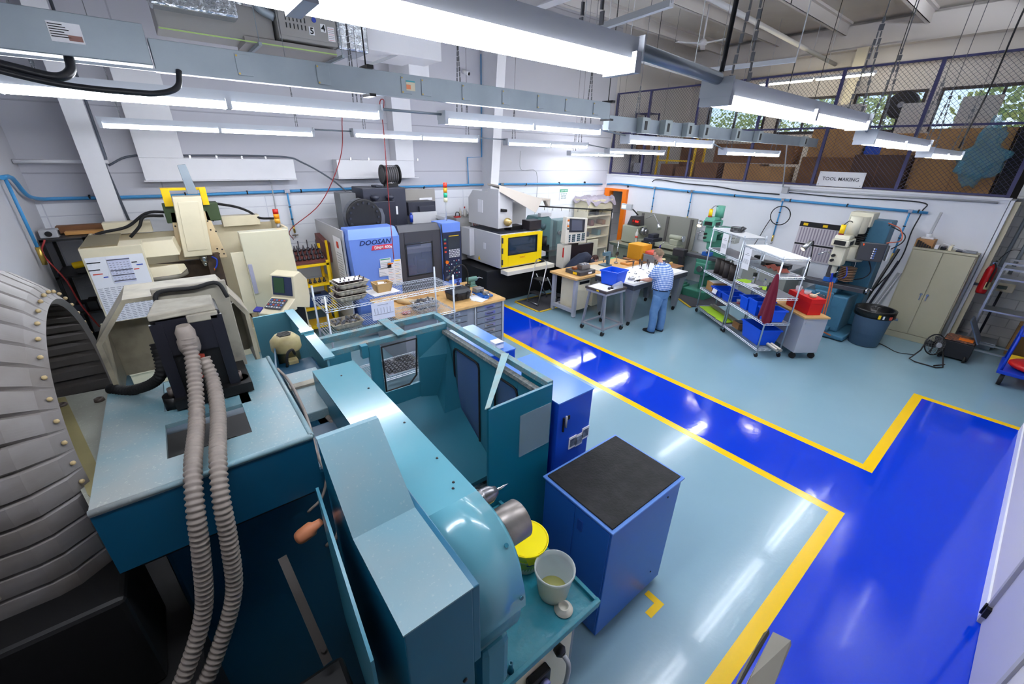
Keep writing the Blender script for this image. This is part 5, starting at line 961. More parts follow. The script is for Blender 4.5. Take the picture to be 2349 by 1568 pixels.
MB().hexa([(6.18, 8.25, 2.80), (7.2, 7.85, 2.48), (7.45, 8.6, 2.44), (6.3, 8.9, 2.80), (6.18, 8.25, 2.84), (7.2, 7.85, 2.52), (7.45, 8.6, 2.48), (6.3, 8.9, 2.84)]).hexa([(6.18, 8.25, 2.70), (7.05, 7.9, 2.2), (7.06, 7.92, 2.2), (6.2, 8.27, 2.70), (6.18, 8.25, 2.82), (7.2, 7.85, 2.5), (7.21, 7.87, 2.5), (6.2, 8.27, 2.82)]).build('raised_cover', M('cover_bone', (214, 204, 190), .4), t, .004)
MB().hexa([(7.2, 7.85, 2.48), (7.95, 8.35, 2.42), (7.96, 8.37, 2.42), (7.21, 7.87, 2.48), (7.2, 7.85, 2.52), (7.95, 8.35, 2.46), (7.96, 8.37, 2.46), (7.21, 7.87, 2.52)]).hexa([(7.2, 7.85, 2.49), (7.95, 8.35, 2.43), (7.7, 8.7, 2.45), (7.2, 8.6, 2.5), (7.2, 7.85, 2.52), (7.95, 8.35, 2.46), (7.7, 8.7, 2.48), (7.2, 8.6, 2.53)]).hexa([(7.85, 8.36, 2.28), (7.95, 8.36, 2.22), (7.93, 8.45, 2.24), (7.85, 8.45, 2.28), (7.72, 8.30, 2.43), (7.95, 8.35, 2.43), (7.93, 8.45, 2.43), (7.72, 8.40, 2.43)]).build('cover_lip', MATS['cover_bone'], t, .003)
MB().lathe([(.085, 8.26), (.095, 8.24), (.095, 8.18), (.06, 8.17), (.05, 8.1), (.0, 8.1)], (6.42, 0, 1.99), 'y', 26).build('wire_spool', M('spool_brass', (196, 170, 110), .3, .6), t)
MB().tube(smooth([(6.55, 8.6, 2.6), (6.42, 8.5, 2.5), (6.40, 8.4, 2.3), (6.44, 8.3, 2.1)]), .018).build('hose', rubber, t); MB().box(6.68, 6.72, 8.84, 8.86, 1.95, 2.5).box(6.62, 6.8, 8.82, 8.86, 2.46, 2.52).build('guide_bar', black, t)
MB().cyl((6.25, 8.27, 2.27), (6.42, 8.27, 2.25), .035).build('roller', black, t); MB().box(6.6, 7.0, 8.3, 8.6, 1.62, 1.86).build('wire_head', black, t, .01)
MB().box(6.95, 7.35, 8.0, 8.3, 1.78, 2.0).build('black_box', M('box_plum', (40, 36, 40), .4), t, .006)
MB().box(6.03, 6.038, 8.6, 8.7, 1.3, 1.45).box(6.145, 6.16, 8.9, 9.1, 2.15, 2.45).build('label', paper, t); MB().hexa([(6.03, 8.85, .98), (6.038, 8.85, .98), (6.038, 8.95, .98), (6.03, 8.95, .98), (6.03, 8.895, 1.07), (6.038, 8.895, 1.07), (6.038, 8.905, 1.07), (6.03, 8.905, 1.07)]).build('hazard_triangle', yellow, t)
p = T('control_console', 'white console with a dark screen and key pad on a stand', 'control panel', (8.2, 7.6, 0))
MB().hexa([(7.82, 7.56, 1.42), (8.62, 7.56, 1.38), (8.62, 7.75, 1.38), (7.82, 7.75, 1.42), (7.86, 7.62, 2.08), (8.66, 7.62, 2.0), (8.66, 7.75, 2.0), (7.86, 7.75, 2.08)]).build('housing', M('console_white', (222, 218, 208), .4), p, .012)
MB().hexa([(7.95, 7.575, 1.70), (8.52, 7.575, 1.66), (8.52, 7.60, 1.66), (7.95, 7.60, 1.70), (7.97, 7.605, 2.04), (8.55, 7.605, 1.98), (8.55, 7.62, 1.98), (7.97, 7.62, 2.04)]).build('bezel', dgrey, p)
MB().hexa([(8.02, 7.57, 1.74), (8.42, 7.57, 1.71), (8.42, 7.59, 1.71), (8.02, 7.59, 1.74), (8.04, 7.60, 2.0), (8.45, 7.60, 1.96), (8.45, 7.615, 1.96), (8.04, 7.615, 2.0)]).build('screen', M('screen_slate', (84, 88, 104), .15), p)
leds(p, 7.93, 8.54, 1.44, 1.64, 7.562, 10, 4, [M('pad_teal', (30, 70, 90), .5), paper, MATS['pad_teal']], .75)
for z, m in ((2.0, orange), (1.93, paper), (1.86, orange), (1.79, dgrey)): MB().cyl((7.90, 7.60, z), (7.90, 7.565, z), .022, n=12).build('knob', m, p)
MB().box(7.86, 8.12, 7.62, 7.9, .75, 1.36).build('cabinet', M('console_white'), p, .008); MB().box(7.84, 7.862, 7.63, 7.66, 1.05, 1.3).build('red_tag', red, p)
MB().box(8.1, 8.4, 7.64, 7.74, 1.3, 1.42).build('arm', blk, p); MB().box(7.95, 8.3, 7.7, 8.15, 0, .75).build('pedestal', blk, p)
MB().box(8.2, 9.1, 7.70, 7.80, .4, 1.3).build('dark_curtain_box', M('plum_black', (24, 14, 26), .5), p, .01)
# surface grinder behind and curtain rail
gg = M('grinder_green', (88, 120, 122), .45)
t = T('surface_grinder', 'grey-green surface grinder behind the clear curtain', 'grinder', (8.6, 9.2, 0))
MB().box(8.1, 9.1, 8.95, 9.7, 0, .9).build('base', gg, t, .02); MB().prism([(8.1, .9), (8.75, .9), (8.75, 1.75), (8.55, 1.9), (8.15, 1.9), (8.1, 1.8)], 'y', 9.0, 9.5).build('column', gg, t, .02)
MB().lathe([(.0, 8.98), (.09, 8.98), (.09, 9.0)], (8.35, 0, 1.62), 'y', 24).build('round_emblem', M('emblem', (60, 84, 90), .5), t)
MB().box(8.2, 8.62, 8.97, 9.1, 1.90, 2.0).build('switch_box', M('box_white', (210, 210, 214), .4), t, .006); MB().box(8.9, 9.5, 9.0, 9.4, .9, 1.75).build('wheel_head', gg, t, .02)
for x in (8.98, 9.16): MB().cyl((x, 8.99, 1.4), (x, 8.93, 1.4), .06, n=16).build('dial', steel, t)
MB().box(8.0, 8.9, 8.6, 8.95, .98, 1.02).build('table', steel, t); MB().cyl((8.15, 8.75, 1.02), (8.15, 8.75, 1.4), .1).box(8.05, 8.3, 8.65, 8.85, 1.02, 1.16).build('magnet_chuck', blk, t)
t = T('curtain_rail', 'black pipe rail on a post carrying a clear plastic curtain', 'rail', (9.6, 7.9, 0))
MB().cyl((7.3, 8.5, 2.3), (9.55, 7.55, 2.16), .018, n=8).build('rail', black, t); MB().cyl((9.55, 7.55, 2.2), (9.55, 7.55, .02), .022, n=8).build('post', black, t)
for k in range(9): f = k / 9; MB().cyl((7.5 + 2 * f, 8.41 - .83 * f, 2.29 - .13 * f), (7.5 + 2 * f, 8.41 - .83 * f, 2.2 - .13 * f), .006, n=5).build('hook', blackm, t)
m = MB(); n = 40
for k in range(n):
    a, b = k / n, (k + 1) / n; P_ = lambda f: (7.9 + 1.6 * f + .02 * math.sin(f * 60), 8.24 - .66 * f + .03 * math.sin(f * 60))
    m.add([(*P_(a), 2.2 - .1 * a), (*P_(b), 2.2 - .1 * b), (*P_(b), .25), (*P_(a), .25)], [(0, 1, 2, 3)], True)
m.build('clear_curtain', M('curtain_film', (225, 230, 235), .1, alpha=.13), t)
MB().box(9.53, 9.545, 7.50, 7.52, 1.95, 2.1).build('tag', paper, t)
# cream shelf cabinet by the door with grey cloth
t = T('shelf_cabinet', 'cream open shelf cabinet with grey cloth draped on top by the door', 'cabinet', (11.3, 9.9, 0))
MB().box(10.75, 10.80, 9.5, 10.1, 0, 2.2).build('side', cream, t); MB().box(11.95, 12.0, 9.5, 10.1, 0, 2.2).build('side', cream, t); MB().box(10.8, 11.95, 10.06, 10.1, 0, 2.2).build('back', cream, t)
for z in (.1, .55, .95, 1.3, 1.65, 2.15): MB().box(10.8, 11.95, 9.5, 10.06, z, z + .04).build('shelf', cream, t)
MB().box(10.8, 11.95, 9.48, 9.5, 1.88, 2.19).build('top_drawer', cream, t, .006)
MB().box(10.85, 11.4, 9.46, 9.5, .2, .9).build('lower_door', cream, t, .006)
for i in range(5):
    z = (.991, 1.341, 1.691)[i % 3]; S('stored_item', MB().box(10.9 + i * .2, 11.06 + i * .2, 9.6, 9.9, z, z + .16 + .03 * (i % 2)), [dgrey, plum, blackm, gg, cardd][i], 'dim dark parts box on a cream cabinet shelf', 'box', 'parts in the cream cabinet', .01)
cl = MB(); n = 14
for i in range(n):
    for j in range(6):
        f = lambda i, j: (10.7 + i * .1, 9.42 + j * .12, 2.235 + .05 * math.sin(i * 1.3 + j) + .04 * math.cos(i * .7 - 2 * j) - (.16 if j == 0 else 0) - (.1 if i in (0,) else 0))
        cl.add([f(i, j), f(i + 1, j), f(i + 1, j + 1), f(i, j + 1)], [(0, 1, 2, 3)], True)
o = S('cloth', cl, M('grey_cloth', (150, 142, 152), .85), 'rumpled grey cloth draped over the cream shelf cabinet', 'cloth')
t = T('safety_sign', 'green and white SAFETY FIRST notice on the back wall', 'sign', (10.27, 10.18, 2.2))
MB().box(10.1, 10.46, 10.185, 10.2, 2.16, 2.50).build('board', paper, t); MB().box(10.1, 10.46, 10.18, 10.185, 2.41, 2.50).build('header', M('sign_green', (60, 150, 110), .5), t)
txt('SAFETY FIRST', .06, paper, (10.28, 10.177, 2.43), (1, 0, 0), (0, 0, 1), t, 'lettering', align='CENTER', sx=.85)
for k, s_ in enumerate(('HELP KEEP THIS', 'PLANT SAFE', 'AND CLEAN')): txt(s_, .05, M('sign_ink', (80, 130, 130), .6), (10.28, 10.18, 2.34 - k * .065), (1, 0, 0), (0, 0, 1), t, 'lettering', align='CENTER', sx=.85)
# black shelving in the corner behind the bellows
t = T('parts_shelf', 'black perforated steel shelf in the corner beside the cream machine', 'shelf', (-1.35, 9.7, 0))
for x in (-1.6, -1.14):
    for y in (9.15, 9.95): MB().box(x - .02, x + .02, y - .02, y + .02, 0, 2.2).build('post', black, t)
for z in (.4, 1.0, 1.6, 2.16): MB().box(-1.62, -1.12, 9.13, 9.97, z, z + .03).build('shelf', black, t)
MB().tube(smooth([(-1.55, 9.1, 2.2), (-1.62, 9.05, 2.0), (-1.5, 9.02, 1.6), (-1.45, 9.0, 1.2), (-1.35, 9.0, .8)]), .012).build('red_air_hose', M('red_hose'), t)
S('plank', MB().obox((-1.18, 9.75, 2.25), (.6, .18, .11)), M('plank_brown', (120, 80, 50), .7, dirt=.4, dc=(90, 58, 36)), 'thick brown wooden block on the black corner shelf', 'wood', bevel=.005)
S('plank', MB().obox((-1.12, 9.5, 2.22), (.5, .14, .05)), M('plank_tan', (190, 140, 80), .7), 'pale wooden offcut on the black corner shelf', 'wood', bevel=.005)
t = T('speaker_unit', 'silver and black radio on the black corner shelf', 'radio', (-1.48, 9.4, 2.19))
MB().box(-1.62, -1.42, 9.3, 9.5, 2.191, 2.31).build('body', greyl, t, .01); MB().cyl((-1.52, 9.3, 2.25), (-1.52, 9.29, 2.25), .04).build('speaker_cone', black, t); MB().cyl((-1.415, 9.4, 2.25), (-1.41, 9.4, 2.25), .04).build('speaker_cone', black, t)
t = T('yellow_drill', 'yellow and black power tool on a corner shelf', 'tool', (-1.3, 9.3, 1.63)); MB().cyl((-1.4, 9.3, 1.75), (-1.2, 9.28, 1.78), .05).build('motor', yellow, t, .004); MB().box(-1.38, -1.22, 9.24, 9.36, 1.631, 1.7).build('battery', black, t, .008)
for i, x in enumerate((-1.5, -1.35, -1.22)): S('parts_bin', MB().box(x - .06, x + .06, 9.2, 9.5, 1.031, 1.15 + .03 * i), [dgrey, black, greyl][i], ['grey', 'black', 'pale'][i] + ' parts bin on the corner shelf middle tier', 'bin', bevel=.006)
# ---------------------------------------------------------------- wire racks
def wire_rack(name, label, loc, rz, L, D, levels, H, casters=True, group=None):
    t = T(name, label, 'shelf', loc, rz, group, local=True); t['label'] = label
    for x in (.02, L - .02):
        for y in (-.02, -D + .02):
            p = MB().cyl((x, y, .12 if casters else 0), (x, y, H), .0145, n=10).build('post', chrome, t)
            if casters:
                MB().cyl((x, y - .012, .05), (x, y + .012, .05), .05, n=16).build('caster', rubber, p)
                MB().box(x - .02, x + .02, y - .022, y + .022, .06, .125).build('caster_fork', steel, p)
    for z in levels:
        m = MB()
        for dz in (0, -.03):
            for a, b in (((0, 0), (L, 0)), ((L, 0), (L, -D)), ((L, -D), (0, -D)), ((0, -D), (0, 0))): m.tube([(a[0], a[1], z + dz), (b[0], b[1], z + dz)], .005, 4)
        n = int(L / .05)
        for y in (0, -D): m.tube([(L * i / n, y, z - (.03 if i % 2 else 0)) for i in range(n + 1)], .0036, 4)
        n = int(D / .05)
        for x in (0, L): m.tube([(x, -D * i / n, z - (.03 if i % 2 else 0)) for i in range(n + 1)], .0036, 4)
        n = int(L / .032)
        for i in range(1, n): m.tube([(L * i / n, 0, z), (L * i / n, -D, z)], .0036, 3)
        for y in (-D / 3, -2 * D / 3): m.tube([(0, y, z - .008), (L, y, z - .008)], .003, 4)
        m.build('wire_shelf', chrome, t)
    return t
wire_rack('wire_rack', 'chrome wire rack holding pressed fibre trays behind the teal machine', (1.27, 6.07, 0), 0, 1.95, .64, (1.6, 1.2, .35), 1.78, False)
pulp = M('pulp_tray', (196, 186, 168), .85, dirt=.3, dc=(170, 158, 138))
knife = M('blade_blank', (70, 58, 64), .4, .3)
def egg_tray(x, y, z, rz, label, fill=0, mtl=None):
    """pressed fibre tray: scalloped tapered sides, cups on the bottom"""
    t = T('fibre_tray', label, 'tray', (x, y, z), rz, 'pressed fibre trays', local=True); t['label'] = label
    m = MB(); n = 6; W, D, h = .21, .15, .085
    def ring(s, zz, amp):
        pts = []
        for side, (a, b) in enumerate(((-W, W), (-D, D), (W, -W), (D, -D))):
            k = n if side % 2 == 0 else 4
            for i in range(k * 4):
                f = i / (k * 4); q = a + (b - a) * f; o = amp * abs(math.sin(PI * f * k))
                if side == 0: pts.append((q * s, (-D - o) * s, zz))
                elif side == 1: pts.append(((W + o) * s, q * s, zz))
                elif side == 2: pts.append((q * s, (D + o) * s, zz))
                else: pts.append(((-W - o) * s, q * s, zz))
        return pts
    R = [ring(.72, .0, .0), ring(.80, .012, .02), ring(.92, h * .6, .018), ring(1.0, h, .006), ring(1.04, h, .006), ring(1.04, h - .006, .006)]
    c = len(R[0])
    m.add([p for r in R for p in r], [(i * c + k, i * c + (k + 1) % c, (i + 1) * c + (k + 1) % c, (i + 1) * c + k) for i in range(len(R) - 1) for k in range(c)], True)
    m.add(R[0], [tuple(range(c))]); m.build('tray_body', pulp, t)
    random.seed(int(x * 100 + z * 1000))
    if fill == 1:
        for i in range(6):
            for j in range(2):
                if random.random() < .8: MB().obox((-.17 + i * .066, -.07 + j * .12, h * .9), (.016, .006, .10), (random.uniform(-.2, .2), random.uniform(-.1, .5), random.uniform(-.3, .3))).build('knife_blank', knife, t, .002)
        MB().box(-.19, .19, -.12, .12, .03, .055).build('packed_blanks', M('dark_blanks', (60, 46, 50), .6), t)
    if fill == 2:
        for i in range(44): MB().obox((random.uniform(-.18, .18), random.uniform(-.12, .12), h * .8 + random.uniform(-.02, .03)), (.012, .05, .03), (random.uniform(-1, 1), random.uniform(-1, 1), random.uniform(0, 3))).build('metal_part', mtl or steel, t, .003)
    return t
for k, l in enumerate(('bottom', 'middle', 'top')): egg_tray(1.68 + .02 * k, 5.74, 1.602 + k * .087, .02 + .05 * k, '%s fibre tray of dark blanks in the stack on the wire rack' % l, 1)
sh = S('paper_sheet', MB().obox((1.70, 5.76, 1.602 + 3 * .087 + .012), (.34, .22, .002), (0, .02, .1)), paper, 'white paper sheet lying on the topmost fibre tray of dark blanks', 'paper')
egg_tray(1.60, 5.78, 1.202, 0, 'fibre tray of bagged metal parts on the rack shelf below', 2, M('bagged_metal', (130, 130, 136), .2, .6))
t = T('wooden_box', 'small open plywood box of cards on the wire rack', 'box', (2.20, 5.82, 1.61))
ply = M('plywood', (190, 156, 104), .6, dirt=.3, dc=(160, 124, 76))
MB().hexa([(2.10, 5.74, 1.608), (2.30, 5.74, 1.608), (2.30, 5.755, 1.608), (2.10, 5.755, 1.608), (2.07, 5.71, 1.74), (2.33, 5.71, 1.74), (2.33, 5.725, 1.74), (2.07, 5.725, 1.74)]).hexa([(2.10, 5.89, 1.608), (2.30, 5.89, 1.608), (2.30, 5.905, 1.608), (2.10, 5.905, 1.608), (2.07, 5.91, 1.74), (2.33, 5.91, 1.74), (2.33, 5.925, 1.74), (2.07, 5.925, 1.74)]).hexa([(2.10, 5.74, 1.608), (2.115, 5.74, 1.608), (2.115, 5.905, 1.608), (2.10, 5.905, 1.608), (2.07, 5.71, 1.74), (2.085, 5.71, 1.74), (2.085, 5.925, 1.74), (2.07, 5.925, 1.74)]).hexa([(2.285, 5.74, 1.608), (2.30, 5.74, 1.608), (2.30, 5.905, 1.608), (2.285, 5.905, 1.608), (2.315, 5.71, 1.74), (2.33, 5.71, 1.74), (2.33, 5.925, 1.74), (2.315, 5.925, 1.74)]).box(2.1, 2.3, 5.74, 5.905, 1.606, 1.615).build('crate', ply, t)
MB().obox((2.2, 5.83, 1.7), (.12, .09, .003), (.9, .2, .3)).obox((2.22, 5.8, 1.69), (.1, .08, .003), (.5, -.3, -.4)).build('cards', paper, t)
S('paper_sheet', MB().obox((2.19, 5.8, 1.6045), (.42, .34, .002), (0, 0, .12)), paper, 'white paper lying under the plywood box', 'paper')
t = T('hanging_chart', 'white printed chart hanging from the front of the wire rack', 'sign', (2.02, 5.41, 1.33))
MB().box(1.86, 2.19, 5.405, 5.41, 1.33, 1.57).build('sheet', M('chart_white', (222, 224, 240), .6), t)
for k in range(6): MB().box(1.90 + k * .045, 1.903 + k * .045, 5.402, 5.405, 1.42, 1.50).build('print_line', M('print_grey'), t)
MB().box(1.88, 2.17, 5.402, 5.405, 1.405, 1.41).box(1.95, 2.1, 5.402, 5.405, 1.54, 1.545).build('print_line', M('print_grey'), t)
for x in (1.9, 2.15): MB().tube([(x, 5.407, 1.57), (x, 5.41, 1.6)], .003, 4).build('hook', steel, t)
t = T('parts_tray', 'flat metal tray holding rows of steel rings on the lowest rack shelf', 'tray', (2.32, 5.73, .355))
MB().box(2.02, 2.62, 5.46, 5.98, .355, .362).box(2.02, 2.62, 5.46, 5.47, .362, .38).box(2.02, 2.62, 5.97, 5.98, .362, .38).box(2.02, 2.03, 5.47, 5.97, .362, .38).box(2.61, 2.62, 5.47, 5.97, .362, .38).build('pan', alu, t, .003)
ring = None
for i in range(8):
    for j in range(7):
        if (i + j) % 9 == 0 or i + j > 13: continue
        x, y = 2.08 + i * .066, 5.52 + j * .066
        if ring is None:
            ring = S('steel_ring', MB().lathe([(.022, .363), (.029, .363), (.029, .395), (.022, .395), (.022, .363)], (x, y, 0), n=18), M('ring_dark', (100, 100, 104), .3, .9), 'machined steel ring standing in rows in the flat metal tray', 'ring', 'steel rings in the flat tray')
        else: dup(ring, (x, y, .363))
# ---------------------------------------------------------------- grey drawer workbench
t = T('workbench', 'grey drawer workbench with a maple top beside the blue aisle', 'workbench', (3.7, 6.7, 0))
bg_ = M('bench_grey', (138, 142, 152), .45)
MB().box(2.55, 4.72, 6.06, 7.45, .90, .95).build('worktop', wood, t, .006)
MB().box(2.62, 4.66, 6.12, 7.4, 0, .90).build('carcass', bg_, t, .004)
for i, x in enumerate((3.26, 4.05)):
    for k in range(6):
        z = .78 - k * .125
        d = MB().box(x + .02, x + .60, 6.095, 6.12, z, z + .11).build('drawer', M('drawer_grey', (120, 126, 138), .4), t, .004)
        MB().box(x + .2, x + .44, 6.088, 6.095, z + .03, z + .085).build('label_plate', alu, d); MB().tube([(x + .24, 6.085, z + .05), (x + .24, 6.07, z + .055), (x + .38, 6.07, z + .055), (x + .38, 6.085, z + .05)], .006, 6).build('handle', black, d)
MB().box(4.02, 4.05, 6.09, 6.12, .05, .9).build('upright', greyl, t); MB().box(4.66, 4.70, 6.08, 6.12, 0, .9).build('upright', greyl, t)
t = T('tool_box', 'black plastic tool box with ribbed lid on the grey workbench', 'box', (3.95, 6.55, .951))
MB().hexa([(3.76, 6.42, .952), (4.12, 6.42, .952), (4.12, 6.68, .952), (3.76, 6.68, .952), (3.74, 6.39, 1.09), (4.14, 6.39, 1.09), (4.14, 6.70, 1.09), (3.74, 6.70, 1.09)]).build('body', M('box_black', (34, 38, 44), .4), t, .012)
MB().hexa([(3.73, 6.38, 1.095), (4.15, 6.38, 1.095), (4.15, 6.71, 1.095), (3.73, 6.71, 1.095), (3.76, 6.43, 1.17), (4.12, 6.43, 1.17), (4.12, 6.66, 1.17), (3.76, 6.66, 1.17)]).build('lid', M('box_black'), t, .012)
for x in (3.82, 4.06): MB().box(x - .02, x + .02, 6.372, 6.39, 1.05, 1.12).build('latch', black, t, .003)
for x in (3.84, 3.94, 4.04): MB().box(x - .012, x + .012, 6.376, 6.384, .97, 1.05).build('rib', black, t)
MB().tube([(3.86, 6.54, 1.17), (3.86, 6.54, 1.21), (4.02, 6.54, 1.21), (4.02, 6.54, 1.17)], .012, 8).build('handle', greyl, t)
egg_tray(3.12, 6.32, .952, .05, 'lower fibre tray of the stack of bagged parts on the workbench', 2, M('bagged_metal'))
egg_tray(3.12, 6.33, 1.04, -.04, 'upper fibre tray heaped with bagged parts on the workbench', 2, M('bagged_metal'))
t = T('machine_vise', 'grey and blue milling vise lying on the workbench corner', 'vise', (4.45, 6.45, .951))
vb = M('vise_blue', (36, 96, 180), .35)
MB().box(4.34, 4.58, 6.28, 6.62, .952, .985).box(4.36, 4.44, 6.22, 6.7, .952, 1.0).build('base', vb, t, .006)
MB().box(4.34, 4.52, 6.5, 6.66, 1.0, 1.08).build('jaw', M('vise_grey', (140, 138, 134), .4, .5), t, .008); MB().box(4.38, 4.5, 6.3, 6.36, 1.0, 1.06).build('jaw', M('vise_grey'), t, .006); MB().cyl((4.44, 6.2, 1.02), (4.44, 6.5, 1.02), .02).build('screw', steel, t)
t = T('bench_vise', 'small green bench vise at the far workbench edge', 'vise', (4.62, 7.1, .951))
MB().box(4.54, 4.70, 7.02, 7.18, .952, .98).box(4.56, 4.68, 7.05, 7.15, .98, 1.06).cyl((4.5, 7.1, 1.1), (4.74, 7.1, 1.1), .05).build('body', M('vise_green', (90, 130, 120), .45), t, .01); MB().cyl((4.74, 7.1, 1.1), (4.84, 7.1, 1.1), .014).cyl((4.84, 7.02, 1.1), (4.84, 7.18, 1.1), .008).build('handle', steel, t)
t = T('desk_lamp', 'black gooseneck lamp clamped to the workbench', 'lamp', (4.45, 7.0, .951))
MB().cyl((4.45, 7.0, .952), (4.45, 7.0, 1.04), .05).build('base', black, t); MB().tube(smooth([(4.45, 7.0, 1.04), (4.46, 7.0, 1.3), (4.3, 6.95, 1.48), (4.1, 6.9, 1.45), (3.95, 6.85, 1.32)]), .012, 8).build('gooseneck', black, t); MB().cyl((3.96, 6.855, 1.33), (3.88, 6.83, 1.26), .02, .04).build('lamp_head', dgrey, t)
t = T('blue_bottle', 'small dark blue pump bottle on the workbench', 'bottle', (4.32, 7.15, .951)); MB().lathe([(.04, .952), (.04, 1.05), (.015, 1.08), (.015, 1.11), (0, 1.11)], (4.32, 7.15, 0), n=16).build('body', M('bottle_navy', (30, 40, 110), .3), t); MB().box(4.28, 4.35, 7.14, 7.16, 1.11, 1.13).build('pump', M('bottle_navy'), t)
t = T('plastic_tub', 'clear green-tinted plastic tub on the workbench papers', 'tub', (4.22, 6.68, .955)); MB().lathe([(0, .957), (.05, .956), (.065, 1.04), (.06, 1.04), (.046, .962), (0, .961)], (4.22, 6.68, 0), n=22).build('cup', M('tub_green', (190, 216, 200), .2, alpha=.6), t)
S('paper_sheet', MB().obox((4.28, 6.4, .953), (.3, .4, .002), (0, 0, -.2)).obox((4.22, 6.25, .955), (.2, .25, .002), (0, 0, .4)), paper, 'loose white papers beside the milling vise', 'paper')
random.seed(3)
for i in range(8): S('small_part', MB().obox((4.2 + random.random() * .18, 6.3 + random.random() * .4, .965), (.03, .05, .018), (0, 0, random.random() * 3)), [steel, card, white, blackm][i % 4], 'small loose machine part scattered on the workbench papers', 'part', 'loose parts on the workbench', .003)
for i, (x, y) in enumerate(((2.95, 6.95), (3.05, 6.85), (2.98, 6.78))): S('paper_roll', MB().cyl((x - .08, y + .18, .99), (x + .12, y - .18, .99), .038, n=16), M('kraft_roll', (206, 176, 130), .8), 'rolled brown kraft paper lying on the workbench by the trays', 'roll', 'kraft rolls on the workbench')
S('cardboard_sheet', MB().obox((3.3, 7.1, .955), (.8, .5, .006), (0, 0, .1)), card, 'flat cardboard sheets at the back of the workbench', 'cardboard')
t = T('red_air_tool', 'red cable coil on the workbench behind the black box', 'tool', (4.0, 7.0, .951)); MB().tube(arc((4.0, 7.0), .07, 0, 2 * PI, 18, 'xy', .968), .014, 8).build('coil', red, t)
for i, (x, l) in enumerate(((2.78, 'red and white rag at the workbench end near the rack'), )): S('rag', MB().ball((x, 6.35, .975), .07, (1.3, 1, .35), 12), M('rag_red', (190, 70, 60), .8, dirt=1, dc=(220, 210, 200), scale=20), l, 'cloth')
# ---------------------------------------------------------------- step stool, mats
mt_ = M('mat_dark', (58, 58, 64), .9, bump=.5, bscale=80); my = M('mat_yellow', (190, 160, 40), .7)
def mat(pts, yl, label):
    t = T('floor_mat', label, 'mat', (sum(p[0] for p in pts) / len(pts), sum(p[1] for p in pts) / len(pts), 0))
    MB().prism(pts, 'z', .001, .015).build('pad', mt_, t)
    for a, b in yl: MB().bar((*a, .010), (*b, .010), .06, .014).build('yellow_edge', my, t)
mat([(6.5, 7.0), (7.9, 7.0), (7.9, 7.9), (6.5, 7.9)], [((6.47, 7.0), (6.47, 7.9)), ((6.5, 6.97), (7.9, 6.97)), ((6.5, 7.92), (7.9, 7.92))], 'dark floor mat with yellow edges under the step stool')
mat([(9.95, 5.0), (10.9, 4.5), (11.9, 6.0), (10.9, 6.4)], [((10.92, 4.48), (11.93, 5.98)), ((9.93, 4.98), (10.88, 6.4))], 'dark floor mat with yellow edges in front of the green mill')
t = T('step_stool', 'folding aluminium two-step stool with black treads and top bar', 'step stool', (7.05, 7.5, 0))
for y in (7.3, 7.72): 
    MB().tube([(6.72, y, .02), (6.95, y, 1.0)], .014, 8).build('front_leg', alu, t); MB().tube([(7.42, y, .02), (7.0, y, .72)], .014, 8).build('rear_leg', alu, t)
MB().tube(smooth([(6.95, 7.3, 1.0), (6.97, 7.34, 1.1), (6.98, 7.51, 1.13), (6.97, 7.68, 1.1), (6.95, 7.72, 1.0)]), .014, 8).build('hoop', alu, t)
MB().tube([(6.98, 7.4, 1.13), (6.98, 7.62, 1.13)], .02, 8).build('grip', rubber, t)
MB().box(6.88, 7.15, 7.31, 7.71, .60, .63).build('tread', rubber, t, .006); MB().box(6.78, 6.98, 7.31, 7.71, .26, .29).build('tread', rubber, t, .006)
MB().cyl((6.73, 7.3, .05), (6.73, 7.72, .05), .01, n=6).build('brace', alu, t)
# ---------------------------------------------------------------- maple bench, cart, layout table
t = T('wooden_bench', 'maple-topped bench with pale grey frame and cream drawers beneath', 'workbench', (7.8, 6.6, 0))
fgm = M('frame_grey', (166, 168, 176), .45)
MB().box(6.80, 9.3, 6.16, 7.02, .93, .98).build('worktop', wood, t, .006)
for x in (6.9, 9.2):
    for y in (6.24, 6.94): l = MB().box(x - .04, x + .04, y - .04, y + .04, .03, .93).build('leg', fgm, t); MB().cyl((x, y, 0), (x, y, .03), .035).build('foot', steel, l)
MB().box(6.86, 6.94, 6.28, 6.9, .12, .2).box(6.94, 9.2, 6.85, 6.93, .12, .18).build('stretcher', fgm, t)
for i, x in enumerate((7.0, 7.55)): c = MB().box(x, x + .42, 6.26, 6.8, .15, .88).build('drawer_unit', cream, t, .006); MB().box(x + .05, x + .37, 6.25, 6.26, .78, .84).build('pull', blackm, c)
t = T('granite_plate', 'black granite surface plate with a yellow label on the maple bench', 'plate', (7.3, 6.55, .981))
MB().box(7.02, 7.55, 6.25, 6.72, .981, 1.07).build('slab', M('granite', (62, 62, 66), .4, speck=.2), t, .006); MB().box(7.012, 7.021, 6.35, 6.47, .995, 1.05).build('label', yellow, t); MB().box(7.3, 7.42, 6.242, 6.25, 1.0, 1.04).build('label', paper, t)
t = T('vise_block', 'steel vise block with jaws sitting on the granite plate', 'vise', (7.35, 6.5, 1.071))
MB().box(7.22, 7.5, 6.38, 6.55, 1.071, 1.17).build('body', M('steel_dull', (134, 128, 124), .4, .7), t, .004)
for k in range(3): MB().box(7.25 + k * .08, 7.31 + k * .08, 6.4, 6.53, 1.17, 1.20).build('jaw', steel, t, .004)
S('wood_block', MB().box(7.1, 7.19, 6.5, 6.6, 1.071, 1.12), M('red_wood', (150, 80, 40), .5), 'small reddish wood block on the granite plate', 'block', bevel=.004)
t = T('arbor_press', 'small blue-grey arbor press clamped on the maple bench', 'press', (8.35, 6.6, .981))
ap = M('press_blue', (70, 100, 116), .45)
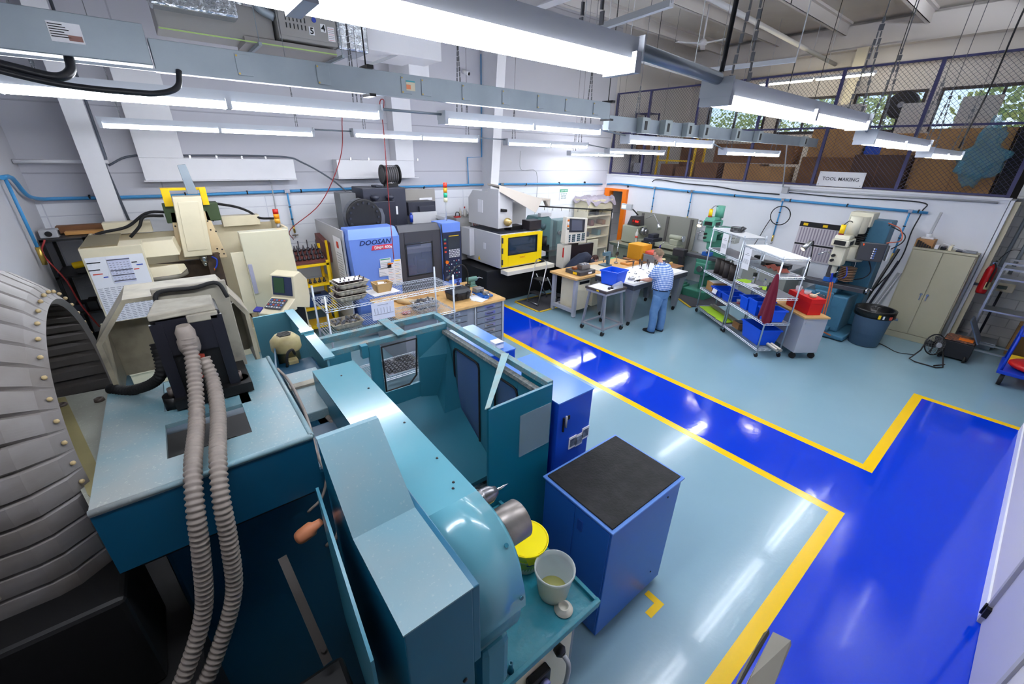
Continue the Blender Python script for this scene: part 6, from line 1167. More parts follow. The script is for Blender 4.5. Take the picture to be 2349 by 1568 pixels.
MB().box(8.22, 8.48, 6.5, 6.74, .981, 1.01).build('base', ap, t, .006); MB().prism([(8.42, 1.01), (8.48, 1.01), (8.48, 1.32), (8.24, 1.32), (8.24, 1.24), (8.40, 1.22)], 'y', 6.58, 6.66).build('frame', ap, t, .006); MB().cyl((8.27, 6.62, 1.08), (8.27, 6.62, 1.38), .014).build('ram', steel, t)
S('tool_tray', MB().box(7.75, 8.15, 6.3, 6.8, .981, 1.0), M('beige_tray', (214, 204, 184), .6), 'flat beige tray on the maple bench beside the press', 'tray', bevel=.004)
t = T('indicator_stand', 'height indicator on a thin stand at the maple bench edge', 'gauge', (8.75, 6.6, .981))
MB().cyl((8.75, 6.6, .981), (8.75, 6.6, 1.02), .05).cyl((8.75, 6.6, 1.02), (8.75, 6.6, 1.55), .009, n=8).build('stand', steel, t); MB().cyl((8.70, 6.57, 1.25), (8.70, 6.54, 1.25), .05).build('dial', black, t)
t = T('cutting_board', 'wooden board with black pliers on the maple bench end', 'board', (9.0, 6.4, .981))
MB().box(8.8, 9.25, 6.25, 6.5, .981, 1.03).build('board', M('board_orange', (206, 140, 70), .5), t, .005); MB().bar((8.9, 6.4, 1.04), (9.15, 6.34, 1.04), .03, .015).build('pliers', black, t)
t = T('tool_cart', 'small dark-topped cart on casters holding the blue bin', 'cart', (6.95, 5.4, 0))
MB().box(6.58, 7.26, 5.10, 5.68, .93, .98).build('top', M('cart_top', (74, 66, 62), .6), t, .004); MB().box(6.6, 7.24, 5.12, 5.66, .88, .93).build('apron', fgm, t)
for x, bx in ((6.66, 6.60), (7.18, 7.24)):
    for y, by in ((5.18, 5.10), (5.60, 5.68)):
        l = MB().bar((bx, by, .13), (x, y, .90), .04, .04).build('leg', grey, t); MB().cyl((bx, by - .016, .055), (bx, by + .016, .055), .055, n=18).build('caster', rubber, l); MB().box(bx - .025, bx + .025, by - .03, by + .03, .08, .13).build('caster_fork', steel, l)
MB().box(6.58, 7.26, 5.08, 5.13, .13, .16).box(6.58, 7.26, 5.65, 5.70, .13, .16).box(6.58, 6.63, 5.13, 5.65, .13, .16).box(7.21, 7.26, 5.13, 5.65, .13, .16).build('lower_frame', grey, t)
MB().box(6.575, 6.582, 5.3, 5.36, .94, .97).build('label', yellow, t)
def tote(name, label, cx, cy, z, w, d, h, rz=0, m=totebl, group=None, tag=None, fl=.86):
    t = T(name, label, 'bin', (cx, cy, z), rz, group, local=True); t['label'] = label
    b = MB(); a, c = w / 2 * fl, d / 2 * fl; A, C_ = w / 2, d / 2
    rings = [[(-a, -c, 0), (a, -c, 0), (a, c, 0), (-a, c, 0)], [(-A, -C_, h - .03), (A, -C_, h - .03), (A, C_, h - .03), (-A, C_, h - .03)], [(-A - .02, -C_ - .02, h - .03), (A + .02, -C_ - .02, h - .03), (A + .02, C_ + .02, h - .03), (-A - .02, C_ + .02, h - .03)], [(-A - .02, -C_ - .02, h), (A + .02, -C_ - .02, h), (A + .02, C_ + .02, h), (-A - .02, C_ + .02, h)], [(-A + .008, -C_ + .008, h), (A - .008, -C_ + .008, h), (A - .008, C_ - .008, h), (-A + .008, C_ - .008, h)], [(-a + .01, -c + .01, .01), (a - .01, -c + .01, .01), (a - .01, c - .01, .01), (-a + .01, c - .01, .01)]]
    b.add([p for r in rings for p in r], [(i * 4 + k, i * 4 + (k + 1) % 4, i * 4 + 4 + (k + 1) % 4, i * 4 + 4 + k) for i in range(5) for k in range(4)]); b.add(rings[0], [(3, 2, 1, 0)]); b.add(rings[5], [(0, 1, 2, 3)])
    b.build('shell', m, t, .003)
    if tag: MB().hexa([(-A * tag, -C_ - .0, h * .25), (A * tag, -C_ - .0, h * .25), (A * tag, -C_ + .03, h * .25), (-A * tag, -C_ + .03, h * .25), (-A * tag, -C_ - .012, h * .6), (A * tag, -C_ - .012, h * .6), (A * tag, -C_, h * .6), (-A * tag, -C_, h * .6)]).build('orange_tag', M('tag_orange', (250, 120, 40), .6), t)
    return t
b = tote('storage_bin', 'large blue plastic bin with parts standing on the small cart', 7.32 - .1, 5.46, .985, .44, .40, .30, .15)
MB().box(-.15, .15, -.13, .13, .08, .2).build('packed_parts', M('packed_white', (200, 204, 214), .4, dirt=1, dc=(60, 80, 180), scale=14), b)
S('paper_sheet', MB().obox((6.80, 5.38, .983), (.38, .5, .003), (0, 0, .05)), paper, 'white papers on the small cart beside the blue bin', 'paper')
bgm = MB(); random.seed(5)
bgm.add([(6.86, 5.12, .99), (7.1, 5.08, .99), (7.18, 5.22, .99), (6.9, 5.26, .99), (6.9, 5.14, 1.03), (7.12, 5.12, 1.10), (7.15, 5.2, 1.12), (6.93, 5.24, 1.05)], [(0, 3, 2, 1), (4, 5, 6, 7), (0, 1, 5, 4), (1, 2, 6, 5), (2, 3, 7, 6), (3, 0, 4, 7)])
t = T('plastic_bag', 'clear plastic bag with an orange label in front of the blue bin', 'bag', (7.0, 5.17, .985)); bgm.build('film', clearp, t, .01); MB().hexa([(7.1, 5.10, 1.02), (7.16, 5.16, 1.02), (7.16, 5.165, 1.02), (7.1, 5.105, 1.02), (7.11, 5.12, 1.1), (7.155, 5.18, 1.1), (7.155, 5.185, 1.1), (7.11, 5.125, 1.1)]).build('label', M('tag_orange'), t)
for i in range(4): S('chuck_part', MB().lathe([(.012, .985), (.03, .985), (.03, 1.01), (.012, 1.01), (.012, .985)], (6.78 + .045 * i, 5.2 + .03 * (i % 2), 0), n=14), blackm, 'small dark machined collar lying on the cart papers', 'part', 'collars on the small cart')
t = T('layout_table', 'long table with white paper top and tapered grey legs before the man', 'table', (8.5, 5.6, 0))
MB().box(7.40, 9.55, 5.03, 6.12, .88, .985).build('table_box', M('table_dark', (56, 58, 66), .5), t, .01); MB().box(7.40, 9.55, 5.03, 6.12, .985, 1.0).build('top', M('table_light', (206, 206, 208), .4), t, .006)
MB().box(7.48, 9.5, 5.12, 6.08, 1.0, 1.003).build('paper_cover', paper, t)
for x in (7.56, 9.4):
    for y in (5.16, 5.98): l = MB().hexa([(x - .05, y - .05, .11), (x + .05, y - .05, .11), (x + .05, y + .05, .11), (x - .05, y + .05, .11), (x - .13, y - .11, .88), (x + .13, y - .11, .88), (x + .13, y + .11, .88), (x - .13, y + .11, .88)]).build('leg', M('leg_grey', (118, 122, 130), .4), t, .006); MB().cyl((x, y - .016, .05), (x, y + .016, .05), .05, n=18).build('caster', rubber, l)
pins = [(8.65, 6.0), (8.8, 5.86), (8.92, 5.74), (9.05, 5.62), (9.18, 5.5), (8.95, 6.02), (9.1, 5.9), (9.24, 5.78), (9.36, 5.66), (9.3, 5.45)]
for i, (x, y) in enumerate(pins):
    t = T('tool_arbor', 'upright black-gripped steel arbor standing in rows on the paper table', 'tool', (x, y, 1.004), group='upright arbors on the paper table')
    MB().cyl((x, y, 1.004), (x, y, 1.05), .012, n=10).build('shank', steel, t); MB().lathe([(.012, 1.05), (.018, 1.12), (.026, 1.17), (.026, 1.18), (0, 1.18)], (x, y, 0), n=14).build('grip', M('grip_dark', (56, 48, 46), .5), t)
random.seed(11)
for i in range(24): S('small_part', MB().obox((7.75 + random.random() * 1.0, 5.25 + random.random() * .6, 1.010), (.015 + .04 * random.random(), .015, .012), (0, 0, random.random() * 3)), [steel, dgrey, greyl][i % 3], 'tiny metal part scattered on the white paper table', 'part', 'tiny parts on the paper table')
S('parts_box', MB().box(7.66, 7.78, 5.3, 5.4, 1.004, 1.05), alu, 'small silver box on the paper table by the man', 'box', bevel=.003)
# perforated grey cabinet bench
t = T('rolling_cabinet', 'grey rolling cabinet with wood top and perforated end panel', 'cabinet', (9.95, 6.3, 0))
MB().box(9.66, 10.25, 5.58, 7.05, .16, .90).build('body', M('cab_grey', (150, 154, 160), .45), t, .006); MB().box(9.64, 10.27, 5.56, 7.07, .90, .93).build('worktop', M('top_brown', (150, 104, 66), .5), t, .004)
pf = MB()
for i in range(12):
    for k in range(16): pf.box(9.74 + i * .04, 9.752 + i * .04, 5.572, 5.58, .22 + k * .042, .232 + k * .042)
pf.build('perforation', dgrey, t)
for x in (9.72, 10.19):
    for y in (5.68, 6.95): MB().cyl((x - .02, y, .07), (x + .02, y, .07), .07, n=18).box(x - .03, x + .03, y - .03, y + .03, .10, .16).build('caster', rubber, t)
t = T('carton', 'orange-yellow tall box on the rolling cabinet in front of the lathe', 'box', (10.0, 6.85, .931)); MB().box(9.76, 10.2, 6.55, 7.02, .931, 1.33).build('body', M('box_orange', (222, 156, 36), .6, dirt=.2, dc=(190, 120, 30)), t, .008); MB().box(9.752, 9.76, 6.6, 6.97, .95, 1.31).build('panel', M('box_orange2', (206, 144, 30), .6), t)
t = T('parts_caddy', 'grey plastic caddy beside the orange box', 'box', (9.95, 6.35, .931)); MB().box(9.78, 10.14, 6.2, 6.5, .931, 1.12).build('body', grey, t, .01); MB().box(9.76, 10.16, 6.18, 6.52, 1.12, 1.135).build('lid', clearp, t)
S('red_case', MB().box(9.8, 10.15, 6.22, 6.48, 1.136, 1.21), M('case_red', (214, 84, 66), .5), 'flat salmon red case lying on the grey caddy', 'case', bevel=.015)
t = T('sorting_tray', 'pale wooden tray of inserts on the rolling cabinet near the man', 'tray', (9.95, 5.95, .931)); MB().box(9.74, 10.12, 5.8, 6.12, .931, 1.0).build('tray', M('tray_maple', (224, 188, 120), .5), t, .005)
for k in range(4): MB().box(9.78 + k * .08, 9.84 + k * .08, 5.84, 6.08, 1.0, 1.012).build('insert', dgrey, t)
S('tape_roll', MB().lathe([(.03, 1.013), (.06, 1.013), (.06, 1.05), (.03, 1.05), (.03, 1.013)], (10.05, 6.05, 0), n=20), M('tape_cream', (236, 220, 170), .5), 'roll of cream tape on the pale insert tray', 'tape')
t = T('waste_can', 'open black bin with a green bag behind the maple bench', 'bin', (9.7, 7.4, 0)); MB().lathe([(.17, .01), (.23, .78), (.25, .8), (.25, .83), (.22, .83), (.16, .03), (0, .03)], (9.7, 7.4, 0), n=24).build('can', M('can_navy', (44, 56, 76), .5), t); MB().ball((9.7, 7.4, .8), .16, (1, 1, .35), 12).build('green_bag', M('bag_green', (110, 200, 130), .5), t)
# ---------------------------------------------------------------- double wire rack with bins (turned against the walls)
A_ = math.atan2(.811, .585)
U, V = Vector((.585, .811, 0)), Vector((.811, -.585, 0)); O1 = Vector((8.26, 2.66, 0)); O2 = O1 + U * 1.30
def wp(o, a, b, z=0): q = o + U * a + V * b; return (q.x, q.y, z)
wire_rack('wire_rack', 'double wire rack half holding blue bins and the maroon towel', tuple(O1), A_, 1.27, .5, (.17, .70, 1.2, 1.6, 1.93), 1.97)
wire_rack('wire_rack', 'double wire rack half holding four black tubes', tuple(O2), A_, 1.30, .5, (.15, .63, 1.06, 1.60, 2.05), 2.1)
# shelf liners
for o, L, z, l in ((O2, 1.26, 2.055, 'white board lying on the tallest wire rack shelf'), (O1, 1.26, 1.935, 'white board covering the top of the rack with blue bins')):
    S('shelf_board', MB().obox(wp(o, L / 2, .25, z), (L - .05, .46, .006), (0, 0, A_)), paper if o is O1 else greyl, l, 'board')
for o, z, k in ((O2, 1.605, 'third'), (O2, 1.065, 'middle'), (O1, 1.205, 'middle'), (O1, .705, 'second'), (O2, .635, 'second'), (O2, .155, 'lowest')):
    S('shelf_liner', MB().obox(wp(o, .64, .25, z + .002), (1.2, .46, .003), (0, 0, A_)), M('liner_grey', (120, 120, 128), .6), 'grey liner on the %s shelf of the rack with %s' % (k, 'black tubes' if o is O2 else 'blue bins'), 'liner')
tm = M('tube_black', (44, 38, 36), .6, dirt=.4, dc=(70, 60, 54), scale=8)
for i in range(4):
    c = wp(O2, .98 - i * .2, .17 + .02 * (i % 2), 0)
    t = T('black_tube', 'dark open steel tube standing in a row on the wire rack', 'tube', (c[0], c[1], 1.07), group='four black tubes on the wire rack')
    MB().lathe([(.075, 1.071), (.09, 1.071), (.09, 1.40), (.075, 1.40), (.075, 1.071)], (c[0], c[1], 0), n=26).build('wall', tm, t)
def hang_sign(o, a, z, l):
    c = Vector(wp(o, a, -.03, z)); r = -U; t = T('hanging_sheet', l, 'sign', tuple(c))
    MB().obox(c + Vector((0, 0, -.2)), (.24, .004, .42), (0, .06, A_)).build('sheet', paper, t)
    for k in range(5): MB().obox(c + U * (.075 - k * .036) - V * .005 + Vector((0, 0, -.25)), (.006, .002, .09), (0, .06, A_)).build('print_line', M('print_grey'), t)
    MB().obox(c - V * .005 + Vector((0, 0, -.12)), (.14, .002, .008), (0, .06, A_)).obox(c - V * .005 + Vector((0, 0, -.09)), (.07, .002, .008), (0, .06, A_)).build('print_line', M('print_grey'), t)
hang_sign(O2, .62, 2.02, 'white printed sheet hanging from the rack with black tubes'); hang_sign(O1, 1.0, 1.90, 'white printed sheet hanging from the rack with blue bins')
t = T('cable_coil', 'black cables coiled on a board atop the tallest rack', 'cable', wp(O2, .8, .28, 2.06))
for i in range(4): MB().tube(arc(wp(O2, .75 + i * .05, .25 + i * .04)[:2], .12 + .01 * i, 0, 2 * PI, 16, 'xy', 2.068 + .018 * i), .011, 6).build('loop', cable, t)
MB().tube(smooth([wp(O2, .7, .3, 2.08), wp(O2, .65, .3, 2.18), wp(O2, .58, .3, 2.17), wp(O2, .55, .3, 2.08)]), .009, 6).build('loop', cable, t)
t = T('carton', 'brown open carton on the second shelf of the rack with tubes', 'box', wp(O2, 1.0, .25, .64)); MB().obox(wp(O2, 1.02, .25, .74), (.28, .36, .20), (0, 0, A_)).build('box', card, t, .004); MB().obox(wp(O2, 1.02, .25, .845), (.22, .3, .01), (0, 0, A_)).build('white_bag', paper, t)
c = wp(O2, .62, .24, .64); tote('storage_bin', 'low blue bin with a paper slip on the rack with tubes', c[0], c[1], .64, .40, .42, .17, A_ - PI)
c2 = wp(O2, .2, .24, .64); tote('storage_bin', 'low blue bin beside the middle post of the double rack', c2[0], c2[1], .64, .34, .42, .17, A_ - PI)
S('paper_slip', MB().obox(wp(O2, .62, .0, .75), (.18, .004, .12), (.3, 0, A_)), paper, 'white slip stuck on the low blue bin front', 'paper')
for i, (a, z, w, l) in enumerate(((1.0, .16, .4, 'lime green sheet at the far end of the lowest shelf'), (.6, .16, .4, 'lime green sheet in the middle of the lowest shelf'), (.25, .16, .3, 'short lime green sheet on the lowest shelf'))): S('lime_sheet', MB().obox(wp(O2, a, .22, z + .006 + .003 * i), (w, .38, .003), (0, 0, A_ + .1 * i)), lime, l, 'paper')
for i in range(2):
    S('steel_pipe', MB().lathe([(.026, 0), (.032, 0), (.032, 2.6), (.026, 2.6), (.026, 0)], n=20), M('pipe_steel', (170, 166, 160), .38, .8), 'polished steel pipe resting along the lowest rack shelves', 'pipe', 'polished pipes on the rack')
    o = [x for x in COL.objects if x.name.startswith('steel_pipe')][-1]; me = o.data; me.transform(Matrix.Rotation(-PI / 2, 4, 'Y')); o.location = (0, 0, 0)
    me.transform(Matrix.Translation((1.3, 0, 0))); o.rotation_euler = (0, 0, A_); q = wp(O1, 1.16, .30 + .075 * i); o.location = (q[0], q[1], .215)
t = T('rust_rag', 'crumpled rust red rag on the third shelf of the bin rack', 'cloth', wp(O1, .5, .25, 1.61)); m = MB()
for i in range(9):
    for j in range(4):
        f = lambda i, j: wp(O1, .25 + i * .06, .15 + j * .06, 1.62 + .025 * (math.sin(i * 2.1 + j) + 1) * (0 < i < 9))
        m.add([f(i, j), f(i + 1, j), f(i + 1, j + 1), f(i, j + 1)], [(0, 1, 2, 3)], True)
m.build('fabric', M('rag_rust', (166, 88, 74), .9), t)
S('tin_box', MB().obox(wp(O1, .85, .3, 1.64), (.16, .12, .07), (0, 0, A_)), black, 'flat black tin beside the rust rag', 'box', bevel=.004)
t = T('thermos', 'steel thermos flask on the middle shelf of the bin rack', 'flask', wp(O1, .95, .2, 1.21)); q = wp(O1, .95, .2)
MB().lathe([(.036, 1.211), (.036, 1.36), (.03, 1.37), (0, 1.37)], (q[0], q[1], 0), n=18).build('body', steel, t); MB().cyl((q[0], q[1], 1.36), (q[0], q[1], 1.43), .038).build('cap', black, t)
S('lime_sheet', MB().obox(wp(O1, 1.12, .15, 1.212), (.26, .26, .003), (0, 0, A_ + .3)), lime, 'lime green sheet beside the thermos flask', 'paper')
S('lime_sheet', MB().obox(wp(O1, .6, .3, 1.212), (.26, .26, .003), (0, 0, A_ - .2)), lime, 'lime green sheet under the black grinder motor', 'paper')
S('paper_sheet', MB().obox(wp(O1, .85, .12, 1.211), (.3, .2, .002), (0, 0, A_)), paper, 'white paper sheet beside the thermos base', 'paper')
t = T('clear_bottle', 'small clear spray bottle behind the thermos flask', 'bottle', wp(O1, .8, .35, 1.21)); q = wp(O1, .8, .35); MB().lathe([(.03, 1.211), (.03, 1.29), (.01, 1.31), (.01, 1.33), (0, 1.33)], (q[0], q[1], 0), n=14).build('body', clearp, t); MB().cyl((q[0], q[1], 1.33), (q[0] - .04, q[1], 1.35), .012).build('trigger', M('bottle_navy'), t)
t = T('black_motor', 'black cylinder motor on the middle shelf next to the towel', 'motor', wp(O1, .38, .18, 1.21)); q = wp(O1, .38, .18); MB().cyl((q[0], q[1], 1.211), (q[0], q[1], 1.33), .055).cyl((q[0], q[1], 1.33), (q[0], q[1], 1.39), .035).build('housing', black, t, .004); MB().box(q[0] - .06, q[0] + .06, q[1] - .06, q[1] + .06, 1.205, 1.235).build('foot', steel, t)
t = T('bearing_pile', 'small pile of grey bearings on the middle rack shelf', 'bearing', wp(O1, .55, .1, 1.21)); q = wp(O1, .56, .1); MB().lathe([(.02, 1.211), (.045, 1.211), (.045, 1.25), (.02, 1.25), (.02, 1.211)], (q[0], q[1], 0), n=18).build('ring', steel, t)
for i, (a, l) in enumerate(((.82, 'orange-tagged blue bin near the middle post'), (.52, 'orange-tagged blue bin half hidden by the towel'))):
    q = wp(O1, a, .2); tote('storage_bin', l, q[0], q[1], .71, .27, .36, .26 + .04 * i, A_, tag=.45, group='orange-tagged bins')
q = wp(O1, .18, .22); tote('storage_bin', 'blue bin behind the maroon towel', q[0], q[1], .71, .28, .36, .24, A_)
q = wp(O1, .42, .26); tote('storage_bin', 'biggest blue tote bin on the lowest rack shelf', q[0], q[1], .18, .62, .42, .34, A_, fl=.82)
t = T('plastic_cup', 'clear cup of red bits on the rack beside the blue bins', 'cup', wp(O1, 1.12, .12, .71)); q = wp(O1, 1.12, .12); MB().lathe([(0, .712), (.04, .711), (.055, .79), (.06, .80), (.055, .80), (.038, .717), (0, .717)], (q[0], q[1], 0), n=20).build('cup', clearp, t); MB().lathe([(0, .72), (.04, .72), (.046, .75), (0, .755)], (q[0], q[1], 0), n=16).build('red_bits', red, t)
t = T('carton', 'small brown carton of parts beneath the blue bins', 'box', wp(O1, 1.05, .25, .18)); MB().obox(wp(O1, 1.05, .28, .25), (.24, .3, .13), (0, 0, A_)).build('box', cardd, t, .004); MB().obox(wp(O1, 1.05, .28, .32), (.18, .24, .02), (0, 0, A_)).build('contents', dgrey, t)
# maroon towel: narrow at the hook, gathered folds widening downwards
m = MB(); nr, nc = 14, 28; cx = wp(O1, -.02, -.04)
for i in range(nr):
    f0 = i / nr
    def P_(i, k):
        f = i / nr; a = 2 * PI * k / nc; w = .025 + .135 * f ** .6 * (1 if f < .93 else .97); d = .02 + .05 * f ** .6
        rr = 1 + .22 * math.cos(a * 6 + f * 1.3) * min(1, f * 2.5)
        zz = 1.66 - .86 * f - (.06 * math.sin(a * 3 + 1) * (f > .96) if i == nr else 0)
        s, c = w * math.cos(a) * rr, d * math.sin(a) * rr
        return (cx[0] + U.x * s - V.x * c, cx[1] + U.y * s - V.y * c, zz)
    for k in range(nc): m.add([P_(i, k), P_(i, (k + 1) % nc), P_(i + 1, (k + 1) % nc), P_(i + 1, k)], [(0, 1, 2, 3)], True)
S('towel', m, M('maroon_terry', (104, 18, 42), .95, bump=.6, bscale=220), 'maroon towel hanging from the front post of the wire rack', 'towel')
# wooden-topped rolling cart with red box
t = T('rolling_cart', 'light grey rolling cart with a wooden top under the red box', 'cart', (9.1, 2.35, 0))
ca = math.atan2(.585, -.811)
cq = lambda a, b, z: (8.74 + U.x * a + V.x * b, 2.20 + U.y * a + V.y * b, z)
def cbox(a0, a1, b0, b1, z0, z1): return MB().hexa([cq(a0, b0, z0), cq(a1, b0, z0), cq(a1, b1, z0), cq(a0, b1, z0), cq(a0, b0, z1), cq(a1, b0, z1), cq(a1, b1, z1), cq(a0, b1, z1)])
cbox(0, 1.1, .02, .48, .14, .84).build('body', M('cart_grey', (176, 178, 186), .45), t, .006); cbox(-.02, 1.12, 0, .5, .84, .875).build('worktop', wood, t, .004)
for a in (-.012, 1.1): cbox(a, a + .012, .06, .2, .74, .8).build('bracket', greyl, t)
for a in (.06, 1.04):
    for b in (.06, .44): q = cq(a, b, 0); MB().cyl((q[0] - .015, q[1], .06), (q[0] + .015, q[1], .06), .06, n=18).box(q[0] - .03, q[0] + .03, q[1] - .03, q[1] + .03, .1, .14).build('caster', rubber, t)
t = T('red_toolbox', 'red metal box on the wooden cart top', 'box', cq(.35, .24, .876)); cbox(.10, .72, .12, .38, .876, 1.18).build('body', M('box_red', (196, 20, 18), .4), t, .008); cbox(.09, .73, .11, .39, 1.10, 1.19).build('lid', M('box_red'), t, .006)
for i, (a, b, r, h, l) in enumerate(((.6, .2, .06, .10, 'clear tub at the far end of the red box'), (.42, .25, .065, .07, 'clear tub in the middle of the red box'), (.22, .22, .065, .05, 'shallow dish with a brush on the red box'))):
    q = cq(a, b, 1.191); t = T('plastic_tub', l, 'tub', q, group='tubs on the red box'); MB().lathe([(0, 1.192), (r * .8, 1.192), (r, 1.19 + h), (r * .95, 1.19 + h), (r * .75, 1.198), (0, 1.198)], (q[0], q[1], 0), n=20).build('tub', clearp if i < 2 else M('dish_tan', (220, 190, 160), .4), t)
    if i == 2: MB().bar((q[0] - .05, q[1], 1.23), (q[0] + .12, q[1] - .05, 1.27), .015, .01).build('brush', cream, t)
# ---------------------------------------------------------------- lathe by the wall
lg = M('lathe_grey', (128, 130, 112), .45, dirt=.2, dc=(100, 100, 84)); lgl = M('lathe_light', (156, 158, 140), .4)
t = T('metal_lathe', 'grey-green engine lathe with backsplash along the white wall', 'lathe', (11.7, 7.6, 0))
MB().box(11.35, 12.0, 8.05, 8.75, 0, .84).box(11.35, 12.0, 6.6, 7.1, 0, .84).box(11.42, 11.95, 7.1, 8.05, .2, .84).build('pedestal', lg, t, .012)
MB().hexa([(11.25, 6.3, .84), (12.15, 6.3, .84), (12.15, 8.8, .84), (11.25, 8.8, .84), (11.15, 6.22, .94), (12.2, 6.22, .94), (12.2, 8.85, .94), (11.15, 8.85, .94)]).build('chip_tray', lg, t, .006)
MB().box(12.2, 12.23, 6.45, 8.62, .94, 1.88).build('backsplash', M('splash_grey', (138, 138, 130), .5), t, .004)
for y in (6.62, 7.42, 8.35): MB().box(12.17, 12.2, y - .04, y + .04, .94, 1.84).build('splash_rib', M('rib_grey', (84, 82, 80), .5), t)
MB().box(11.55, 11.95, 6.6, 8.4, 1.0, 1.12).build('bed', lgl, t, .01); MB().box(11.5, 12.0, 8.0, 8.6, .96, 1.5).build('headstock', lgl, t, .03)
MB().cyl((11.72, 8.0, 1.36), (11.72, 7.86, 1.36), .12, n=26).cyl((11.72, 7.86, 1.36), (11.72, 7.78, 1.36), .07).build('chuck', steel, t)
MB().box(11.45, 11.95, 7.35, 7.7, 1.10, 1.22).box(11.55, 11.85, 7.42, 7.62, 1.22, 1.34).build('carriage', dgrey, t, .01); MB().box(11.42, 11.5, 7.3, 7.75, .95, 1.12).build('apron', M('apron_black', (40, 40, 40), .4), t, .01)
MB().cyl((11.42, 7.42, 1.05), (11.36, 7.42, 1.05), .07, n=18).cyl((11.42, 7.64, 1.02), (11.37, 7.64, 1.02), .05).build('handwheel', steel, t)
MB().box(11.6, 11.9, 6.62, 6.9, 1.12, 1.28).cyl((11.74, 6.98, 1.33), (11.74, 6.56, 1.33), .075).build('tailstock', lgl, t, .02); MB().cyl((11.74, 6.56, 1.33), (11.74, 6.52, 1.33), .09, n=20).build('tail_wheel', steel, t)
MB().prism([(8.05, 1.5), (8.5, 1.5), (8.4, 1.78), (8.1, 1.80)], 'x', 11.6, 11.9).build('control_hood', M('hood_dark', (58, 58, 60), .5), t, .01)
cpn = MB().box(11.48, 11.53, 7.95, 8.25, 1.55, 1.72).build('control_box', M('box_brown', (70, 34, 26), .4), t, .006); MB().cyl((11.48, 8.18, 1.66), (11.45, 8.18, 1.66), .025, n=12).build('red_button', red, cpn); MB().box(11.474, 11.48, 8.0, 8.12, 1.63, 1.68).build('readout', M('led_red', (230, 30, 20), .4, emit=1.2), cpn)
MB().tube(smooth([(11.85, 8.3, 1.8), (11.7, 8.45, 1.98), (11.6, 8.6, 2.0)]), .02).build('arm', black, t)
s_ = MB().box(11.5, 11.58, 8.35, 8.75, 1.96, 2.14).build('readout_unit', greyl, t, .008); MB().box(11.492, 11.5, 8.56, 8.72, 2.0, 2.1).build('display', M('lcd_blue', (190, 226, 240), .4, emit=.7), s_)
MB().tube([(12.0, 8.1, 1.7), (11.9, 7.75, 1.88), (11.75, 7.45, 1.66)], .012, 8).build('lamp_arm', greyl, t); MB().cyl((11.78, 7.48, 1.68), (11.66, 7.34, 1.52), .03, .07, 18).build('lamp_head', alu, t)
MB().box(11.345, 11.352, 8.15, 8.3, .42, .56).build('vent', dgrey, t); MB().cyl((11.35, 8.55, .75), (11.33, 8.55, .75), .02).build('knob', yellow, t)
t = T('spray_bottle', 'white bottle with a red cap among the lathe parts', 'bottle', (11.4, 7.85, .95)); MB().lathe([(.045, 1.18), (.045, 1.32), (.015, 1.38), (.012, 1.44), (0, 1.44)], (11.42, 7.95, 0), n=16).lathe([(.02, .95), (.02, 1.18)], (11.42, 7.95, 0), n=12).build('body', M('bottle_white', (220, 216, 210), .4), t); MB().cyl((11.42, 7.95, 1.18), (11.42, 7.95, 1.24), .047).build('label', M('case_red'), t)
t = T('air_gun', 'purple air gun standing on the lathe tray', 'tool', (11.3, 7.0, .945)); MB().bar((11.3, 7.0, .945), (11.28, 6.97, 1.12), .03, .03).build('grip', M('gun_purple', (70, 50, 160), .4), t); MB().cyl((11.28, 6.97, 1.1), (11.27, 6.85, 1.24), .008).build('nozzle', steel, t)
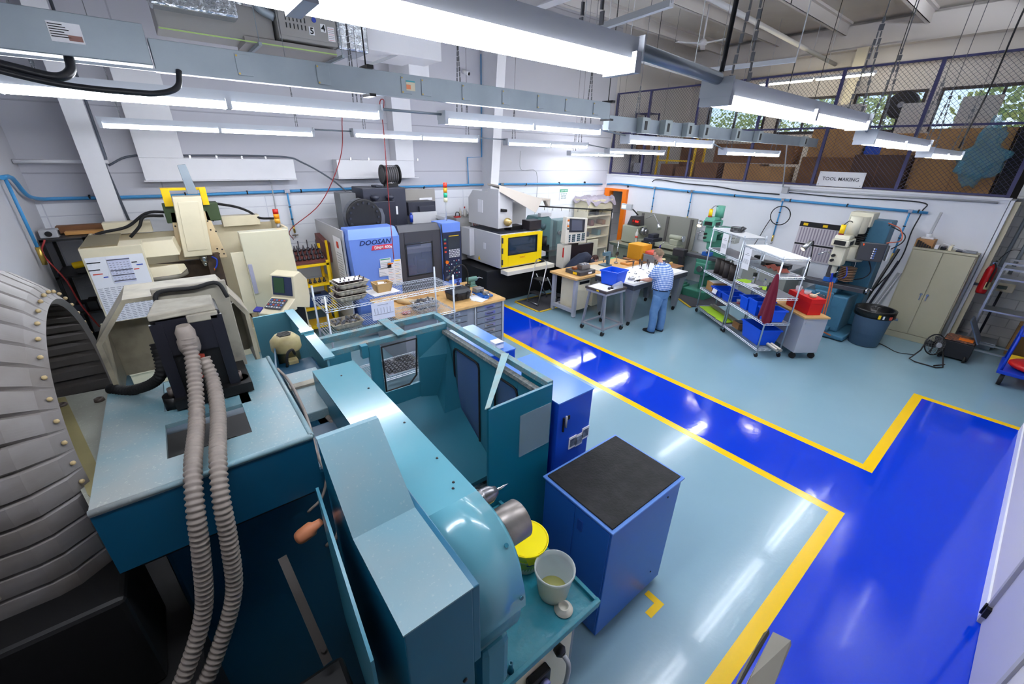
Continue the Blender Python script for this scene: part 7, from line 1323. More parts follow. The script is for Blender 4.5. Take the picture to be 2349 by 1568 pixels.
# ---------------------------------------------------------------- manual mills (knee type) along the wall
def mill(name, label, x, y, body, headc, zt):
    """knee mill facing -X: column at the wall side, ram and head towards the aisle"""
    t = T(name, label, 'milling machine', (x, y, 0))
    MB().box(x - .75, x + .35, y - .32, y + .32, 0, .22).build('base', body, t, .02)
    MB().hexa([(x - .12, y - .22, .22), (x + .32, y - .24, .22), (x + .32, y + .24, .22), (x - .12, y + .22, .22), (x - .05, y - .17, 1.55), (x + .28, y - .17, 1.55), (x + .28, y + .17, 1.55), (x - .05, y + .17, 1.55)]).build('column', body, t, .03)
    MB().box(x - .62, x - .1, y - .18, y + .18, .62, .95).cyl((x - .45, y, .2), (x - .45, y, .62), .05).build('knee', body, t, .03)
    MB().box(x - .58, x - .12, y - .2, y + .2, .95, 1.03).build('saddle', body, t, .01)
    MB().box(x - .52, x - .26, y - .62, y + .62, 1.03, 1.12).build('table', M('table_iron', (88, 90, 96), .4, .7), t, .008)
    for s in (-1, 1): MB().cyl((x - .39, y + s * .62, 1.07), (x - .39, y + s * .68, 1.07), .07, n=18).cyl((x - .39, y + s * .66, 1.12), (x - .44, y + s * .74, 1.12), .012).build('table_handle', steel, t)
    MB().cyl((x - .62, y, .8), (x - .7, y, .8), .08, n=18).build('knee_handle', steel, t)
    MB().lathe([(.21, 1.55), (.21, 1.68), (.17, 1.70)], (x + .1, y, 0), n=26).build('turret', body, t)
    MB().box(x - .4, x + .4, y - .12, y + .12, 1.68, 1.84).build('ram', body, t, .03)
    MB().box(x - .62, x - .32, y - .12, y + .12, 1.50, 1.92).cyl((x - .47, y, 1.52), (x - .47, y, 1.30), .055, .045).build('quill_head', headc, t, .04)
    MB().box(x - .72, x - .24, y - .15, y + .15, 1.92, 2.06).prism([(x - .72, 2.06), (x - .3, 2.06), (x - .36, 2.14), (x - .66, 2.14)], 'y', y - .13, y + .13).build('belt_housing', headc, t, .02)
    MB().cyl((x - .36, y - .06, 2.12), (x - .36, y - .06, zt), .105, n=24).build('motor', headc, t)
    MB().cyl((x - .6, y + .06, 2.14), (x - .6, y + .06, 2.34), .045, n=16).build('power_drawbar', yellow, t); MB().cyl((x - .6, y + .06, 2.10), (x - .6, y + .06, 2.17), .05).build('drawbar_base', M('drawbar_red', (120, 30, 20), .4), t)
    MB().tube(smooth([(x - .6, y + .06, 2.34), (x - .55, y, 2.42), (x - .42, y - .05, 2.36), (x - .36, y - .12, 2.2)]), .008, 6).build('air_hose', cable, t)
    MB().box(x - .729, x - .72, y - .1, y + .1, 1.95, 2.04).box(x - .64, x - .4, y - .157, y - .15, 1.95, 2.03).build('name_plate', black, t, .003)
    for dz in (0, .1): MB().cyl((x - .62, y + .05, 1.62 + dz), (x - .70, y + .05, 1.62 + dz), .03, n=14).build('dial', black, t)
    MB().tube([(x - .5, y + .12, 1.7), (x - .5, y + .22, 1.76), (x - .58, y + .34, 1.68)], .012).build('quill_lever', steel, t)
    MB().cyl((x - .47, y, 1.30), (x - .47, y, 1.2), .025).build('spindle_tool', steel, t)
    MB().box(x - .46, x - .3, y - .1, y + .14, 1.121, 1.22).build('vise', M('vise_blue'), t, .01)
    return t
mg_ = M('mill_green', (60, 124, 104), .42, dirt=.2, dc=(46, 96, 80))
gm = mill('knee_mill', 'green knee milling machine behind the rack with black tubes', 11.5, 5.4, mg_, M('head_green', (92, 160, 138), .4), 2.42)
MB().box(11.05, 11.3, 4.75, 4.95, 1.55, 1.85).build('readout_box', M('readout_grey', (170, 174, 168), .5), gm, .008)
for i in range(4):
    for k in range(3): MB().cyl((11.05, 4.79 + i * .04, 1.6 + k * .08), (11.043, 4.79 + i * .04, 1.6 + k * .08), .010, n=8).build('knob', black, gm)
MB().box(10.86, 11.08, 5.95, 6.3, 1.0, 1.2).build('power_feed', M('feed_black', (44, 42, 46), .5), gm, .02); MB().hexa([(10.98, 5.95, .35), (11.1, 5.95, .35), (11.1, 6.1, .35), (10.98, 6.1, .35), (10.9, 5.98, 1.0), (11.02, 5.98, 1.0), (11.02, 6.12, 1.0), (10.9, 6.12, 1.0)]).build('feed_arm', M('feed_black'), gm, .01)
MB().cyl((10.80, 5.62, 2.02), (10.72, 5.6, 1.92), .05, .07, 14).build('work_lamp', alu, gm); MB().cyl((10.72, 5.6, 1.92), (10.715, 5.598, 1.915), .055).build('lamp_bulb', M('warm_lamp', (255, 220, 170), .5, emit=4), gm)
t = T('storage_pot', 'green cast iron base box beside the green mill foot', 'machine base', (10.9, 5.85, 0)); MB().box(10.65, 11.15, 5.75, 6.15, 0, .26).build('box', mg_, t, .02); MB().box(10.7, 11.1, 5.8, 6.1, .26, .30).build('lip', mg_, t, .01)
bm = mill('knee_mill', 'cream-headed blue milling machine beside the tan cabinet', 11.35, 2.5, M('mill_blue', (62, 110, 136), .42, dirt=.3, dc=(40, 80, 104)), M('head_cream', (214, 210, 190), .38), 2.50)
MB().lathe([(.0, 2.48), (.16, 2.48), (.17, 2.5), (.17, 2.16), (.15, 2.14)], (11.28, 2.45, 0), n=28).box(11.3, 11.75, 2.25, 2.65, 2.28, 2.56).build('motor_cover', M('head_cream'), bm, .015)
for k in range(9): MB().box(11.32, 11.72, 2.28, 2.62, 1.90 + k * .042, 1.92 + k * .042).build('cooling_fin', black, bm)
MB().box(11.5, 11.95, 1.95, 2.3, .15, 2.42).build('electrical_column', M('mill_blue'), bm, .02)
q = MB().box(11.27, 11.31, 2.35, 2.6, 2.36, 2.46).build('warning_label', paper, bm); MB().box(11.262, 11.27, 2.36, 2.40, 2.37, 2.45).box(11.262, 11.27, 2.47, 2.52, 2.37, 2.45).build('red_mark', M('tag_orange'), q)
MB().lathe([(.20, 1.60), (.22, 1.66), (.22, 1.86), (.14, 1.90)], (11.2, 2.35, 0), n=26).build('swivel', M('head_cream'), bm)
for k in range(9): MB().hexa([(10.92, 2.30 - .004 * k, 1.46 - k * .035), (11.12, 2.16, 1.46 - k * .035), (11.2, 2.3, 1.46 - k * .035), (11.0, 2.44, 1.46 - k * .035), (10.92, 2.30, 1.475 - k * .035), (11.12, 2.16, 1.475 - k * .035), (11.2, 2.3, 1.475 - k * .035), (11.0, 2.44, 1.475 - k * .035)]).build('bellows_fold', M('bellows_tan', (150, 120, 94), .6), bm)
MB().box(10.9, 11.2, 2.5, 2.62, 1.1, 1.5).build('splash_plate', M('plate_dark', (60, 60, 64), .4), bm)
ctl = MB().obox((10.95, 2.02, 1.86), (.16, .42, .36), (0, .1, .35)).build('control_unit', M('control_dark', (48, 50, 56), .4), bm, .015)
MB().obox((10.865, 2.06, 1.85), (.01, .22, .24), (0, .1, .35)).build('screen', M('screen_black', (20, 24, 34), .1), ctl); MB().cyl((10.86, 2.16, 2.0), (10.83, 2.16, 2.0), .025).build('stop_button', M('stop_orange', (250, 90, 20), .4), ctl)
for i in range(5):
    for k in range(2): MB().obox((10.85, 1.93 + k * .03, 1.76 + i * .045), (.008, .02, .025), (0, .1, .35)).build('key', [M('key_blue'), paper][k], ctl)
MB().obox((11.08, 1.78, 1.86), (.2, .02, .3), (0, .1, .35)).build('connector_panel', greyl, ctl)
for pts, c in (([(11.4, 2.0, 2.4), (11.5, 1.8, 2.3), (11.4, 1.7, 2.1), (11.1, 1.85, 2.05)], M('cable_orange', (190, 90, 60), .5)), ([(11.5, 2.0, 2.35), (11.6, 1.72, 2.2), (11.45, 1.68, 2.05), (11.2, 1.8, 1.9)], cable), ([(11.3, 2.1, 1.7), (11.2, 1.95, 1.45), (11.1, 2.0, 1.3), (11.2, 2.2, 1.2)], cable), ([(10.9, 2.3, 1.5), (10.85, 2.25, 1.35), (10.9, 2.3, 1.25)], M('nozzle_blue'))): MB().tube(smooth(pts), .011, 6).build('cable', c, bm)
MB().box(10.55, 11.8, 1.85, 3.15, .02, .12).box(10.75, 11.75, 2.05, 2.9, .12, .9).build('blue_pedestal', M('mill_blue'), bm, .03)
t = T('arm_lamp', 'silver cylinder lamp on an arm by the printed wall chart', 'lamp', (10.9, 3.1, 1.13)); MB().tube([(11.0, 3.0, 1.13), (11.1, 3.05, 1.6), (11.05, 3.08, 1.9), (10.95, 3.12, 1.84)], .01).build('arm', blackm, t); MB().cyl((10.98, 3.10, 1.88), (10.86, 3.18, 1.72), .05, .055, 20).build('shade', alu, t); MB().cyl((10.862, 3.18, 1.722), (10.857, 3.183, 1.716), .045, n=16).build('bulb', M('warm_lamp'), t)
t = T('air_hose_pole', 'orange hose with a blue air gun hanging before the blue mill', 'hose', (10.25, 2.32, 0)); MB().tube(smooth([(10.2, 2.33, 1.3), (10.22, 2.3, 1.0), (10.22, 2.27, .6), (10.3, 2.25, .25), (10.7, 2.0, .02)]), .014).tube(smooth([(10.23, 2.30, 1.28), (10.26, 2.27, 1.0), (10.25, 2.24, .6), (10.3, 2.2, .3)]), .01).build('hose', M('hose_orange', (220, 110, 60), .5), t); MB().bar((10.2, 2.33, 1.28), (10.18, 2.34, 1.46), .035, .03).build('air_gun', M('gun_blue', (30, 60, 190), .4), t, .004); MB().cyl((10.18, 2.34, 1.45), (10.16, 2.26, 1.52), .008).build('nozzle', steel, t)
t = T('wall_chart', 'large printed drill size chart with black and yellow header on the wall', 'poster', (12.36, 3.45, 1.3))
MB().box(12.37, 12.395, 3.0, 3.85, 1.2, 2.14).build('sheet', M('chart_pink', (206, 200, 206), .7), t); MB().box(12.362, 12.37, 3.0, 3.85, 2.02, 2.14).build('header', ink, t)
for y in (3.72, 3.3): MB().box(12.355, 12.362, y - .05, y + .05, 2.05, 2.11).build('yellow_mark', yellow, t)
for i in range(13):
    for k in range(2): MB().box(12.365, 12.37, 3.03 + i * .062, 3.035 + i * .062 + .02, 1.24 + k * .4, 1.56 + k * .44).build('column_of_figures', M('chart_grey', (150, 140, 156), .7), t)
MB().box(12.364, 12.37, 3.0, 3.85, 1.58, 1.62).build('divider', ink, t)
for i, (x, y, w) in enumerate(((10.9, 4.0, .7), )):
    t = T('side_bench', 'grey bench with a long black vise between the two mills', 'bench', (11.7, 3.9, 0)); MB().box(11.3, 12.25, 3.45, 4.5, .05, 1.05).build('body', M('bench_beige', (150, 152, 146), .5), t, .01); MB().box(11.28, 12.27, 3.43, 4.52, 1.05, 1.09).build('top', greyl, t, .004)
    MB().box(11.35, 11.6, 3.5, 4.3, 1.09, 1.2).box(11.4, 11.55, 4.15, 4.35, 1.2, 1.3).build('vise_bar', blackm, t, .01)
# ---------------------------------------------------------------- trash can, tan cabinet, fan, extinguisher, rack, blue cart
t = T('trash_can', 'round grey trash can with a black liner and stickers on the rim', 'trash can', (10.9, 1.58, 0))
MB().lathe([(0, .01), (.25, .01), (.30, .60), (.32, .62), (.32, .76), (.29, .76), (.27, .2), (0, .2)], (10.9, 1.58, 0), n=36).build('can', M('can_slate', (84, 104, 128), .5), t)
MB().lathe([(.335, .64), (.345, .76), (.345, .79), (.29, .785), (.26, .3), (0, .28)], (10.9, 1.58, 0), n=36).build('liner', M('liner_black', (14, 14, 16), .3, bump=.5, bscale=14), t)
for a0, w, m, z0, z1 in ((PI * 1.12, .12, yellow, .66, .74), (PI * 1.19, .09, paper, .66, .73), (PI * 1.3, .2, M('case_red'), .655, .72), (PI * 1.42, .3, M('sticker_brown', (130, 90, 70), .5), .66, .70)):
    MB().add([(10.9 + .348 * math.cos(a0 + w * k / 3), 1.58 + .348 * math.sin(a0 + w * k / 3), z) for z in (z0, z1) for k in range(4)], [(k, k + 1, k + 5, k + 4) for k in range(3)]).build('sticker', m, t)
for a in (PI * .1, PI * 1.55): MB().obox((10.9 + .35 * math.cos(a), 1.58 + .35 * math.sin(a), .64), (.07, .1, .03), (0, 0, a)).build('handle', M('can_slate'), t, .006)
t = T('tall_cabinet', 'tall tan two-door steel cabinet against the white wall', 'cabinet', (12.17, 1.07, 0))
tan = M('cabinet_tan', (182, 176, 150), .45, dirt=.1, dc=(160, 154, 130))
MB().box(11.98, 12.38, .60, 1.56, .0, 1.93).build('carcass', tan, t, .005); MB().box(11.945, 11.975, .60, 1.56, 1.90, 1.94).build('top_rail', tan, t, .003); MB().box(11.945, 11.975, .60, 1.56, 0, .13).build('kick_plate', tan, t, .003)
for a, b, h in ((.62, 1.072, 1.03), (1.084, 1.54, 1.13)):
    d = MB().box(11.95, 11.975, a, b, .14, 1.89).build('door', tan, t, .004); MB().lathe([(.026, 0), (.03, .015), (0, .02)], (0, 0, 0), n=12).build('handle_rose', steel, d) if False else None
    MB().cyl((11.95, h, 1.02), (11.93, h, 1.02), .022, n=14).bar((11.93, h, 1.02), (11.925, h, .9), .022, .014).build('handle', steel, d)
wood2 = M('box_wood', (170, 124, 78), .6)
t = T('tool_organiser', 'stepped wooden tool organiser on top of the tan cabinet', 'organiser', (12.1, 1.42, 1.94)); MB().box(12.0, 12.3, 1.28, 1.56, 1.945, 2.1).build('case', wood2, t, .004)
for k in range(6): MB().box(11.97, 12.0, 1.3 + k * .04, 1.33 + k * .04, 1.945, 1.98 + .02 * k).build('slot', black, t)
t = T('caulking_bar', 'long slim grey blade machine leaning up the wall on the cabinet', 'tool', (12.2, 1.38, 2.1)); MB().bar((12.2, 1.42, 2.1), (12.3, 1.40, 2.62), .05, .04).build('blade', greyl, t, .004); MB().box(12.1, 12.3, 1.32, 1.52, 2.101, 2.13).cyl((12.2, 1.42, 2.13), (12.2, 1.42, 2.2), .05).build('base', white, t, .006)
for i, (y, w, h, m, l) in enumerate(((1.22, .06, .08, white, 'white block on the tan cabinet top'), (1.12, .08, .06, blackm, 'dark gauge block on the tan cabinet top'), (1.02, .05, .1, cream, 'cream bottle on the tan cabinet top'), (.88, .1, .03, dgrey, 'flat dark case on the tan cabinet top'), (.74, .2, .035, grey, 'grey flat bar case at the cabinet top end'))): S('shelf_item', MB().box(12.0, 12.2, y - w / 2, y + w / 2, 1.941, 1.941 + h), m, l, 'tool', bevel=.005)
S('white_rod', MB().cyl((12.02, 1.15, 2.07), (12.02, .72, 1.955), .008, n=8), white, 'thin white rod lying across the tan cabinet top', 'rod')
for i, (y, w, m, l) in enumerate(((1.66, .05, greyl, 'grey metal bar leaning beside the tan cabinet'), (1.74, .04, dgrey, 'dark metal bar leaning beside the tan cabinet'), (1.82, .05, blackm, 'black bar leaning in the wall gap'), (1.62, .02, white, 'white plastic strip leaning in the cabinet gap'))): S('leaning_bar', MB().bar((12.0 - .06 * i, y + .25, .02), (12.33, y, 1.3 + .25 * (i % 3)), w, .03), m, l, 'bar')
t = T('fan', 'round black floor fan with wire guard in front of the tan cabinet', 'fan', (10.85, .55, 0))
fc = Vector((10.95, .55, .34)); fn = Vector((-.55, -.75, .22)).normalized(); fu = fn.cross(Vector((0, 0, 1))).normalized(); fv = fu.cross(fn)
def fr(r, off, n=24): return [fc + fn * off + fu * r * math.cos(2 * PI * k / n) + fv * r * math.sin(2 * PI * k / n) for k in range(n)]
MB().tube(fr(.20, 0), .012, 6, closed=True).build('rim', black, t); g = MB()
for r, o in ((.05, .075), (.09, .07), (.13, .06), (.17, .04), (.05, -.09), (.10, -.08), (.16, -.055)): g.tube(fr(r, o), .0028, 4, closed=True)
for k in range(20):
    a = 2 * PI * k / 20; e = fu * math.cos(a) + fv * math.sin(a)
    g.tube([fc + fn * .078 + e * .02, fc + fn * .068 + e * .11, fc + fn * .04 + e * .17, fc + e * .20, fc - fn * .055 + e * .16, fc - fn * .09 + e * .05], .0025, 4)
g.build('wire_guard', M('guard_grey', (120, 118, 116), .4, .6), t); MB().cyl(fc + fn * .06, fc + fn * .09, .05, n=18).build('badge', greyl, t); MB().cyl(fc - fn * .12, fc + fn * .0, .06, n=18).build('motor', black, t)
for k in range(4): a = k * PI / 2 + .4; e = fu * math.cos(a) + fv * math.sin(a); w = e.cross(fn); MB().hexa([fc + e * .05 - w * .02 - fn * .02, fc + e * .05 + w * .02, fc + e * .05 + w * .02 + fn * .004, fc + e * .05 - w * .02 - fn * .016, fc + e * .165 - w * .055 - fn * .03, fc + e * .165 + w * .055 + fn * .01, fc + e * .165 + w * .055 + fn * .014, fc + e * .165 - w * .055 - fn * .026]).build('blade', M('blade_grey', (60, 60, 62), .4), t)
MB().tube([fc + fu * .21, fc + fu * .23 + Vector((0, 0, -.12)), Vector((10.72, .78, .015)), Vector((10.62, .68, .015)), Vector((10.62, .38, .015)), Vector((10.75, .30, .015)), fc - fu * .23 + Vector((0, 0, -.12)), fc - fu * .21], .012, 8).tube([(10.95, .3, .015), (10.70, .42, .015)], .011, 6).build('stand', black, t)
S('extension_cord', MB().tube(smooth([(11.05, .75, .012), (10.9, 1.0, .012), (11.1, 1.25, .012), (11.35, 1.6, .012), (11.7, 1.75, .012)]), .007, 6), cable, 'thin dark cord trailing on the floor from the fan', 'cable')
t = T('tool_chest', 'open black rolling tool box full of tools behind the fan', 'toolbox', (11.75, .25, 0))
MB().box(11.4, 11.9, .05, .5, .04, .36).build('tub', M('tub_black', (24, 24, 28), .5), t, .01); MB().box(11.42, 11.88, .07, .48, .37, .39).build('tool_layer', M('tool_mix', (60, 50, 50), .5, dirt=1, dc=(180, 110, 70), scale=26), t)
MB().hexa([(11.4, .02, .40), (11.9, .02, .40), (11.9, .05, .40), (11.4, .05, .40), (11.45, .25, .80), (11.95, .25, .80), (11.95, .28, .80), (11.45, .28, .80)]).build('lid', M('lid_slate', (70, 84, 104), .4), t, .01)
for y in (.1, .45): MB().cyl((11.38, y - .02, .06), (11.38, y + .02, .06), .06, n=16).build('wheel', rubber, t)
MB().box(11.5, 11.6, .1, .3, .39, .42).build('orange_case', orange, t)
t = T('fire_extinguisher', 'red fire extinguisher mounted at the wall corner', 'extinguisher', (12.46, .36, 1.15))
MB().lathe([(0, 1.15), (.075, 1.16), (.08, 1.2), (.08, 1.62), (.06, 1.69), (.02, 1.71), (.02, 1.75), (0, 1.75)], (12.46, .36, 0), n=28).build('cylinder', M('ext_red', (178, 18, 22), .3), t); MB().box(12.42, 12.50, .33, .39, 1.75, 1.79).bar((12.46, .36, 1.8), (12.38, .34, 1.84), .02, .015).build('valve', steel, t)
MB().add([(12.46 + .082 * math.cos(a), .36 + .082 * math.sin(a), z) for z in (1.25, 1.4) for a in [PI * (1.05 + .05 * k) for k in range(8)]], [(k, k + 1, k + 9, k + 8) for k in range(7)], True).build('label', M('label_cream', (220, 210, 160), .5), t); MB().tube(smooth([(12.42, .36, 1.77), (12.36, .32, 1.7), (12.36, .32, 1.5), (12.36, .32, 1.3)]), .012).build('hose', black, t); MB().box(12.42, 12.50, .44, .50, 1.3, 1.34).build('bracket', dgrey, t)
for i, (y, l) in enumerate(((.30, 'grey conduit curving down the block wall by the corner'), (.12, 'second grey conduit farther along the block wall'))): pip(smooth([(13.12, y + .2, 4.5), (13.14, y + .12, 3.1), (13.16, y, 2.9), (13.16, y - .02, 2.5), (13.16, y, 1.5)]), .03, galv, l)
S('switch_box', MB().box(13.08, 13.2, .22, .38, 1.35, 1.62), galv, 'grey switch box at the foot of the wall conduits', 'electrical box', bevel=.005)
S('corner_post', MB().box(12.5, 12.6, .42, .50, 0, 2.9), cream, 'beige steel post at the end of the white wall', 'post')
t = T('bench_scale', 'beige bench scale head on a pole behind the aluminium rack', 'scale', (12.9, .1, 0)); MB().box(12.75, 12.95, -.05, .28, 1.2, 1.34).build('head', cream, t, .01); MB().box(12.744, 12.75, .05, .22, 1.25, 1.32).build('display', M('lcd_olive', (80, 90, 60), .3), t); MB().cyl((12.9, .1, .16), (12.9, .1, 1.2), .02).build('pole', dgrey, t); MB().box(12.62, 13.1, -.2, .4, .08, .16).box(12.66, 13.05, -.15, .35, 0, .08).build('platform', M('scale_steel', (150, 160, 168), .35, .6), t, .008)
t = T('carton', 'brown carton on the floor behind the aluminium rack', 'box', (12.9, -.65, 0)); MB().box(12.7, 13.15, -.95, -.35, 0, .62).build('box', card, t, .004); MB().box(12.7, 13.15, -.655, -.645, .62, .622).build('seam', cardd, t)
t = T('bakery_rack', 'aluminium sheet pan rack with slide rails near the corner', 'rack', (12.3, -.1, 0))
for x in (12.0, 12.55):
    for y in (.22, -.42): p = MB().box(x - .015, x + .015, y - .015, y + .015, .1, 1.86).build('post', alu, t); MB().cyl((x, y - .012, .05), (x, y + .012, .05), .05, n=16).build('caster', rubber, p)
for k in range(18):
    for y, s in ((.22, -1), (-.42, 1)): MB().box(12.0, 12.55, min(y, y + s * .04), max(y, y + s * .04), .2 + k * .09, .205 + k * .09).build('slide_rail', alu, t)
for z in (.12, 1.84): MB().box(11.99, 12.02, -.42, .22, z, z + .03).box(12.54, 12.56, -.42, .22, z, z + .03).box(12.02, 12.54, .205, .235, z, z + .03).box(12.02, 12.54, -.435, -.405, z, z + .03).build('frame', alu, t)
for i, (z, l) in enumerate(((.925, 'aluminium sheet pan halfway up the pan rack'), (1.555, 'aluminium sheet pan second from the rack top'), (1.735, 'aluminium sheet pan at the rack top'))): S('sheet_pan', MB().box(12.0, 12.53, -.40, .20, z, z + .006).box(12.0, 12.53, -.40, -.39, z + .006, z + .03).box(12.0, 12.53, .19, .20, z + .006, z + .03).box(12.0, 12.01, -.39, .19, z + .006, z + .03), alu, l, 'tray')
t = T('platform_cart', 'blue tube-frame cart loaded with boxes and a red bag', 'cart', (11.0, -.75, 0)); cb = M('cart_blue', (20, 60, 190), .4)
MB().box(10.62, 11.5, -1.3, -.33, .22, .28).build('deck', cb, t, .006); MB().tube([(10.66, -.37, .28), (10.74, -.37, .92), (11.4, -.37, .92), (11.46, -.37, .28)], .02).build('handle_frame', cb, t); MB().tube([(10.66, -1.26, .28), (10.74, -1.26, .92), (11.4, -1.26, .92), (11.46, -1.26, .28)], .02).box(10.72, 11.42, -1.28, -.36, .90, .93).build('upper_shelf', cb, t)
for x in (10.72, 11.4):
    for y in (-.42, -1.22): w = MB().cyl((x, y - .025, .11), (x, y + .025, .11), .11, n=24).build('wheel', rubber, t); MB().cyl((x, y - .03, .11), (x, y + .03, .11), .05, n=16).build('hub', M('hub_grey', (90, 84, 80), .5), w)
t = T('carton', 'brown carton with a white label on the blue cart upper shelf', 'box', (11.05, -.7, .93)); MB().box(10.8, 11.3, -1.05, -.45, .931, 1.2).build('box', card, t, .004); MB().box(10.792, 10.8, -.75, -.55, 1.0, 1.12).build('label', paper, t)
o = S('red_bag', MB().ball((11.0, -.7, .36), .25, (1.2, 1.2, .38), 18), M('bag_red', (200, 24, 24), .25, bump=.6, bscale=14), 'glossy red plastic bag on the blue cart deck', 'bag')
S('yellow_box', MB().box(11.2, 11.42, -.62, -.4, .281, .38), yellow, 'small yellow box on the blue cart deck', 'box', bevel=.004)
S('brown_sack', MB().ball((11.3, -1.0, .45), .18, (1, 1, 1), 14), M('sack_brown', (110, 84, 50), .9), 'rough brown sack at the back of the blue cart', 'sack')
t = T('cable_line', 'thin grey wire sagging across the block wall', 'cable', (13.1, 0, 1.6)); MB().tube(smooth([(13.15, -.6, 2.25), (13.15, 0, 2.0), (13.12, .3, 1.9), (12.95, .44, 1.2), (12.9, .44, .8)]), .006, 5).build('wire', blackm, t)
# ---------------------------------------------------------------- people
skin = M('skin', (214, 160, 134), .55); skin2 = M('skin_pale', (226, 170, 148), .55)
def skinned(V_, E_, root=0, sub=2, extra=None):
    """V_: {name: (x, y, z, rx, ry)}; E_: name pairs"""
    names = list(V_); idx = {n: i for i, n in enumerate(names)}
    me = bpy.data.meshes.new('sk'); me.from_pydata([V_[n][:3] for n in names], [(idx[a], idx[b]) for a, b in E_], [])
    o = bpy.data.objects.new('sk', me); COL.objects.link(o); md = o.modifiers.new('s', 'SKIN'); md.use_smooth_shade = True; md.branch_smoothing = .6
    o.modifiers.new('u', 'SUBSURF').levels = sub
    if not me.skin_vertices: bpy.context.view_layer.objects.active = o; bpy.ops.mesh.customdata_skin_add()
    for i, n in enumerate(names):
        v = V_[n]; me.skin_vertices[0].data[i].radius = (v[3], v[4] if len(v) > 4 else v[3]); me.skin_vertices[0].data[i].use_root = n == list(V_)[root]
    dg = bpy.context.evaluated_depsgraph_get(); r = bpy.data.meshes.new_from_object(o.evaluated_get(dg)); bpy.data.objects.remove(o)
    if extra: 
        b = bmesh.new(); b.from_mesh(r); extra(b); b.to_mesh(r); b.free()
    return r
def attach(me, name, mat, par):
    for p in me.polygons: p.use_smooth = True
    me.materials.clear(); me.materials.append(mat); o = bpy.data.objects.new(name, me); COL.objects.link(o); o.parent = par; return o
def hand(V_, E_, w, d, side, pre, up=Vector((0, 0, 1)), curl=.6):
    """wrist at w heading d; side = thumb side vector"""
    w, d, side = Vector(w), Vector(d).normalized(), Vector(side).normalized(); dnv = side.cross(d); dnv = dnv if dnv.z < 0 else -dnv
    V_[pre + 'palm'] = (*(w + d * .045), .030, .016); E_.append((pre + 'wrist', pre + 'palm'))
    V_[pre + 'kn'] = (*(w + d * .085), .034, .013); E_.append((pre + 'palm', pre + 'kn'))
    for i, (off, L) in enumerate(((.028, .068), (.009, .078), (-.010, .072), (-.028, .056))):
        p1 = w + d * .10 + side * off; p2 = p1 + d * L * .45 + dnv * .008; p3 = p2 + (d * (1 - curl) + dnv * curl) * L * .6
        for k, (p, r) in enumerate(((p1, .0095), (p2, .009), (p3, .0075))): V_[pre + 'f%d%d' % (i, k)] = (*p, r, r)
        E_ += [(pre + 'kn', pre + 'f%d0' % i), (pre + 'f%d0' % i, pre + 'f%d1' % i), (pre + 'f%d1' % i, pre + 'f%d2' % i)]
    t1 = w + d * .04 + side * .035; t2 = t1 + d * .035 + side * .012 + dnv * .006; t3 = t2 + d * .028 + dnv * .012
    for k, (p, r) in enumerate(((t1, .012), (t2, .011), (t3, .009))): V_[pre + 't%d' % k] = (*p, r, r)
    E_ += [(pre + 'palm', pre + 't0'), (pre + 't0', pre + 't1'), (pre + 't1', pre + 't2')]
def head_mesh(c, R, tilt, yaw_, nose=1.0):
    """head looking along +Y before rotation; brow, eye sockets, nose, chin shaped on a dense sphere"""
    n, m_ = 32, 24; vs = []; fs = []
    for i in range(m_ + 1):
        th = PI * i / m_
        for k in range(n):
            ph = 2 * PI * k / n; x, y, z = math.sin(th) * math.cos(ph), math.sin(th) * math.sin(ph), math.cos(th)
            X, Y, Z = x * .078, y * .098, z * .118
            if z < -.1: X *= 1 - .32 * (-z - .1); Y = Y * (1 - .18 * (-z)) + .012 * (-z)
            if y > .2:
                g = lambda cx, cz, s: math.exp(-((x - cx) ** 2 + (z - cz) ** 2) / s)
                Y += .020 * nose * g(0, -.12, .012) + .010 * nose * g(0, .06, .014) + .006 * g(0, -.85, .03) + .006 * g(0, -.45, .02) - .009 * (g(.36, .10, .025) + g(-.36, .10, .025)) + .006 * (g(.3, .26, .03) + g(-.3, .26, .03))
            vs.append(Vector((X, Y, Z)))
    for i in range(m_):
        for k in range(n): fs.append((i * n + k, (i + 1) * n + k, (i + 1) * n + (k + 1) % n, i * n + (k + 1) % n))
    b = MB(); b.add(vs, fs, True)
    for s in (-1, 1): b.ball((s * .080, -.005, -.005), .026, (.35, .8, 1.15), 10)
    M4 = Matrix.Translation(c) @ Euler((tilt, 0, yaw_)).to_matrix().to_4x4()
    f = lambda mb: setattr(mb, 'v', [tuple(M4 @ Vector(p)) for p in mb.v]) or mb
    return f(b), f
t = T('person', 'grey-haired man in a blue checked shirt and jeans working at the table', 'person', (7.78, 4.60, 0), .0, local=True)
V_ = {'pelvis': (0, 0, .93, .125, .10), 'waist': (0, .01, 1.05, .12, .10), 'chest': (0, .05, 1.30, .13, .10), 'neck0': (0, .10, 1.45, .06, .055), 'neck1': (-.01, .15, 1.56, .052, .052), 'skull': (-.02, .18, 1.64, .06, .06)}
E_ = [('pelvis', 'waist'), ('waist', 'chest'), ('chest', 'neck0'), ('neck0', 'neck1'), ('neck1', 'skull')]
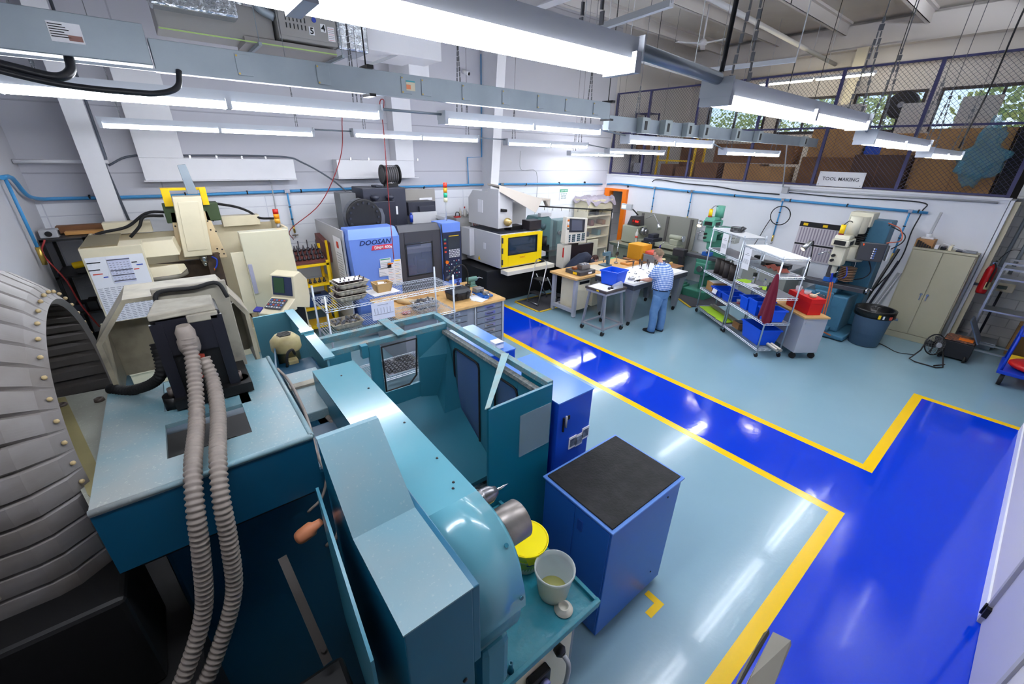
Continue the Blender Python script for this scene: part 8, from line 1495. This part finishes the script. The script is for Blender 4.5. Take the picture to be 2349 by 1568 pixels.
for s, el, wr in ((-1, (-.29, .13, 1.17), (-.16, .38, 1.10)), (1, (.27, .16, 1.16), (.06, .40, 1.09))):
    p = 'L' if s < 0 else 'R'
    V_[p + 'sh'] = (s * .19, .07, 1.42, .055, .055); V_[p + 'elbow'] = (*el, .040, .040); V_[p + 'wrist'] = (*wr, .026, .022)
    V_[p + 'mid'] = tuple((Vector(el) * .6 + Vector(wr) * .4)) + (.038, .036)
    E_ += [('neck0', p + 'sh'), (p + 'sh', p + 'elbow'), (p + 'elbow', p + 'mid'), (p + 'mid', p + 'wrist')]
    hand(V_, E_, wr, Vector(wr) - Vector(el) + Vector((0, .05, -.02)), (-s * 1.0, -.4 * s * (-s), .25), p)
    f = (-.13, .0) if s < 0 else (.12, -.05)
    V_[p + 'hip'] = (s * .09, 0, .86, .085, .085); V_[p + 'knee'] = (f[0] * .95, f[1] + .02, .49, .058, .058); V_[p + 'ank'] = (f[0], f[1], .09, .038, .038); V_[p + 'toe'] = (f[0] - .01, f[1] + .12, .04, .035, .025)
    E_ += [('pelvis', p + 'hip'), (p + 'hip', p + 'knee'), (p + 'knee', p + 'ank'), (p + 'ank', p + 'toe')]
me = skinned(V_, E_, 0, 1)
hb, fT = head_mesh((-.02, .20, 1.67), .1, -.42, .25); bb = bmesh.new(); bb.from_mesh(me)
tmp = bpy.data.meshes.new('h'); tmp.from_pydata(hb.v, [], hb.f); bb.from_mesh(tmp); bb.to_mesh(me); bb.free()
attach(me, 'body', skin, t)
def seg(pts, n=20):
    """one lofted skin through rings (x, y, z, rx, ry)"""
    b = MB(); vs = []
    for x, y, z, rx, ry in pts:
        for k in range(n): a = 2 * PI * k / n; vs.append((x + rx * math.cos(a) * (1 + .015 * math.sin(5 * a + z * 40)), y + ry * math.sin(a), z))
    m_ = len(pts); b.add(vs, [(i * n + k, i * n + (k + 1) % n, (i + 1) * n + (k + 1) % n, (i + 1) * n + k) for i in range(m_ - 1) for k in range(n)], True); return b
ging = check_mat('gingham_shirt', (236, 240, 250), (132, 164, 212), (52, 96, 176), 26)
sh = seg([(0, .0, .97, .205, .175), (0, .0, 1.02, .225, .195), (0, .01, 1.12, .23, .20), (0, .02, 1.25, .235, .195), (0, .04, 1.36, .24, .175), (0, .06, 1.43, .215, .14), (0, .085, 1.475, .14, .10), (0, .10, 1.50, .075, .07), (0, .115, 1.53, .068, .066)], 28)
for s, el in ((-1, (-.29, .13, 1.17)), (1, (.27, .16, 1.16))):
    a = Vector((s * .14, .07, 1.43)); e = Vector(el); sh.tube([a, a.lerp(e, .25), a.lerp(e, .5), a.lerp(e, .82)], .07, 16, rr=[.088, .094, .09, .088])
sh.build('shirt', ging, t)
MB().tube([(-.06, .06, 1.50), (0, .03, 1.52), (.06, .06, 1.50), (.07, .13, 1.51), (0, .19, 1.47), (-.07, .13, 1.51)], .014, 8, closed=True).build('collar', ging, t)
jean = M('denim', (84, 122, 166), .85, dirt=.5, dc=(110, 146, 186), scale=7, bump=.25, bscale=30)
j = seg([(0, -.0, .80, .18, .15), (0, -.005, .88, .195, .165), (0, 0, .96, .195, .165), (0, 0, .985, .192, .162)], 26)
for s, f in ((-1, (-.13, .0)), (1, (.12, -.05))):
    P0 = [Vector((s * .085, 0, .88)), Vector((s * .09, .0, .78)), Vector((s * .10, f[1] * .5 + .01, .62)), Vector((f[0] * .95, f[1] + .02, .49)), Vector((f[0], f[1], .30)), Vector((f[0], f[1] + .005, .10)), Vector((f[0], f[1] + .01, .045))]
    j.tube(P0, .09, 18, rr=[.108, .114, .10, .090, .083, .082, .088])
j.build('jeans', jean, t)
MB().tube([(.200 * math.cos(a), .170 * math.sin(a), .985) for a in [2 * PI * k / 24 for k in range(24)]], .018, 6, closed=True).build('belt', M('belt_navy', (24, 26, 44), .5), t)
for k in range(6): a = k * PI / 3 + .3; MB().obox((.215 * math.cos(a), .185 * math.sin(a), .985), (.012, .02, .05), (0, 0, a)).build('belt_loop', jean, t)
for s, f, r in ((-1, (-.13, .0), .12), (1, (.12, -.05), -.1)):
    b = MB(); n = 18; vs = []
    for z, sx_, y0, y1 in ((0.0, .045, -.08, .20), (.02, .05, -.085, .205), (.05, .048, -.08, .19), (.085, .040, -.07, .10), (.105, .036, -.055, .05)):
        for k in range(n): a = 2 * PI * k / n; q = Vector((sx_ * math.cos(a) * (1.1 if math.sin(a) > .2 else .9), (y0 + y1) / 2 + (y1 - y0) / 2 * math.sin(a), z)); q.rotate(Euler((0, 0, r))); vs.append((f[0] + q.x, f[1] + q.y, q.z + .002))
    b.add(vs, [(i * n + k, i * n + (k + 1) % n, (i + 1) * n + (k + 1) % n, (i + 1) * n + k) for i in range(4) for k in range(n)], True); b.add(vs[:n], [tuple(range(n))]); b.add(vs[-n:], [tuple(range(n))]); b.build('shoe', M('shoe_black', (22, 22, 28), .5), t)
def hair_cap(c, tilt, yaw_, mat, par, curly=False, low=-.35):
    n, m_ = 36, 22; b = MB(); vs = []; keep = []
    for i in range(m_ + 1):
        th = PI * i / m_
        for k in range(n):
            ph = 2 * PI * k / n; x, y, z = math.sin(th) * math.cos(ph), math.sin(th) * math.sin(ph), math.cos(th)
            w = 1.09 + (.10 * math.sin(9 * ph + 5 * z * 3) * math.sin(11 * th) if curly else .02 * math.sin(14 * ph + 4 * z))
            vs.append((x * .080 * w, y * .100 * w - .004, z * .120 * w)); keep.append((z > .42) or (y < .25 and z > -.05) or (y < -.15 and z > low))
    fs = [f for i in range(m_) for k in range(n) for f in [(i * n + k, (i + 1) * n + k, (i + 1) * n + (k + 1) % n, i * n + (k + 1) % n)] if all(keep[q] for q in f)]
    M4 = Matrix.Translation(c) @ Euler((tilt, 0, yaw_)).to_matrix().to_4x4(); b.add([tuple(M4 @ Vector(p)) for p in vs], fs, True); return b.build('hair', mat, par)
hair_cap((-.02, .20, 1.67), -.42, .25, M('hair_grey', (112, 92, 70), .8, dirt=.6, dc=(140, 124, 102), scale=30, bump=.6, bscale=90), t)
M4 = Matrix.Translation((-.02, .20, 1.67)) @ Euler((-.42, 0, .25)).to_matrix().to_4x4()
for s in (-1, 1):
    q = M4 @ Vector((s * .029, .088, .012)); MB().ball(q, .010, n=8).build('eye', M('eye_dark', (60, 60, 70), .2), t)
    MB().tube([M4 @ Vector((s * .029 + .020 * math.cos(a), .104, .010 + .015 * math.sin(a))) for a in [k * PI / 6 for k in range(12)]], .002, 4, closed=True).tube([M4 @ Vector((s * .05, .10, .014)), M4 @ Vector((s * .084, 0, .014))], .002, 4).build('glasses', blackm, t)
MB().obox(M4 @ Vector((0, .106, -.056)), (.045, .006, .006), (-.42, 0, .25)).build('mouth', M('lips', (170, 100, 90), .5), t)
g = T('hand_tool', 'black hand tool held over the paper by the man', 'tool', (7.62, 5.04, 1.06)); MB().bar((7.55, 5.09, 1.075), (7.80, 5.06, 1.07), .03, .03).build('body', black, g, .006); MB().cyl((7.55, 5.09, 1.075), (7.48, 5.1, 1.07), .009).build('tip', blackm, g)
S('black_part', MB().box(7.72, 7.82, 5.18, 5.23, 1.004, 1.02), black, 'small black part lying near the man on the paper', 'part', bevel=.004)
# bent-over person behind the bench
t = T('person', 'dark-haired person in navy clothing bent over behind the maple bench', 'person', (8.0, 7.30, 0), 0, local=True)
V_ = {'pelvis': (-.2, 0, .72, .14, .13), 'belly': (-.02, 0, .92, .13, .12), 'chest': (.28, 0, 1.03, .14, .12), 'neck0': (.50, 0, 1.02, .06, .06), 'neck1': (.58, 0, .99, .05, .05), 'skull': (.66, 0, .97, .06, .06)}
E_ = [('pelvis', 'belly'), ('belly', 'chest'), ('chest', 'neck0'), ('neck0', 'neck1'), ('neck1', 'skull')]
for s in (-1, 1):
    p = 'L' if s < 0 else 'R'; el, wr = (.50, s * .22, .78), (.72, s * .14, .66)
    V_[p + 'sh'] = (.42, s * .16, 1.0, .055, .055); V_[p + 'elbow'] = (*el, .04, .04); V_[p + 'wrist'] = (*wr, .026, .022); E_ += [('neck0', p + 'sh'), (p + 'sh', p + 'elbow'), (p + 'elbow', p + 'wrist')]
    hand(V_, E_, wr, (.9, -.1 * s, -.3), (0, -s, .2), p)
    V_[p + 'hip'] = (-.18, s * .1, .66, .085, .085); V_[p + 'knee'] = (.18, s * .14, .48, .06, .06); V_[p + 'ank'] = (.10, s * .14, .09, .04, .04); V_[p + 'toe'] = (.24, s * .15, .045, .035, .028)
    E_ += [('pelvis', p + 'hip'), (p + 'hip', p + 'knee'), (p + 'knee', p + 'ank'), (p + 'ank', p + 'toe')]
me = skinned(V_, E_, 0, 1); hb, fT = head_mesh((.70, -.01, .96), .1, -.9, -PI / 2 - .3); bb = bmesh.new(); bb.from_mesh(me); tmp = bpy.data.meshes.new('h2'); tmp.from_pydata(hb.v, [], hb.f); bb.from_mesh(tmp); bb.to_mesh(me); bb.free()
attach(me, 'body', skin2, t)
nv = M('navy_cloth', (24, 32, 52), .85, bump=.3, bscale=30)
jk = MB().tube([(-.28, 0, .68), (-.18, 0, .80), (0, 0, .94), (.2, 0, 1.02), (.38, 0, 1.03), (.50, 0, 1.01), (.54, 0, 1.0)], .17, 20, rr=[.17, .17, .165, .17, .165, .10, .07])
for s in (-1, 1): jk.tube([(.40, s * .13, 1.0), (.48, s * .22, .88), (.50, s * .22, .78), (.62, s * .18, .71), (.70, s * .145, .67)], .06, 12, rr=[.08, .066, .056, .05, .042])
jk.build('jacket', nv, t)
tr_ = MB().tube([(-.30, 0, .66), (-.2, 0, .70)], .16, 16)
for s in (-1, 1): tr_.tube([(-.2, s * .09, .66), (0, s * .12, .58), (.18, s * .14, .49), (.14, s * .14, .3), (.10, s * .14, .08)], .08, 14, rr=[.10, .09, .076, .066, .066])
tr_.build('trousers', M('black_trousers', (20, 20, 26), .85), t)
for s in (-1, 1): MB().ball((.17, s * .145, .05), .1, (1.3, .45, .45), 14).build('shoe', M('shoe_black'), t)
hair_cap((.70, -.01, .96), -.9, -PI / 2 - .3, M('hair_brown', (52, 24, 20), .7, bump=1.0, bscale=60), t, True, -.9)
t = T('stool', 'round black shop stool beneath the bent-over person', 'stool', (7.75, 7.3, 0)); MB().cyl((7.75, 7.3, .48), (7.75, 7.3, .53), .17, n=26).build('seat', black, t, .008); MB().cyl((7.75, 7.3, .08), (7.75, 7.3, .48), .025).build('column', steel, t)
for k in range(5): a = k * 2 * PI / 5; MB().bar((7.75, 7.3, .07), (7.75 + .25 * math.cos(a), 7.3 + .25 * math.sin(a), .05), .03, .03).ball((7.75 + .25 * math.cos(a), 7.3 + .25 * math.sin(a), .025), .024, n=8).build('leg', black, t)
